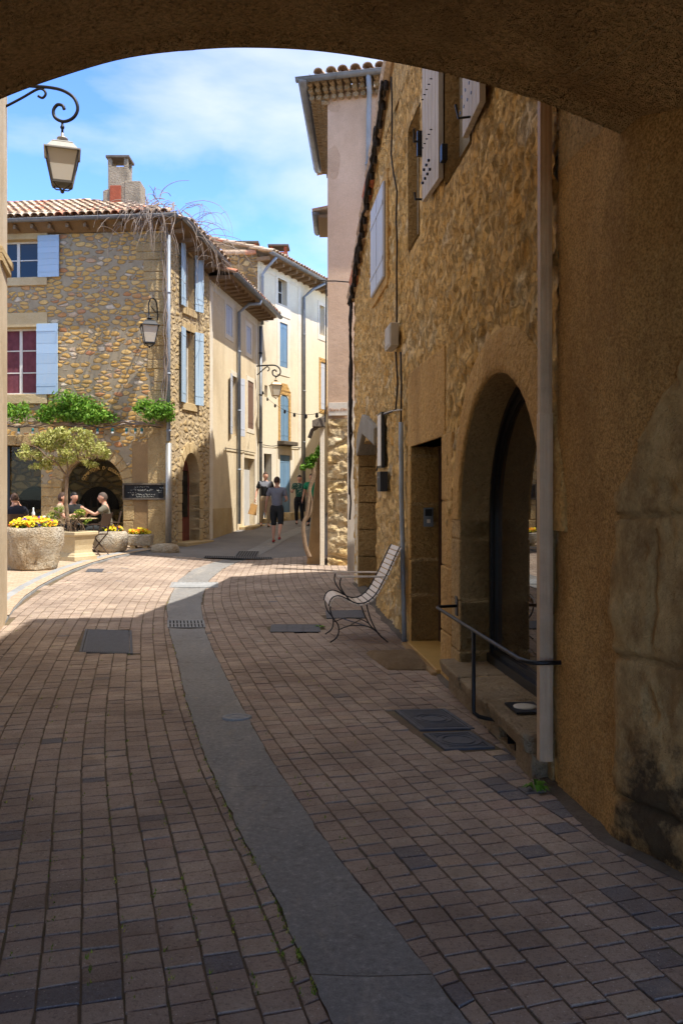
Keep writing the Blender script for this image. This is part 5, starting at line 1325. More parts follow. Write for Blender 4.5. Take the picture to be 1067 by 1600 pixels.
for k in ('u1', 'u2', 'm2'):
    a, b, z0, z1 = ops[k]['r']; e = .14
    m.wbox(CWl, a-e, a, z0-e, z1+e, -.02, .012); m.wbox(CWl, b, b+e, z0-e, z1+e, -.02, .012); m.wbox(CWl, a, b, z0-e, z0, -.02, .014); m.wbox(CWl, a, b, z1, z1+e, -.02, .012)
a, b, z0, z1 = ops['m1']['r']; m.wbox(CWl, a-.05, b+.05, z1, z1+.15, -.02, .014)
a, b, z0, z1 = ops['dr']['r']; m.wbox(CWl, a-.16, a, .4, z1+.16, -.02, .014); m.wbox(CWl, b, b+.18, .4, z1+.16, -.02, .014)
PB(m, 'white_band', 'white_trim', CHs)
m = MB(); m.wbox(CWl, .3, 2.2, .3, 1.25, -.02, .02); PB(m, 'plinth_patch', 'limestone', CHs)
for k, mt in (('u1', 'whiteblue'), ('u2', 'whiteblue'), ('m2', 'browndoor')):
    a, b, z0, z1 = ops[k]['r']; h = (a+b)/2
    for sd, hs in ((-1, a), (1, b)): setw(shutter(None, CWl, hs, z0, z1, (b-a)/2-.005, sd, 0, mt, planks=2, d=-.02), CHs)
a, b, z0, z1 = ops['m1']['r']; setw(window(None, CWl, ops['m1']['r'], .16, cols=2, rows=3), CHs)
setw(shutter(None, CWl, a, z0, z1, .36, -1, 170, 'whiteblue', planks=3, d=.04), CHs); setw(shutter(None, CWl, b, z0, z1, .36, 1, 160, 'whiteblue', planks=3, d=.04), CHs)
a, b, z0, z1 = ops['dr']['r']; m = MB()
for i in range(5): m.wbox(CWl, a+(b-a)*i/5+.005, a+(b-a)*(i+1)/5-.005, z0+.1, z1-.35, -.2, -.17, random.random())
m.wbox(CWl, a, b, z0, z1, -.22, -.205); PB(m, 'door', 'whitedoor', CHs)
a, b, z0, z1 = ops['hat']['r']; m = MB(); m.wbox(CWl, a+.02, b-.02, z0, z1, -.05, -.01); PB(m, 'meter_hatch', 'whitedoor', CHs)
q = CWl.pt(ops['dr']['r'][0]-.3, 0, .0); m = MB(); m.wbox(CWl, ops['dr']['r'][0]-.55, ops['dr']['r'][1]+.05, .45, .66, .0, .4); PB(m, 'door_step', 'limestone', CHs, bevel=.03)
oc = .62
m = MB(); m.add([CWl.pt(0,7.5,0), CWl.pt(CWl.len+.3,7.5,0), CWl.pt(CWl.len+.3,7.62,oc), CWl.pt(0,7.62,oc)], [(0,1,2,3)])
k = 0
while k < CWl.len+.2: m.wbox(CWl, k, k+.06, 7.5, 7.6, 0, oc-.08, .3); k += .42
PB(m, 'eaves_boards', 'timber', CHs)
setw(tiles('roof', None, CWl.pt(-.0,7.68,oc), CWl.pt(CWl.len+.3,7.68,oc), (-CWl.n.x,-CWl.n.y), .3, 3.2, seed=6), CHs)
gutter(CWl.pt(-.02,7.66,oc+.09), CWl.pt(CWl.len+.4,7.66,oc+.09), .075, 'grey gutter on the deep eave of the lower cream house')
s_, z_ = CWl.uv(372, 500); a = CWl.pt(s_, 7.6, oc+.09); b = CWl.pt(s_-.1, 7.45, oc*.6); c_ = CWl.pt(s_-.15, 7.2, .08); d_ = CWl.pt(s_-.15, .75, .08)
pipe('drainpipe', [a, a-Vector((0,0,.12)), b, c_, d_], .05, 'greypipe', 'pale grey drainpipe bending down the middle of the lower cream house', [(CWl.pt(s_-.15, z, .08), 0) for z in (6, 4.2, 2.4)])
q = CWl.pt(CWl.len+.06, 0, .1); pipe('drainpipe', [(q.x, q.y, 7.3), (q.x, q.y, .7)], .055, 'zinc', 'dark drainpipe between the low and the tall cream houses', [((q.x, q.y, z), 0) for z in (6.4, 5, 3.4, 2)], cm='iron')

# ============================================================ tall cream house D
DH = empty('tall_cream_house', (-1.8, 32, .9), 'tall cream house with mid blue shutters closing the bend of the street', 'house')
DW = Wall((-2.82, 28.7), (.6, 36.3)); DG = Wall((-9.5, 28.72), (-2.82, 28.7)); TD = 9.6
od = {}
for k, q in dict(w1=(434,448,434,476), sl1=(411.5,416.5,476,494), sh1=(437,449,505,574), sl2=(413.5,418,602,620), ar=(438,451,617,690), dr=(412,424,709,800), dr2=(437,453,711,775), r1=(499,507,478,524), r2=(501,508,566,640)).items(): od[k] = rectw(DW, *q)
od['ar']['arch'] = (od['ar']['r'][1]-od['ar']['r'][0])/2*.6
for k in ('dr', 'dr2'): od[k]['r'] = od[k]['r'][:2]+(.72,)+od[k]['r'][3:]
m = MB(); panel(m, DW, 0, DW.len, -.1, TD, list(od.values())); PB(m, 'wall', 'cream2', DH)
def dgt(s): return 9.75+.05*math.sin(s)+(DG.len-s)*.04
m = MB(); panel(m, DG, 0, DG.len, -.1, dgt, [], extra=[DG.len*k/8 for k in range(9)]); PB(m, 'gable_wall', 'rubble_gable', DH)
m = MB()
for o in od.values(): reveal(m, DW, o, .25); back(m, DW, o, .26)
PB(m, 'opening_reveal', 'cream2', DH)
m = MB(); m.prism([(DW.pt(.55,0,-.5).x, DW.pt(.55,0,-.5).y),(DW.pt(DW.len,0,-.5).x,DW.pt(DW.len,0,-.5).y),(-5,39),(-9.5,38),(-9.5,29.2),(-3.3,29.2)], -.1, 9.5); PB(m, 'rear_body', 'cream2', DH)
m = MB(); e = .16
def band(o, e, eb=None, mat=None):
    a, b, z0, z1 = o['r']; eb = eb or e
    m.wbox(DW, a-e, a, z0-eb, z1+e, -.02, .015); m.wbox(DW, b, b+e, z0-eb, z1+e, -.02, .015); m.wbox(DW, a, b, z0-eb, z0, -.02, .02); m.wbox(DW, a, b, z1, z1+e, -.02, .015)
band(od['w1'], .18, .35); band(od['sl1'], .13); band(od['sh1'], .18, .3); band(od['r1'], .14, .2)
a, b, z0, z1 = od['w1']['r']; m.wbox(DW, a-.25, b+.25, z0-.42, z0-.1, -.02, .03)
for k in ('dr', 'dr2'):
    a, b, z0, z1 = od[k]['r']; m.wbox(DW, a-.2, a, z0, z1+.2, -.02, .014); m.wbox(DW, b, b+.3, z0, z1+.2, -.02, .014); m.wbox(DW, a, b, z1, z1+.2, -.02, .014)
sp = DW.uv(468, 600)[0]; m.wbox(DW, sp-.1, sp+.1, .8, TD, -.02, .012); m.wbox(DW, .2, sp, TD-.3, TD-.05, -.02, .011)
PB(m, 'white_band', 'white_trim', DH)
m = MB(); band(od['ar'], .15); band(od['r2'], .15); a, b, z0, z1 = od['ar']['r']; m.wprism(DW, [(a-.15, z1+.1), (b+.15, z1+.1), ((a+b)/2+.2, z1+.4), ((a+b)/2-.2, z1+.4)], -.02, .015)
PB(m, 'ochre_band', 'ochre', DH)
m = MB(); a, b, z0, z1 = od['ar']['r']; m.wbox(DW, a-.22, b+.22, z0-.14, z0-.0, -.02, .28); PB(m, 'window_sill', 'soot', DH, bevel=.02)
for k, mt in (('sh1', 'midblue'), ('ar', 'midblue'), ('dr2', 'midblue'), ('r2', 'whiteblue')):
    a, b, z0, z1 = od[k]['r']
    for sd, hs in ((-1, a), (1, b)): setw(shutter(None, DW, hs, z0+.02, z1-.01, (b-a)/2-.006, sd, 0, mt, planks=3, d=-.03, arch=od[k].get('arch', 0) or 0), DH)
for k in ('w1', 'r1'): setw(window(None, DW, od[k]['r'], .2, cols=2, rows=2), DH)
for k in ('sl1', 'sl2'):
    a, b, z0, z1 = od[k]['r']; m = MB(); m.wbox(DW, a, b, z0, z1, -.24, -.2); PB(m, 'slit_window', 'interior', DH)
a, b, z0, z1 = od['dr']['r']; m = MB(); m.wbox(DW, a+.02, a+.4, z0, z1-.5, -.24, -.2); PB(m, 'door', 'midblue', DH)
m = MB(); m.wbox(DW, a+.4, b, z0, z1, -.245, -.235); PB(m, 'door_opening', 'interior', DH)
m = MB(); m.wbox(DW, od['dr']['r'][0]-.3, od['dr2']['r'][0]-.1, .5, .84, .0, .35); m.wbox(DW, od['dr2']['r'][0]-.1, od['dr2']['r'][1]+.9, .5, 1.02, .0, .5); PB(m, 'door_step', 'limestone', DH, bevel=.03)
oc = .55
m = MB(); m.add([DW.pt(-.1,9.55,0), DW.pt(DW.len,9.55,0), DW.pt(DW.len,9.68,oc), DW.pt(-.1,9.68,oc)], [(0,1,2,3)]); k = -.1
while k < DW.len: m.wbox(DW, k, k+.08, 9.5, 9.62, 0, oc-.06, .3); k += .5
PB(m, 'eaves_boards', 'timber', DH)
setw(tiles('roof', None, DW.pt(-.15,9.74,oc), DW.pt(DW.len,9.74,oc), (-DW.n.x,-DW.n.y), .3, 3.0, seed=7), DH)
m = MB(); rr = random.Random(5); s = 0
while s < DG.len-.1: m.tube([DG.pt(s, dgt(s)+.04, .02), DG.pt(s+.36, dgt(s+.36)+.06, .02)], [.09, .08], 8, rr.random()); s += .33
PB(m, 'verge_tiles', 'tile', DH)
gutter(DW.pt(-.2,9.7,oc+.08), DW.pt(DW.len,9.7,oc+.08), .075, 'grey gutter under the roof of the tall cream house')
a = DW.pt(.15, 9.62, oc+.08); pipe('drainpipe', [a, DW.pt(.18, 9.35, .3), DW.pt(.16, 9.1, .09), DW.pt(.16, 7.4, .09)], .05, 'greypipe', 'short drainpipe at the left corner of the tall cream house', [(DW.pt(.16, z, .09), 0) for z in (9, 8)])
a = DW.pt(sp+.9, 9.62, oc+.08); pipe('drainpipe', [a, DW.pt(sp+.4, 9.3, .35), DW.pt(sp+.2, 9.0, .09), DW.pt(sp+.2, .95, .09)], .055, 'zinc', 'grey drainpipe down the middle of the tall cream house', [(DW.pt(sp+.2, z, .09), 0) for z in (7.6, 5.5, 3.6, 2)])
for (u0, u1, vt, vb, Y, lab) in ((371, 404, 377, 402, 30.5, 'low brick chimney with slab, left one on the tall cream house'), (420, 451, 382, 402, 31.5, 'brick chimney with rendered base, right one on the tall cream house')):
    q = P((u0+u1)/2, vb, Y); r_ = empty('brick_chimney', q, lab, 'chimney', 'brick chimneys on the tall cream house'); chim(r_, u0+2, u1-3, vt, vb, Y, .6, 'cream' if u0 > 400 else 'limestone', .08, True, 'soot', 'brick')
    m = MB(); b_ = P(u1-3, vt, Y); a_ = P(u0+2, vt, Y); m.box(a_.x-.03, b_.x+.03, Y-.03, Y+.63, b_.z-.34, b_.z-.28); PB(m, 'brick_course', 'brick', r_)

# ============================================================ pink house E and the one behind it
EH = empty('pink_house', (.8, 18, .3), 'narrow pink rendered house front rising behind the rubble house', 'house')
EF = Wall((-.28, 17.2), (3.1, 16.45)); ES = Wall((-.13, 21.4), (-.28, 17.2))
zsig = EF.uv(530, 652)[1]
m = MB(); panel(m, EF, 0, EF.len, zsig-.05, 9.75, [], .3); panel(m, ES, 0, ES.len, -.1, 9.6, [], .3); PB(m, 'wall', 'pink', EH)
NUe, NVe = 70, 130
def ef(i, j):
    s = 1.2*i/NUe; z = .1+(zsig-.05+.02-.1)*j/NVe; q = Vector((s*1.5, z*2.1, 2)); dd = noise.voronoi(q+noise.noise_vector(q)*.3)[0]
    return EF.pt(s, z, .02+min(1, (dd[1]-dd[0])*3)*.06+noise.fractal(Vector((s*8, z*8, 0)), 1, 2, 4)*.03-(0.06 if i == 0 else 0))
setw(grid_wall('rubble_base', ef, NUe, NVe, 'rubble_base'), EH)
m = MB(); m.quad(EF.pt(1.2,-.1,.03), EF.pt(EF.len,-.1,.03), EF.pt(EF.len,zsig,.03), EF.pt(1.2,zsig,.03)); PB(m, 'base_wall', 'rubble_base', EH)
m = MB(); m.prism([(-.02,17.6),(3.1,16.9),(3.3,21.4),(.15,21.4)], -.1, 9.6); PB(m, 'rear_body', 'pink', EH)
for u0, u1, v0, v1 in ((511, 533, 170, 196), (512, 532, 228, 282)):
    pass
m = MB(); pts = [(EF.uv(512, 230)[0]+.005, EF.uv(512, 230)[1]), ]
def blob(u, v, ru, rv, sd):
    rr = random.Random(sd); p = []
    for k in range(14):
        th = 2*math.pi*k/14; s, z = EF.uv(max(512.6, u+ru*math.cos(th)*rr.uniform(.85, 1.1)), v-rv*math.sin(th)*rr.uniform(.9, 1.08)); p.append((s, z))
    return p
m.wprism(EF, blob(521, 254, 11, 27, 1), -.01, .006); m.wprism(EF, blob(522, 166, 10, 10, 2), -.01, .005); PB(m, 'repair_patch', 'pinkpatch', EH)
er = 9.86
setw(tiles('front_roof', None, EF.pt(-.42, er+.03, .42), EF.pt(EF.len, er+.03, .42), (-EF.n.x, -EF.n.y), .3, 2.4, seed=11, pitch=.24, tl=.4, hipA=1), EH)
setw(tiles('side_roof', None, ES.pt(-.4, er-.0, .40), ES.pt(ES.len+.4, er-.0, .40), (-ES.n.x, -ES.n.y), .3, 1.6, seed=12, pitch=.24, hipB=1), EH)
m = MB()
rr = random.Random(6)
for row, dz, ext in ((0, 0, .12), (1, .1, .24), (2, .2, .36)):     # tiled cornice under the eave
    s = -.3
    while s < EF.len:
        q0 = EF.pt(s, 9.62+dz, -.02); q1 = EF.pt(s, 9.62+dz, ext); m.tube([q0, q1], .055, 7, rr.random()); s += .15
    s = 0
    while s < ES.len: q0 = ES.pt(s, 9.55+dz, -.02); q1 = ES.pt(s, 9.55+dz, ext); m.tube([q0, q1], .055, 6, rr.random()); s += .15
m.wbox(EF, -.35, EF.len, 9.88, 9.9, 0, .4); m.wbox(ES, -.1, ES.len+.3, 9.84, 9.86, 0, .38)
PB(m, 'cornice', 'ledge', EH)
gutter(EF.pt(-.52, er-.02, .5), EF.pt(EF.len, er-.02, .5), .075, 'zinc gutter along the front eave of the pink house')
gutter(ES.pt(0, er-.06, .47), ES.pt(ES.len+.48, er-.06, .47), .085, 'brown grey gutter on the side eave of the pink house seen end on', 'zinc')
s_ = EF.uv(575, 200, .08)[0]; pipe('drainpipe', [EF.pt(s_+.08, 9.8, .48), EF.pt(s_+.06, 9.55, .25), EF.pt(s_+.02, 9.2, .1), EF.pt(s_, 7.3, .1)], .05, 'greypipe', 'grey drainpipe on the pink front, passing behind the cable bundle', [(EF.pt(s_, 8.2, .1), 0)])
FH = empty('far_eave_house', (.4, 24, .5), 'house behind the pink one, only its tiled eave showing', 'house')
m = MB(); m.prism([(-.1,21.6),(3,21.6),(3,23.3),(-.1,23.3)], -.1, 8.7); m.prism([(.05,23.31),(3,23.31),(3,27),(0.25,27)], -.1, 7.6); PB(m, 'wall', 'cream', FH)
setw(tiles('roof', None, (-.6,23.3,8.85), (-.62,21.7,8.85), (1,0), .3, 1.5, seed=15), FH)
gutter((-.66,23.3,8.8), (-.66,21.6,8.8), .08, 'short gutter peeping out left of the pink house')
m = MB(); m.box(-.6, -.1, 21.65, 23.3, 8.68, 8.76); PB(m, 'eave', 'timber', FH)
# bracket with cable on the pink corner
m = MB(); a = P(500, 437, 16.9); m.tube([P(497, 437, 16.8), P(512, 439, 17.1), P(524, 439, 17.1), P(548, 441, 16.9)], .014, 6); m.tube([P(510,440,16.95), P(509,600,16.95), P(508,660,16.95)], .016, 6); 
tag(m.build('cable', M['cable']), 'dark cable wrapped round the left corner of the pink house', 'cable')
# sign
s0_, z0_ = EF.uv(514.5, 650); s1_, z1_ = EF.uv(546, 629); m = MB(); m.wbox(EF, s0_, s1_, z0_, z1_, .03, .06); sg = m.build('gallery_sign', M['signwhite'], None, bevel=.004); tag(sg, 'small white board with faded hand lettering on the pink house', 'sign')
ET = Vector((EF.t.x, EF.t.y, 0)); EN = Vector((EF.n.x, EF.n.y, 0))
def pls(i, n): return EF.pt(s0_+.03+(s1_-s0_-.08)*i/(n-1), z0_+.09, .06), ET, Zv, EN
t = letters("Galerie d'Art", pls, .085, 'signtext', 'lettering', sg)
# upright pale post at the corner
q = P(548, 893, 16.0); g_ = gz(q.x, 16.0)
m = MB(); m.box(q.x-.065, q.x+.065, 15.93, 16.07, g_-.02, 3.38); o = m.build('boxed_post', M['greypaint'], None, bevel=.006); tag(o, 'tall pale grey boxed post standing by the rubble house end', 'post')
# buttress, hood and cream pipe at the pink house corner
m = MB(); Yb = 17.35; zt = CH+Yb*(775-690)/F; a = P(478, 876, Yb).x; b = P(498, 690, Yb).x; e_ = P(503, 800, Yb).x
m.hexa([(a,Yb,.1),(e_,Yb,.1),(e_,Yb+1.1,.1),(a+.12,Yb+1.1,.1),(b,Yb,zt),(e_,Yb,zt),(e_,Yb+1.1,zt),(b,Yb+1.1,zt)]); o = m.build('buttress', M['brownplaster'], None, bevel=.03); tag(o, 'tapering brown rendered buttress at the left corner of the pink house', 'buttress')
xp = P(503.5, 800, 17.2).x; m = MB(); m.box(xp-.045, xp+.045, 17.14, 17.24, .2, CH+17.2*(775-667)/F); o = m.build('square_downpipe', M['white_trim'], None, bevel=.006); tag(o, 'cream square pipe in sun at the left edge of the pink house base', 'drainpipe')
m = MB(); zt = CH+17.2*(775-668)/F; x0 = P(488, 660, 17.1).x; x1 = P(508, 660, 17.1).x
m.hexa([(x0,16.98,zt),(x1,16.98,zt),(x1,17.3,zt),(x0,17.3,zt),(x0,17.02,zt+.13),(x1,17.02,zt+.2),(x1,17.3,zt+.26),(x0,17.3,zt+.13)]); m.tube([(x0-.06,17.1,zt-.22),(x0-.0,17.1,zt-.06),(x0+.1,17.1,zt)], .045, 6)
o = m.build('rain_hood', M['soot'], None, bevel=.01); tag(o, 'small weathered hood and spout above the cream square pipe', 'hood')
# fallback masses that close the far view
m = MB(); m.box(.9, 12, 27.2, 45, -.1, 8.5); o = m.build('far_house', M['cream2']); tag(o, 'cream house hidden behind the pink one at the street bend', 'house')
# ============================================================ street lamps
def lantern(c, w, root, metal, glass='frost', gh=None):
    """four sided lantern hanging from point c; w = width at the top of the glass"""
    c = Vector(c); r = w/2*1.4142; gh = gh or w*.93; a = R(45+18)
    zt = c.z-w*.62
    m = MB(); m.lathe([(.001,0),(w*.05,-.01),(w*.05,-w*.14),(w*.16,-w*.17),(w*.17,-w*.21),(w*.1,-w*.23),(w*.12,-w*.3)], c, 12); m.build('cap', M[metal], root, smooth=True)
    m = MB(); m.lathe([(w*.16,-w*.27),(r*.58,-w*.36),(r*.62,-w*.385),(r*.60,-w*.39),(r*.9,-w*.6),(r*1.06,-w*.62),(r*1.06,-w*.66),(r*.2,-w*.655)], c, 4, rz=a); m.build('hood', M[metal], root)
    z0 = -w*.66; z1 = z0-gh; m = MB(); m.lathe([(r*.90,z0),(r*.55,z1)], c, 4, rz=a); m.build('glass', M[glass], root)
    m = MB()
    for k in range(4):
        th = a+math.pi/2*k; d = Vector((math.cos(th), math.sin(th), 0)); m.tube([c+d*r*.93+Vector((0,0,z0)), c+d*r*.57+Vector((0,0,z1))], w*.032, 5)
    m.lathe([(r*.50,z1+.01),(r*.60,z1+.01),(r*.60,z1-w*.05),(r*.50,z1-w*.05)], c, 4, rz=a)
    for k in range(4):
        th = a+math.pi/2*k; d = Vector((math.cos(th), math.sin(th), 0)); m.tube([c+d*r*.56+Vector((0,0,z1-w*.03)), c+d*r*.35+Vector((0,0,z1-w*.14)), c+Vector((0,0,z1-w*.2))], w*.022, 5)
    m.ball(c+Vector((0,0,z1-w*.24)), w*.065, 8, 6); m.build('frame', M['lamp_dark' if metal == 'lamp_grey' else metal], root)
def curve(pts, n=6):
    P_ = [Vector(p) for p in pts]; out = []
    for i in range(len(P_)-1):
        a = P_[max(0, i-1)]; b = P_[i]; c = P_[i+1]; d = P_[min(len(P_)-1, i+2)]
        for k in range(n):
            t = k/n; out.append(.5*((2*b)+(c-a)*t+(2*a-5*b+4*c-d)*t*t+(3*b-a-3*c+d)*t**3))
    out.append(P_[-1]); return out
def px(pts, Y): return [P(u, v, Y) for u, v in pts]
Y = 10.65
L1 = empty('street_lamp', (0,0,0), 'large lantern with milky glass hanging from a scroll bracket, top left under the arch', 'street lamp')
m = MB(); m.tube(curve(px([(-30,131),(20,133),(55,135),(80,137),(100,142),(116,153),(122,170),(115,184),(100,190),(87,184),(84,173),(90,164),(98,165),(101,171)], Y)), .021, 8); m.tube(curve(px([(-14,176),(10,166),(35,153),(58,140),(68,140),(72,147),(67,153),(60,150)], Y)), .016, 8); m.tube(px([(98,190),(98,208)], Y), .015, 6); m.ball(P(98,199,Y), .028, 8, 6)
m.build('bracket', M['iron'], L1, smooth=True)
lantern(P(98, 207, Y), .41, L1, 'lamp_grey', 'frost', .37)
Y = 28.2
L3 = empty('street_lamp', (0,0,0), 'bracket lantern with coppery frame far down the street on the low cream house', 'street lamp')
m = MB(); m.tube(curve(px([(401,572),(415,571),(430,571),(437,576),(438,583),(433,588),(427,586),(426,580),(430,578),(432,581)], Y)), .026, 6); m.tube(curve(px([(402,586),(412,577),(418,573),(421,577),(418,580)], Y)), .02, 6); m.tube(px([(431,588),(431,593)], Y), .018, 5); m.build('bracket', M['iron'], L3, smooth=True)
lantern(P(431, 591, Y), .36, L3, 'lamp_copper', 'frost', .34)
Y = 20.55
L2 = empty('street_lamp', (0,0,0), 'small black lantern on a hooked bracket on the cafe house wall', 'street lamp')
m = MB(); m.tube(curve([P(247,500,Y+.45), P(246,480,Y+.35), P(243,469,Y+.2), P(237,466,Y), P(233,474,Y), P(233,488,Y), P(234,494,Y)]), .018, 6); m.tube(curve([P(249,492,Y+.5), P(242,486,Y+.2), P(236,478,Y)]), .012, 6); m.tube([P(250,464,Y+.55), P(250,502,Y+.55)], .028, 6); m.build('bracket', M['iron'], L2, smooth=True)
lantern(P(234, 492, Y), .42, L2, 'iron', 'frost', .40)

# ============================================================ slatted bench
BN_ = empty('garden_bench', (.15, 9.5, 0), 'curved white slatted bench with thin iron frame against the right wall', 'bench')
Yn, Yf = 9.27, 9.82; off = Vector((-.065, .55))
prof = [P(u, v, Yn) for u, v in ((514,947),(516,939),(521,933),(529,931),(538,934),(548,939),(559,943),(572,941),(583,933),(591,922),(598,909),(605,896),(611,883),(618,868),(625,854))]
pc = curve(prof, 8); Ls = [0]
for a, b in zip(pc, pc[1:]): Ls.append(Ls[-1]+(b-a).length)
tot = Ls[-1]; ns = 21; FAR = Vector((off.x, off.y, 0))
def at(L):
    for i in range(len(pc)-1):
        if Ls[i+1] >= L or i == len(pc)-2:
            f = (L-Ls[i])/max(1e-6, Ls[i+1]-Ls[i]); return pc[i].lerp(pc[i+1], f), (pc[i+1]-pc[i]).normalized()
for i in range(ns):
    c_, d_ = at((i+.5)*tot/ns); m = MB(); ax = FAR.normalized(); nrm = d_.cross(ax).normalized()
    m.obox(c_+FAR*.5+nrm*-.012, ax, d_, nrm, FAR.length/2+.045, tot/ns*.42, .0075, random.random()); o = m.build('slat', M['benchwood'], None, bevel=.003); setw(o, BN_)
for sft in (Vector((0,0,0)), FAR):
    m = MB(); m.tube([p+sft for p in pc], .009, 6)
    g0 = .0
    fl = curve([P(u, v, Yn) for u, v in ((519,937),(516,952),(520,965),(528,976),(529,988),(525,997),(516,1003.5))]); rl = curve([P(u, v, Yn) for u, v in ((572,941),(575,955),(581,972),(591,990),(606,1003.5))])
    m.tube([p+sft for p in fl], .008, 6); m.tube([p+sft for p in rl], .008, 6)
    m.tube([p+sft for p in curve([P(u, v, Yn) for u, v in ((529,984),(545,978),(560,977),(575,979),(588,986))])], .006, 6)
    m.tube([p+sft for p in curve([P(u, v, Yn) for u, v in ((533,903),(531,912),(535,923),(545,936),(552,941))])], .008, 6)
    o = m.build('side_frame', M['iron'], None, smooth=True); setw(o, BN_)
    m = MB(); a = P(528, 901, Yn)+sft; b = P(601, 901, Yn)+sft; m.obox((a+b)/2, b-a, FAR, (0,0,1), (b-a).length/2, .022, .009, .6); o = m.build('armrest', M['benchwood'], None, bevel=.005); setw(o, BN_)
m = MB(); a = P(545, 978, Yn); b = P(575, 979, Yn); m.tube([a, b+FAR], .006, 6); m.tube([b, a+FAR], .006, 6); setw(m.build('cross_brace', M['iron'], None), BN_)

# ============================================================ plants
def leaves(m, c, rx, ry, rz, n, size, rnd, shell=.55, flat=.0, light=Vector((.45,-.25,.85))):
    c = Vector(c)
    for _ in range(n):
        while True:
            d = Vector((rnd.gauss(0,1), rnd.gauss(0,1), rnd.gauss(0,1)))
            if d.length > .01: break
        d.normalize(); r = shell+(1-shell)*rnd.random()**.6; r *= 1+.18*noise.noise(d*2.3+c)
        p = c+Vector((d.x*rx*r, d.y*ry*r, d.z*rz*r))
        nn = (d*.7+Vector((rnd.gauss(0,.6), rnd.gauss(0,.6), rnd.gauss(0,.6)+.35))).normalized()
        t = nn.cross(Vector((rnd.gauss(0,1), rnd.gauss(0,1), -.5)))
        if t.length < .01: continue
        t.normalize(); b = nn.cross(t); L = size*rnd.uniform(.6, 1.25); w = L*.42
        m.add([p-t*L*.5, p+b*w*.5-nn*w*.1, p+t*L*.5-nn*L*.12, p-b*w*.5-nn*w*.1], [(0, 1, 2, 3)], min(1, max(0, rnd.gauss(.5, .24))))
def clump(name, blobs, Y, dens, size, mat, seed, parent=None, depth=.8, sub=4):
    rnd = random.Random(seed); m = MB()
    for (u, v, ru, rv) in blobs:
        c = P(u, v, Y); rx = ru/F*Y; rz = rv/F*Y
        for k in range(sub):
            cc = c+Vector((rnd.uniform(-.6, .6)*rx, rnd.uniform(-.5, .5)*rx*depth, rnd.uniform(-.55, .55)*rz)); q = rnd.uniform(.4, .7)
            leaves(m, cc, rx*q, rx*q*depth, rz*q, int(dens*ru*rv/100/sub*4), size, rnd, .15)
    return m.build(name, M[mat], parent)
# wisteria trained along the cafe front
VI = empty('climbing_vine', BF.pt(6, 4.3, .1), 'leafy green vine trained along the cafe front above the arches', 'climbing plant')
Yv = 21.2
setw(clump('foliage', [(26,646,24,20),(8,640,20,20),(82,643,20,16),(70,652,20,12),(112,632,32,26),(135,640,26,22),(105,648,30,16),(168,650,20,15),(148,655,25,12)], Yv-.25, 34, .10, 'leaf', 1, sub=9), VI)
setw(clump('foliage', [(240,638,27,22),(225,634,20,16),(262,645,13,16)], Yv-.5, 34, .10, 'leaf', 2, sub=9), VI)
rr = random.Random(2); m = MB()
for k in range(4):
    pts = []
    for i in range(28):
        u = -20+276*i/27; s, z = BF.uv(u, 664+3*math.sin(u*.05+k)+rr.uniform(-2, 2)-k*1.2, .12); pts.append(BF.pt(s, z, .1+rr.uniform(0, .09)))
    m.tube(pts, .02, 5)
setw(m.build('stem', M['vinewood'], None, smooth=True), VI)
# festoon lights
SL = empty('festoon_lights', BF.pt(6, 4.2, .2), 'string of small teal socket bulbs hung under the cafe vine', 'string lights')
m = MB(); pts = [BF.pt(*BF.uv(-10+262*i/40, 667+1.6*math.sin(i*1.3), .25), .25) for i in range(41)]; m.tube(pts, .009, 5); setw(m.build('wire', M['cable'], None), SL)
for u in (8,30,52,86,110,133,153,176,198,212,222):
    q = BF.pt(*BF.uv(u, 671, .25), .25); m = MB(); m.lathe([(.001,.03),(.03,.03),(.035,-.05),(.001,-.05)], q, 8); b = setw(m.build('socket', M['bulbteal'], None, smooth=True), SL); m = MB(); m.ball(q-Vector((0,0,.08)), .035, 8, 6); o = m.build('bulb', M['bulbwhite'], None, smooth=True); o.parent = b; o.matrix_parent_inverse = Matrix(); 
# bare winter vine on the roof corner
BV = empty('bare_vine', (-4.3, 20.9, 8), 'tangle of bare grey vine stems spilling over the cafe house roof corner', 'climbing plant')
rr = random.Random(77); m = MB()
for k in range(5):
    x0 = BF.len-.02+rr.uniform(-.07, .07); pts = []; 
    for i in range(24):
        z = 3.4+5.0*i/23; f = min(1, (z-2)/4) if z > 2 else 0
        q = BF.pt(x0+.045*math.sin(z*1.1+k)+rr.uniform(-.03, .03), z, .14+.07*math.sin(k*2+z*.7)); pts.append(q)
    if k > 2: pts = pts[int(rr.uniform(4, 12)):]
    m.tube(pts, [.017-.009*i/len(pts) for i in range(len(pts))], 5)
setw(m.build('main_stem', M['vinewood'], None, smooth=True), BV)
m = MB()
def spray(p, d, L, r, droop, n=12, wob=.25):
    pts = [Vector(p)]; d = Vector(d).normalized()
    for i in range(n):
        d = (d+Vector((rr.gauss(0, wob)*.3, rr.gauss(0, wob)*.3, -droop*(i/n)+rr.gauss(0, wob)*.2))).normalized(); pts.append(pts[-1]+d*L/n)
    m.tube(pts, [r*(1-.75*i/n) for i in range(n+1)], 4); return pts
EN_ = Vector((BS.n.x, BS.n.y, 0))
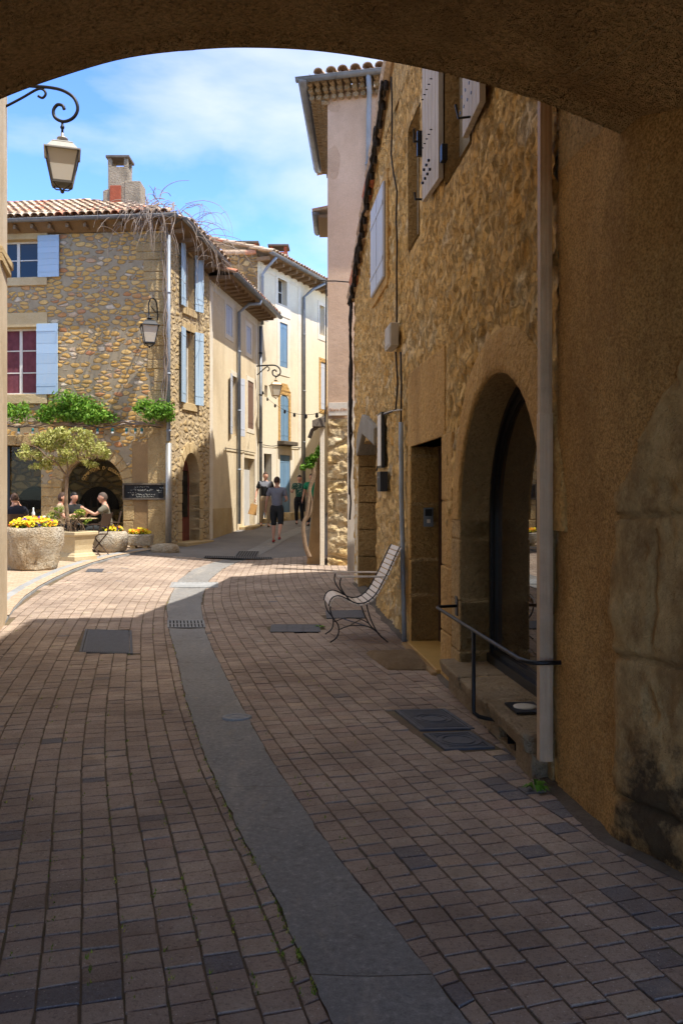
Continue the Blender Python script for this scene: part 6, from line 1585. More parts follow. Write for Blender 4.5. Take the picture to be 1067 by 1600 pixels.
for k in range(105):
    if rr.random() < .55:
        s = BF.len-abs(rr.gauss(0, .75))+.25; p = BF.pt(s, 8.55+rr.uniform(0, .3), rr.uniform(.0, .45)); d = BN*rr.uniform(.3, 1)+BT*rr.uniform(-.9, .6)+Zv*rr.uniform(-.9, .15)
    else:
        s = rr.uniform(0, BS.len*1.0); p = BS.pt(s, 8.55-.25*s+rr.uniform(0, .3), rr.uniform(0, .45)); d = EN_*rr.uniform(.3, 1)+Vector((BS.t.x, BS.t.y, 0))*rr.uniform(-.6, .8)+Zv*rr.uniform(-.9, .2)
    L = rr.uniform(.5, 2.0); pts = spray(p, d, L, rr.uniform(.008, .015), rr.uniform(.25, .8), 12, .5)
    if rr.random() < .6: q = pts[rr.randint(4, 9)]; spray(q, (rr.gauss(0,1), rr.gauss(0,1)-.3, rr.gauss(-.3,.6)), L*.4, .006, .5, 7)
for k in range(11):
    s = rr.uniform(0, 2.2); p = BS.pt(s, 8.75-.1*s, .1); spray(p, EN_*rr.uniform(.2,1)+Zv*rr.uniform(.4,1.1)+BT*rr.uniform(-.4,.4), rr.uniform(.6, 1.3), .009, .55, 12, .35)
p = P(250, 312, 21); pp = curve([P(250,312,21), P(253,300,21), P(262,290,21), P(278,283,21), P(296,282,21)]); m.tube(pp, [.014-.009*i/len(pp) for i in range(len(pp))], 4)
for k in range(14):      # thin shoots hanging down the side wall
    p = BS.pt(rr.uniform(.0, 2.2), rr.uniform(6.2, 8.1), .1); spray(p, (rr.gauss(0,.3), rr.gauss(0,.3), -1), rr.uniform(.8, 2.2), .006, .2, 12, .35)
setw(m.build('twigs', M['vinewood'], None), BV)
# planter tree
def rough_lathe(m, prof, c, seg, amp, sc, sx=1, sy=1, seed=0, rz=0):
    k0 = len(m.v); m.lathe(prof, c, seg, sx, sy, rz=rz)
    for i in range(k0, len(m.v)):
        v = Vector(m.v[i]); d = Vector((v.x-c[0], v.y-c[1], 0))
        if d.length > .02:
            d.normalize(); h = noise.fractal(v*sc+Vector((seed, 0, 0)), 1, 2, 4)*amp; v += d*h+Vector((0, 0, h*.4))
        m.v[i] = tuple(v)
def flowers(name, c, rx, ry, n, seed, lo=.0, parent=None, h=.18, hues=(.4, .9)):
    rnd = random.Random(seed); m = MB(); c = Vector(c)
    for _ in range(n):
        a = rnd.uniform(0, 6.283); r = math.sqrt(rnd.random()); p = c+Vector((math.cos(a)*rx*r, math.sin(a)*ry*r, rnd.uniform(.0, h)*(1.15-r*.6)))
        if rnd.random() < .62:
            L = rnd.uniform(.04, .08); nn = Vector((rnd.gauss(0,.5), rnd.gauss(0,.5), 1)).normalized(); t = nn.cross(Vector((rnd.gauss(0,1), rnd.gauss(0,1), 0))).normalized(); b = nn.cross(t)
            m.add([p-t*L*.5, p+b*L*.22, p+t*L*.5, p-b*L*.22], [(0,1,2,3)], rnd.uniform(.05, .36))
        else:
            nn = Vector((rnd.gauss(0,.5), rnd.gauss(-.5,.4), 1)).normalized(); t = nn.orthogonal().normalized(); b = nn.cross(t); L = rnd.uniform(.022, .036); p += Vector((0, 0, .035)); hue = rnd.uniform(*hues)
            if rnd.random() < lo: hue = rnd.uniform(.92, 1)
            vs = [p-nn*.004]+[p+(t*math.cos(k*1.2566)+b*math.sin(k*1.2566))*L+nn*.006 for k in range(5)]
            for k in range(5):
                a1, a2 = k*1.2566-.6, k*1.2566+.6
                m.add([p, p+(t*math.cos(a1)+b*math.sin(a1))*L*.9, p+(t*math.cos(k*1.2566)+b*math.sin(k*1.2566))*L*1.15+nn*.01, p+(t*math.cos(a2)+b*math.sin(a2))*L*.9], [(0,1,2,3)], hue)
    return m.build(name, M['petal'], parent)
def gpl(u, v): 
    p = G(u, v, .05); return p
def planter_thing(name, label, cat='planter'): return empty(name, (0,0,0), label, cat)
p = gpl(53, 893); Yc = p.y+.5; cxp = P(53, 860, Yc).x; zb_ = p.z
T1 = planter_thing('stone_trough', 'large rough round stone trough full of yellow and orange pansies, left')
m = MB(); rough_lathe(m, [(.40,0),(.43,.04),(.44,.15),(.465,.3),(.49,.45),(.505,.6),(.51,.72),(.50,.785),(.47,.80),(.42,.79),(.40,.72),(.01,.70)], (cxp, Yc, zb_), 72, .07, 3.6, 1.05, 1)
setw(m.build('trough_body', M['trough'], None, smooth=True), T1)
m = MB(); m.lathe([(.42,0),(.001,.03)], (cxp, Yc, zb_+.735), 20); setw(m.build('soil', M['soil'], None), T1)
setw(flowers('pansies', (cxp, Yc, zb_+.78), .42, .38, 1500, 4, .07), T1)
T2 = planter_thing('square_planter', 'square cast stone planter on a plinth holding the small variegated tree')
q = gpl(113, 877); Yq = q.y+.36; xq = P(118, 860, Yq).x; S2 = 1/math.sqrt(2); a0 = R(45-29)
m = MB(); 
def sq(z, side): return (side*S2, z)
m.lathe([sq(0,.62),sq(.09,.62),sq(.10,.58),sq(.13,.56),sq(.16,.50),sq(.22,.485),sq(.32,.50),sq(.42,.55),sq(.47,.57),sq(.50,.57),sq(.505,.60),sq(.53,.66),sq(.59,.66),sq(.60,.64),sq(.60,.54),sq(.54,.54),sq(.54,.02)], (xq, Yq, q.z), 4, rz=a0-R(90)+R(0))
setw(m.build('planter_body', M['planter'], None, bevel=.008), T2)
m = MB(); m.lathe([sq(0,.53),(.001,.02)], (xq, Yq, q.z+.555), 4, rz=a0-R(90)); setw(m.build('soil', M['soil'], None), T2)
TR = empty('small_tree', (xq, Yq, q.z+.56), 'small tree with pale yellow green variegated leaves in the square planter', 'tree')
m = MB(); base = Vector((xq-.1, Yq, q.z+.56))
tk = curve([base, P(105,800,Yq), P(104,770,Yq), P(106,745,Yq)]); m.tube(tk, [.045-.012*i/len(tk) for i in range(len(tk))], 8)
f0 = P(106,746,Yq); rr = random.Random(5)
for (pts, r) in (([f0,P(98,735,Yq),P(88,722,Yq-.1),P(72,712,Yq-.2)],.022), ([f0,P(112,733,Yq),P(124,722,Yq+.1),P(142,708,Yq+.1)],.022), ([f0,P(106,728,Yq),P(104,705,Yq),P(100,690,Yq)],.02), ([P(88,722,Yq-.1),P(70,722,Yq+.1),P(50,712,Yq+.2)],.014), ([P(124,722,Yq+.1),P(120,705,Yq),P(118,690,Yq-.2)],.014), ([P(124,722,Yq),P(146,716,Yq-.1),P(164,712,Yq-.2)],.012), ([P(72,712,Yq-.2),P(60,700,Yq-.2),P(45,695,Yq-.3)],.012)):
    c_ = curve(pts); m.tube(c_, [r*(1-.6*i/len(c_)) for i in range(len(c_))], 6)
for k in range(60):
    a = P(rr.uniform(45,155), rr.uniform(690,722), Yq+rr.uniform(-.4,.4)); m.tube([a, a+Vector((rr.gauss(0,.12), rr.gauss(0,.12), rr.uniform(.05,.2)))], .004, 4)
setw(m.build('trunk', M['bark'], None, smooth=True), TR)
setw(clump('crown', [(45,703,20,17),(68,692,24,22),(92,682,24,18),(100,700,28,20),(128,692,24,20),(150,705,22,18),(164,710,12,10),(70,718,20,16),(110,716,26,14),(140,722,16,10),(85,672,14,9),(118,672,12,8),(138,676,10,8),(56,728,12,8)], Yq, 34, .075, 'leafvar', 8, depth=1.0, sub=5), TR)
SB = empty('potted_shrub', (xq, Yq, q.z+.56), 'low yellow green shrub round the trunk in the square planter', 'shrub')
m = MB()
for k in range(26):
    a = base+Vector((rr.gauss(.05,.12), rr.gauss(0,.12), 0)); m.tube([a, a+Vector((rr.gauss(0,.08), rr.gauss(0,.08), .18)), a+Vector((rr.gauss(0,.22), rr.gauss(0,.15), .38))], .006, 4)
setw(m.build('stems', M['bark'], None), SB)
setw(clump('foliage', [(82,803,14,12),(92,796,10,8),(128,800,14,10),(118,808,10,8),(136,815,8,5),(75,812,8,6)], Yq, 30, .06, 'leafshrub', 9, depth=1.0, sub=3), SB)
T3 = planter_thing('stone_trough', 'boulder shaped stone trough with yellow and violet pansies beside the folding chair')
q = gpl(172, 864); Y3 = q.y+.3; x3 = P(173, 850, Y3).x
m = MB(); rough_lathe(m, [(.26,0),(.33,.05),(.375,.18),(.38,.32),(.36,.43),(.32,.48),(.28,.475),(.26,.42),(.01,.4)], (x3, Y3, q.z), 44, .035, 3.5, 1.05, .85, 3)
setw(m.build('trough_body', M['trough'], None, smooth=True), T3); setw(flowers('pansies', (x3-.02, Y3, q.z+.46), .3, .24, 800, 5, .3, h=.14), T3)
T4 = planter_thing('stone_trough', 'small rectangular stone trough with yellow flowers beneath the menu board')
q = gpl(217, 857); Y4 = q.y+.15; a = P(199, 850, Y4).x; b = P(239, 850, Y4).x; z4 = q.z+.06
m = MB(); NXb = 14
vs = []; 
m.hexa([(a+.04,Y4-.14,z4),(b-.03,Y4-.14,z4),(b-.03,Y4+.16,z4),(a+.04,Y4+.16,z4),(a,Y4-.18,z4+.27),(b,Y4-.18,z4+.27),(b,Y4+.2,z4+.27),(a,Y4+.2,z4+.27)])
setw(m.build('trough_body', M['trough'], None, bevel=.03), T4)
m = MB(); m.box(a+.1,a+.22,Y4-.12,Y4+.12,q.z-.01,z4+.002); m.box(b-.22,b-.1,Y4-.12,Y4+.12,q.z-.01,z4+.002); setw(m.build('support_block', M['limestone'], None), T4)
setw(flowers('flowers', ((a+b)/2, Y4, z4+.26), .26, .15, 420, 6, .0, h=.12), T4)
q = gpl(256, 860); m = MB(); rough_lathe(m, [(.30,-.05),(.30,.06),(.26,.14),(.18,.18),(.01,.19)], (q.x, q.y+.12, q.z-.03), 26, .04, 3, 1.1, .7, 9); tag(m.build('guard_stone', M['trough'], None, smooth=True), 'pale boulder guarding the foot of the cafe house corner', 'guard stone')
# vine by the buttress
VB = empty('climbing_vine', P(483, 868, 18), 'twisting vine trunk with a tuft of green leaves by the brown buttress', 'climbing plant'); Yw = 17.2
m = MB(); c_ = curve([P(484,871,Yw), P(478,856,Yw), P(475,838,Yw), P(474,820,Yw), P(479,805,Yw), P(482,785,Yw), P(484,762,Yw), P(489,742,Yw), P(487,722,Yw)]); m.tube(c_, [.05-.022*i/len(c_) for i in range(len(c_))], 7)
c_ = curve([P(477,815,Yw+.03), P(484,805,Yw), P(487,785,Yw+.02), P(485,765,Yw), P(492,745,Yw), P(489,728,Yw)]); m.tube(c_, .022, 6); c_ = curve([P(489,730,Yw), P(494,715,Yw), P(498,700,Yw)]); m.tube(c_, .014, 5)
setw(m.build('trunk', M['bark'], None, smooth=True), VB); setw(clump('foliage', [(482,722,13,11),(488,714,10,8),(476,730,8,5),(497,704,4,9)], Yw, 60, .1, 'leaf', 12, depth=1), VB)
# ============================================================ menu board, cafe furniture
MBd = BF.rect(192, 261, 755, 781, .06); mb = MB(); s0, s1, z0, z1 = MBd
e = .045; d0 = .03
mb.wbox(BF, s0, s1, z0, z0+e, d0, d0+.05); mb.wbox(BF, s0, s1, z1-e, z1, d0, d0+.05); mb.wbox(BF, s0, s0+e, z0+e, z1-e, d0, d0+.05); mb.wbox(BF, s1-e, s1, z0+e, z1-e, d0, d0+.05)
MN = mb.build('menu_board', M['soot'], None, bevel=.004); tag(MN, 'long framed black chalkboard menu on the cafe wall', 'menu board')
m = MB(); m.wbox(BF, s0+e, s1-e, z0+e, z1-e, d0, d0+.02); m.build('slate', M['slate'], MN)
m = MB(); rr = random.Random(3)
for (fz, fa, fb, hh) in ((.84,.25,.62,.022), (.62,.14,.72,.03), (.58,.80,.95,.02), (.78,.86,.98,.018), (.42,.08,.3,.02), (.44,.84,.93,.02), (.25,.18,.78,.026), (.1,.3,.72,.012)):
    x = fa
    while x < fb:     # short chalk strokes
        wl = rr.uniform(.03, .07); pts = []; k = x
        while k < min(fb, x+wl): pts.append(BF.pt(s0+e+(s1-s0-2*e)*k, z0+e+(z1-z0-2*e)*fz+rr.uniform(-hh, hh), d0+.023)); k += .009
        if len(pts) > 1: m.tube(pts, .0035, 3)
        x += wl+.018
m.build('chalk_writing', M['chalk'], MN)
def cafe_chair(c, rz, label, group=None):
    root = empty('cafe_chair', c, label, 'chair', group, rz=rz); c = Vector((0,0,0))
    def lp(m, name, mat='chairwood'): o = m.build(name, M[mat], root); return o
    m = MB()
    for k in range(5): m.box(-.21,.21,-.2+.085*k,-.13+.085*k,.44,.46,random.random())
    lp(m, 'seat')
    m = MB(); m.hexa([(-.2,.2,.62),(.2,.2,.62),(.2,.22,.62),(-.2,.22,.62),(-.2,.27,.9),(.2,.27,.9),(.2,.29,.9),(-.2,.29,.9)]); lp(m, 'backrest')
    for sx in (-.22, .22):
        m = MB(); m.tube([(sx,.30,.92),(sx,.18,.46),(sx,-.22,0)], .014, 6); lp(m, 'leg')
        m = MB(); m.tube([(sx*.93,-.2,.46),(sx*.93,.22,0)], .014, 6); lp(m, 'leg')
        m = MB(); m.box(sx-.025,sx+.025,-.2,.26,.655,.675); m.tube([(sx,-.16,.66),(sx,-.12,.45)], .012, 6); lp(m, 'armrest')
    return root
def cafe_table(c, label):
    root = empty('cafe_table', c, label, 'table'); m = MB(); m.lathe([(.001,.735),(.36,.735),(.37,.75),(.36,.76),(.001,.762)], (0,0,0), 28); m.build('tabletop', M['limestone'], root, smooth=False)
    m = MB(); m.tube([(0,0,.02),(0,0,.74)], .025, 8); m.build('pedestal', M['iron'], root, smooth=True)
    m = MB()
    for k in range(3): a = 2.1*k+.4; m.tube([(0,0,.12),(.15*math.cos(a),.15*math.sin(a),.06),(.3*math.cos(a),.3*math.sin(a),.015)], .014, 6)
    m.build('foot', M['iron'], root, smooth=True); return root
zs0 = gz(-5.5, 18.8)+.055
cafe_chair((P(150,850,18.6).x, 18.55, zs0), R(-100), 'empty dark folding armchair turned to the road beside the square planter')
cafe_chair((P(170,850,19.5).x, 19.45, zs0+.02), R(-75), 'dark armchair holding the man in the olive shirt')
cafe_chair((P(22,850,18.4).x, 18.3, zs0), R(-150), 'dark armchair holding the man in navy, mostly hidden by the big trough')
t1 = cafe_table((P(128,850,19.45).x, 19.45, zs0+.02), 'round pale cafe table in front of the man in the olive shirt')
t2 = cafe_table((P(66,850,18.5).x, 18.6, zs0), 'round pale cafe table behind the large round trough')
def bottle(c, label):
    m = MB(); m.lathe([(.001,0),(.035,0),(.036,.15),(.015,.2),(.013,.27),(.001,.27)], c, 12); return tag(m.build('bottle', M['bulbwhite'], None, smooth=True), label, 'bottle')
def glass_(c, label): 
    m = MB(); m.lathe([(.001,0),(.03,0),(.036,.09),(.034,.09),(.028,.01),(.001,.01)], c, 12); return tag(m.build('tumbler', M['bulbwhite'], None, smooth=True), label, 'glass', 'tumblers on the cafe tables')
bottle((t2.location.x-.22, t2.location.y, t2.location.z+.762), 'small white bottle on the table behind the large trough')
for k in range(3): glass_((t2.location.x+.05+.1*k, t2.location.y-.1+.07*k, t2.location.z+.762), 'small pale tumbler on the table behind the large trough')
m = MB(); m.ball(P(138, 838, 18.35), .075, 14, 9); tag(m.build('ball_bag', M['bluebag'], None, smooth=True), 'small bright blue round bag hanging on the folding chair', 'bag')

m = MB(); pth_ = [P(411,612,28.0), P(418,622,27), P(430,632,25.5), P(445,641,23.5), P(460,646,21.5), P(478,648,19.5), P(495,646,17.6), P(506,640,16.9)]; m.tube(curve(pth_), .006, 4); FS = empty('festoon_wire', pth_[0], 'thin wire with small dark bulbs strung across the far street', 'string lights'); setw(m.build('wire', M['cable'], None), FS)
for q in pth_[:-1]: m = MB(); m.lathe([(.001,.02),(.03,.0),(.035,-.07),(.001,-.10)], q, 7); setw(m.build('bulb', M['iron'], None, smooth=True), FS)
for (pts_, lab_) in (([(352,700),(366,702),(384,705),(399,708)], 'sagging dark cable along the wall of the low cream house'),):
    m = MB(); m.tube(curve([CWl.pt(*CWl.uv(u, v, .04), .04) for u, v in pts_]), .012, 4); tag(m.build('cable', M['cable'], None), lab_, 'cable')
m = MB(); m.tube(curve([DW.pt(*DW.uv(u, v, .04), .04) for u, v in ((411,695),(425,697),(440,696),(460,699),(470,699))]), .012, 4); tag(m.build('cable', M['cable'], None), 'dark cable running across the tall cream house above its doors', 'cable')
# ============================================================ people
def skin_mesh(chains, mat, name, parent=None, sub=2, root_at=None, extra=None, link=True):
    verts = []; edges = []; rad = []; idx = {}
    def vid(co, r):
        k = tuple(round(x, 4) for x in co)
        if k not in idx: idx[k] = len(verts); verts.append(tuple(co)); rad.append(r)
        return idx[k]
    for ch_ in chains:
        pv_ = None
        for co, r in ch_:
            i = vid(co, r)
            if pv_ is not None and pv_ != i and (pv_, i) not in edges: edges.append((pv_, i))
            pv_ = i
    me = bpy.data.meshes.new(name); me.from_pydata(verts, edges, []); ob = bpy.data.objects.new(name, me); COL.objects.link(ob)
    md = ob.modifiers.new('s', 'SKIN'); md.use_smooth_shade = True
    if not me.skin_vertices: 
        bm = bmesh.new(); bm.from_mesh(me); bm.verts.layers.skin.verify(); bm.to_mesh(me); bm.free()
    sv = me.skin_vertices[0].data
    for i, r in enumerate(rad):
        sv[i].radius = r if isinstance(r, (tuple, list)) else (r, r); sv[i].use_root = (i == 0)
    sb = ob.modifiers.new('b', 'SUBSURF'); sb.levels = sub; sb.render_levels = sub
    bpy.context.view_layer.update(); dg = bpy.context.evaluated_depsgraph_get()
    m2 = bpy.data.meshes.new_from_object(ob.evaluated_get(dg)); bpy.data.objects.remove(ob); bpy.data.meshes.remove(me)
    if extra:
        bm = bmesh.new(); bm.from_mesh(m2)
        for e_ in extra: e_(bm)
        bm.to_mesh(m2); bm.free()
    m2.name = name; m2.materials.clear()
    for mt in (mat if isinstance(mat, list) else [mat]): m2.materials.append(M[mt])
    m2.polygons.foreach_set('use_smooth', [True]*len(m2.polygons))
    o = bpy.data.objects.new(name, m2); COL.objects.link(o)
    if parent: o.parent = parent
    return o
def person(label, loc, rz, J, top, bottom, shoes, hair='hairbrown', sleeve='short', legs='long', headrot=0, scale=1, female=False, collar=None, skinm='skin', seated=False):
    """J: joints in local space, the person faces -Y"""
    V = {k: Vector(v) for k, v in J.items()}
    root = empty('person', loc, label, 'person', rz=rz); root.scale = (scale,)*3
    hd = V['head']; nk = V['neck']; hips = V['pelvis']; ch_ = V['chest']; ws = V['waist']
    def hand(w, e, curl=.5, side=1):
        d = (w-e).normalized(); palm = w+d*.055; sd = d.cross(Vector((0, 1, 0)))
        sd = sd.normalized() if sd.length > .05 else Vector((1, 0, 0))
        fwd = sd.cross(d).normalized()
        if fwd.y > 0: fwd = -fwd; 
        sp = fwd      # fingers spread front to back when the arm hangs
        inn = Vector((-side, 0, 0)); out = []
        pc_ = w+d*.05
        out.append([(w, (.024, .02)), (pc_, (.035, .016)), (w+d*.085, (.03, .013))])
        for k, (o_, L) in enumerate(((-.027, .062), (-.009, .074), (.009, .07), (.026, .055))):
            b0 = w+d*.085; b1 = b0+sp*o_+d*.012; b2 = b1+d*L*.5+inn*L*.18*curl; b3 = b2+d*L*.35+inn*L*.45*curl
            out.append([(w+d*.085, (.03, .013)), (b1, .0085), (b2, .0078), (b3, .006)])
        tb = pc_-sp*.0; out.append([(pc_, (.035, .016)), (pc_+sp*.038+inn*.006, .011), (pc_+sp*.05+d*.045+inn*.02, .008)])
        return out
    tw = .92 if female else 1
    body = [[(hips, (.125, .09)), (ws, (.115*tw, .082)), (ch_, (.14*tw, .095)), (V['upper'], (.10*tw, .07)), (nk, (.056, .056)), (nk+(hd-nk)*.55, (.055, .056)), (hd-Vector((0,0,.03)), (.05, .055))]]
    for s in ('L', 'R'):
        sg = 1 if s == 'L' else -1
        body.append([(V['upper'], (.10*tw, .07)), (V['sh'+s], (.048, .048)), ((V['sh'+s]+V['el'+s])/2, (.045, .045)), (V['el'+s], (.037, .037)), ((V['el'+s]*.6+V['wr'+s]*.4), (.036, .034)), (V['wr'+s], (.024, .02))])
        body += hand(V['wr'+s], V['el'+s], .6, sg)
        kn, an = V['kn'+s], V['an'+s]
        body.append([(hips, (.125, .09)), (V['hip'+s], (.082, .088)), ((V['hip'+s]*.45+kn*.55), (.066, .07)), (kn, (.052, .054)), (kn*.68+an*.32, (.05, .054)), (kn*.2+an*.8, (.032, .034)), (an, (.034, .036)), (V['to'+s], (.035, .022))])
    def head(bm):
        rot = Matrix.Rotation(headrot, 3, 'Z'); r = bmesh.ops.create_uvsphere(bm, u_segments=20, v_segments=16, radius=1)
        for v in r['verts']:
            x, y, z = v.co; jaw = max(0, -z); wx = .074*(1-.28*jaw**1.5); wy = .094*(1-.12*jaw); p = Vector((x*wx, y*wy, z*.118))
            if y < 0:
                nose = math.exp(-((x/.16)**2+((z+.12)/.2)**2)); p.y -= .020*nose
                eye = math.exp(-(((abs(x)-.36)/.14)**2+((z-.08)/.1)**2)); p.y += .007*eye
                chin = math.exp(-((x/.3)**2+((z+.85)/.2)**2)); p.y -= .012*chin
                lip = math.exp(-((x/.28)**2+((z+.48)/.07)**2)); p.y -= .005*lip
            v.co = hd+Vector((0, 0, .012))+rot@(p*1.06)
        for sx in (-1, 1):
            r = bmesh.ops.create_uvsphere(bm, u_segments=8, v_segments=6, radius=1)
            for v in r['verts']: v.co = hd+Vector((0,0,.008))+rot@Vector((sx*.080+v.co.x*.009, .008+v.co.y*.018, v.co.z*.03))
    bd = skin_mesh(body, skinm, 'body', root, 2, extra=[head])
    rot = Matrix.Rotation(headrot, 3, 'Z'); hc = hd+Vector((0, 0, .012))
    for sx in (-1, 1):
        m = MB(); m.ball(hc+rot@Vector((sx*.028, -.086, .011)), .011, 8, 6, (1,.6,.7)); m.build('eye', M['hairblack'], bd, smooth=True)
    m = MB(); m.tube([hc+rot@Vector((-.022,-.093,-.06)), hc+rot@Vector((0,-.102,-.058)), hc+rot@Vector((.022,-.093,-.06))], .0045, 5); m.build('mouth', M['cred'], bd)
    # hair cap
    m = MB(); seg = 20; vs = []; rings = 8
    for i in range(rings+1):
        for k in range(seg):
            th = 2*math.pi*k/seg; y = math.sin(th); low = -.30 if y > -.2 else .42
            low = low if female is False else (-.6 if y > -.3 else .38)
            ph = math.pi/2-(math.pi/2-math.asin(max(-1, min(1, low))))*i/rings
            x_ = math.cos(ph)*math.cos(th); y_ = math.cos(ph)*math.sin(th); z_ = math.sin(ph); e_ = 1.0 if i < rings else .97
            p = Vector((x_*.085, y_*.107+.004, z_*.131))*e_; p *= 1+.03*noise.noise(Vector((x_*5, y_*5, z_*5))); vs.append(hc+rot@p)
    m.add(vs, [(i*seg+k, i*seg+(k+1) % seg, (i+1)*seg+(k+1) % seg, (i+1)*seg+k) for i in range(rings) for k in range(seg)])
    m.build('hair', M[hair], bd, smooth=True)
    # clothes, grown on the same joints and a little larger
    g = .014; sh = []
    low = hips+(ws-hips)*.05-Vector((0,0,.03))
    sh.append([(low, (.165, .13)), (ws, (.155*tw, .122)), (ch_, (.172*tw, .125)), (V['upper'], (.155*tw, .105)), (V['upper']+(nk-V['upper'])*.5, (.10, .08)), (V['upper']+(nk-V['upper'])*.85, (.068, .066))])
    for s in ('L', 'R'):
        a = V['sh'+s]; b = V['el'+s]; 
        sh.append([(V['upper'], (.155*tw, .105)), (a, (.082, .08)), (a*.3+b*.7, (.07, .07))]+([] if sleeve == 'short' else [(b, .05), (b*.2+V['wr'+s]*.8, .036)]))
    if isinstance(top, (list, tuple)):
        t_ = skin_mesh(sh, top[0], 'shirt', root, 2)
        t_.data.materials.append(M[top[1]])
        for p_ in t_.data.polygons:
            if p_.center.z > V['chest'].z+.03 and abs(p_.center.x) < .19: p_.material_index = 1
    else: t_ = skin_mesh(sh, top, 'shirt', root, 2)
    tr = [[(ws-Vector((0,0,.02)), (.14*tw, .11)), (hips, (.16, .128))]]
    for s in ('L', 'R'):
        hp, kn, an = V['hip'+s], V['kn'+s], V['an'+s]
        c_ = [(hips, (.16, .128)), (hp, (.112, .118)), ((hp*.45+kn*.55), (.098, .10))]
        if legs == 'shorts': c_ += [(hp*.08+kn*.92, (.084, .084)), (kn*.9+an*.1, (.082, .082))]
        else: c_ += [(kn, (.07, .072)), (kn*.45+an*.55, (.062, .066)), (kn*.08+an*.92, (.06, .066))]
        tr.append(c_)
    skin_mesh(tr, bottom, 'shorts' if legs == 'shorts' else 'trousers', root, 2)
    for s in ('L', 'R'):
        an, to = V['an'+s], V['to'+s]; hl = an+(an-to).normalized()*.05; hl.z = min(an.z, to.z)-.005
        skin_mesh([[(hl+Vector((0,0,.0)), (.034, .034)), (an*.6+to*.4-Vector((0,0,.02)), (.042, .038)), (to, (.045, .03))]], shoes, 'shoe', root, 2)
    return root
def stand(**kw):
    J = dict(pelvis=(0,0,.94), waist=(0,.005,1.08), chest=(0,-.005,1.26), upper=(0,.005,1.40), neck=(0,.01,1.50), head=(0,-.01,1.62),
        shL=(.185,.01,1.41), elL=(.25,.03,1.14), wrL=(.27,-.03,.90), shR=(-.185,.01,1.41), elR=(-.25,.03,1.14), wrR=(-.27,-.03,.90),
        hipL=(.095,0,.88), knL=(.11,-.01,.48), anL=(.11,.02,.09), toL=(.125,-.12,.035), hipR=(-.095,0,.88), knR=(-.11,-.01,.48), anR=(-.11,.02,.09), toR=(-.125,-.12,.035))
    J.update(kw); return J
def spot(u, v): return G(u, v)
# man walking away (faces up the street, +Y)
q = spot(433, 848)
person('man in grey T-shirt and dark shorts walking away up the street', q, R(180-8), stand(knL=(.10,-.05,.49), anL=(.10,.0,.10), toL=(.11,-.14,.04), knR=(-.10,.02,.5), anR=(-.12,.30,.24), toR=(-.13,.26,.10), elR=(-.26,-.0,1.15), wrR=(-.20,-.2,1.12), elL=(.27,.03,1.14), wrL=(.31,-.02,.88)), 'cgrey', 'cdark', 'cred', 'hairbrown', legs='shorts', headrot=R(-18))
q = spot(415, 824)
P2 = person('man in black and grey shirt and khaki trousers carrying a paper bag', q, R(12), stand(knL=(.09,-.08,.48), anL=(.09,.0,.09), anR=(-.13,.12,.13), toR=(-.13,.0,.06), elR=(-.28,.02,1.14), wrR=(-.33,-.1,.92)), ('cblack', 'cgrey'), 'ckhaki', 'chairwood', 'hairbrown', headrot=R(15))
wr = Vector((-.36,-.13,.80)); bw = P2.matrix_world
m = MB(); m.hexa([(-.13,-.04,-.40),(.13,-.04,-.40),(.13,.04,-.40),(-.13,.04,-.40),(-.10,-.03,-.06),(.10,-.03,-.06),(.10,.03,-.06),(-.10,.03,-.06)]); m.tube(curve([(-.06,0,-.07),(-.04,0,-.0),(.0,0,.02),(.04,0,-.0),(.06,0,-.07)]), .006, 5)
bg_ = m.build('paper_bag', M['paper'], None, bevel=.02); th = R(12); bg_.location = Vector(q)+Vector((wr.x*math.cos(th)-wr.y*math.sin(th), wr.x*math.sin(th)+wr.y*math.cos(th), wr.z)); bg_.rotation_euler = (0, R(12), R(20)); tag(bg_, 'brown paper bag held by the man in the black and grey shirt', 'bag')
q = spot(468, 821)
person('woman in teal floral top and black trousers walking towards the arch', q, R(8), stand(elR=(-.25,0,1.16), wrR=(-.30,-.22,1.18), elL=(.24,.02,1.15), wrL=(.27,-.08,.92), knL=(.08,-.04,.48), anR=(-.09,.15,.14), toR=(-.09,.02,.06)), 'cteal', 'cblack', 'cblack', 'hairblack', scale=.94, female=True, headrot=R(-6))
q = spot(487, 822)
person('person in a green T-shirt half hidden by the twisting vine trunk', q, R(-12), stand(elR=(-.27,.03,1.14), wrR=(-.29,-.08,.9), anL=(.11,.12,.12)), 'cgreen', 'cnavy', 'cdark', 'hairbrown', scale=.97)
def sit(**kw):
    J = dict(pelvis=(0,.06,.54), waist=(0,.06,.67), chest=(0,.02,.86), upper=(0,.0,1.0), neck=(0,-.02,1.10), head=(0,-.06,1.21),
        shL=(.185,.0,1.0), elL=(.25,-.14,.78), wrL=(.12,-.34,.84), shR=(-.185,.0,1.0), elR=(-.25,-.14,.78), wrR=(-.12,-.34,.84),
        hipL=(.095,.04,.52), knL=(.12,-.40,.52), anL=(.12,-.36,.10), toL=(.12,-.5,.04), hipR=(-.095,.04,.52), knR=(-.12,-.40,.52), anR=(-.12,-.36,.10), toR=(-.12,-.5,.04))
    J.update(kw); return J
person('seated man in olive T-shirt leaning over the cafe table, in profile', (P(166,850,19.45).x, 19.4, zs0+.02), R(-75), sit(elL=(.2,-.22,.84), wrL=(.08,-.42,.96), elR=(-.2,-.22,.84), wrR=(-.07,-.42,.92)), 'colive', 'cdark', 'cdark', 'hairgrey')
person('seated man in navy shirt resting his head on his hand, left edge', (P(28,850,18.4).x, 18.25, zs0), R(-150), sit(elR=(-.30,-.25,.84), wrR=(-.12,-.16,1.10)), 'cnavy', 'cdark', 'cdark', 'hairbrown')
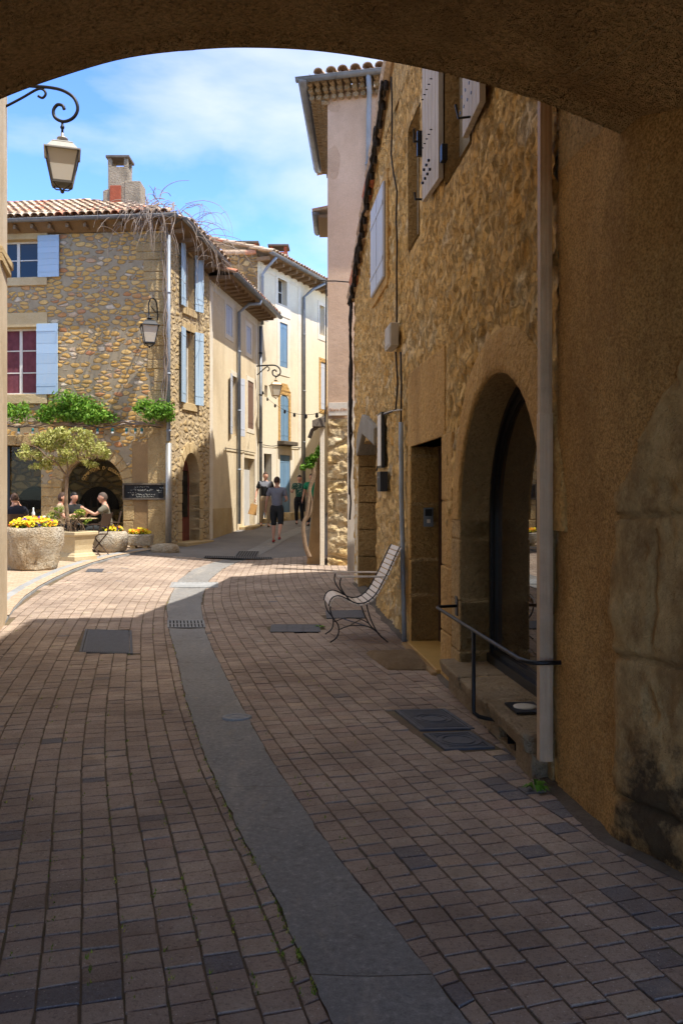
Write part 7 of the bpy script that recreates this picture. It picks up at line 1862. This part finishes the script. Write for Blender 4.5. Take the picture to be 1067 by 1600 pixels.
person('seated dark haired person facing the man in the olive shirt', (P(114,850,20.0).x, 20.0, zs0+.03), R(55), sit(), 'cdark', 'cdark', 'cdark', 'hairblack', female=True)
person('seated person in pale top behind the planter tree', (P(92,850,19.3).x, 19.4, zs0+.02), R(100), sit(), 'ckhaki', 'cdark', 'cdark', 'hairbrown', female=True)
# ============================================================ camera, light, sky
cam = bpy.data.cameras.new('camera'); co_ = bpy.data.objects.new('camera', cam); COL.objects.link(co_)
co_.location = (0, 0, CH); co_.rotation_euler = (R(90), 0, 0)
cam.sensor_fit = 'VERTICAL'; cam.sensor_height = 36; cam.lens = 36*F/1600; cam.shift_y = -25/1600; cam.clip_end = 2000; cam.clip_start = .05
SC.camera = co_
sl = bpy.data.lights.new('sun', 'SUN'); sl.energy = 2.0; sl.angle = R(.55); sl.color = (1, .955, .89)
so = bpy.data.objects.new('sun', sl); COL.objects.link(so); so.rotation_euler = SUNL.to_track_quat('-Z', 'Y').to_euler()
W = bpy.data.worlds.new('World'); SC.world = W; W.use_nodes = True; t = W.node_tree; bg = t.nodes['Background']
sky = t.nodes.new('ShaderNodeTexSky'); sky.sky_type = 'NISHITA'; sky.sun_disc = False
sky.sun_elevation = math.atan2(1, math.hypot(SUNL.x, SUNL.y)); sky.sun_rotation = math.atan2(-SUNL.x, -SUNL.y); sky.ozone_density = 2.2; sky.dust_density = .1; sky.air_density = 1.0; sky.altitude = 1800
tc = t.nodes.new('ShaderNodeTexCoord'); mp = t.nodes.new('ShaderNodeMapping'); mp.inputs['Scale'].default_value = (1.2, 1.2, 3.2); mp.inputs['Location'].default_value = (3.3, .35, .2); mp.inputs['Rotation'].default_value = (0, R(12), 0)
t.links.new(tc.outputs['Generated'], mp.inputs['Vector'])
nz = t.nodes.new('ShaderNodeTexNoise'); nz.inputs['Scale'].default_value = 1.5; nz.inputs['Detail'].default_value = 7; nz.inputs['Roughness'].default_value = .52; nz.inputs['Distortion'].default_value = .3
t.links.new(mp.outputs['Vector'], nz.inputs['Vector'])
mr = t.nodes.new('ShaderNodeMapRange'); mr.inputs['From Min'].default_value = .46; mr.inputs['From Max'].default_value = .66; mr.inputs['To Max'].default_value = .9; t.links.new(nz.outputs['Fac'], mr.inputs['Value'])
mx = t.nodes.new('ShaderNodeMix'); mx.data_type = 'RGBA'; sp_ = t.nodes.new('ShaderNodeSeparateXYZ'); t.links.new(tc.outputs['Generated'], sp_.inputs[0]); hi = t.nodes.new('ShaderNodeMapRange'); hi.interpolation_type = 'SMOOTHSTEP'; hi.inputs['From Min'].default_value = .50; hi.inputs['From Max'].default_value = .85; hi.inputs['To Max'].default_value = .35; t.links.new(sp_.outputs['Z'], hi.inputs['Value'])  # cloud thickened overhead, out of view, added for whiter, warmer fill light
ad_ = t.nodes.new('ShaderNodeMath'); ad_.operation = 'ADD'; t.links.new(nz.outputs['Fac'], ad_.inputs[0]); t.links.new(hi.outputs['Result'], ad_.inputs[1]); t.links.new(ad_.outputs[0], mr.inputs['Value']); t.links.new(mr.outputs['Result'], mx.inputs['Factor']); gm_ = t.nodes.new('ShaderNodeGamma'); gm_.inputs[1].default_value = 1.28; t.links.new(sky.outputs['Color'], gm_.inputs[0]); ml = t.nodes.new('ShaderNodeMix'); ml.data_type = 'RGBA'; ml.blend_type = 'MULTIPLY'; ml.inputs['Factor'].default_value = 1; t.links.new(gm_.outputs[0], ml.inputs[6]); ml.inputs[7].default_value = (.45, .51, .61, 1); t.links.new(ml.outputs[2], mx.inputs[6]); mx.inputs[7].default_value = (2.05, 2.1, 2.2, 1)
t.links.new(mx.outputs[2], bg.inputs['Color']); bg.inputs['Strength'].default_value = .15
SC.view_settings.view_transform = 'Standard'; SC.view_settings.look = 'None'; SC.view_settings.exposure = 1.9; SC.view_settings.gamma = 1
SC.cycles.max_bounces = 10; SC.cycles.diffuse_bounces = 6; SC.cycles.use_denoising = True
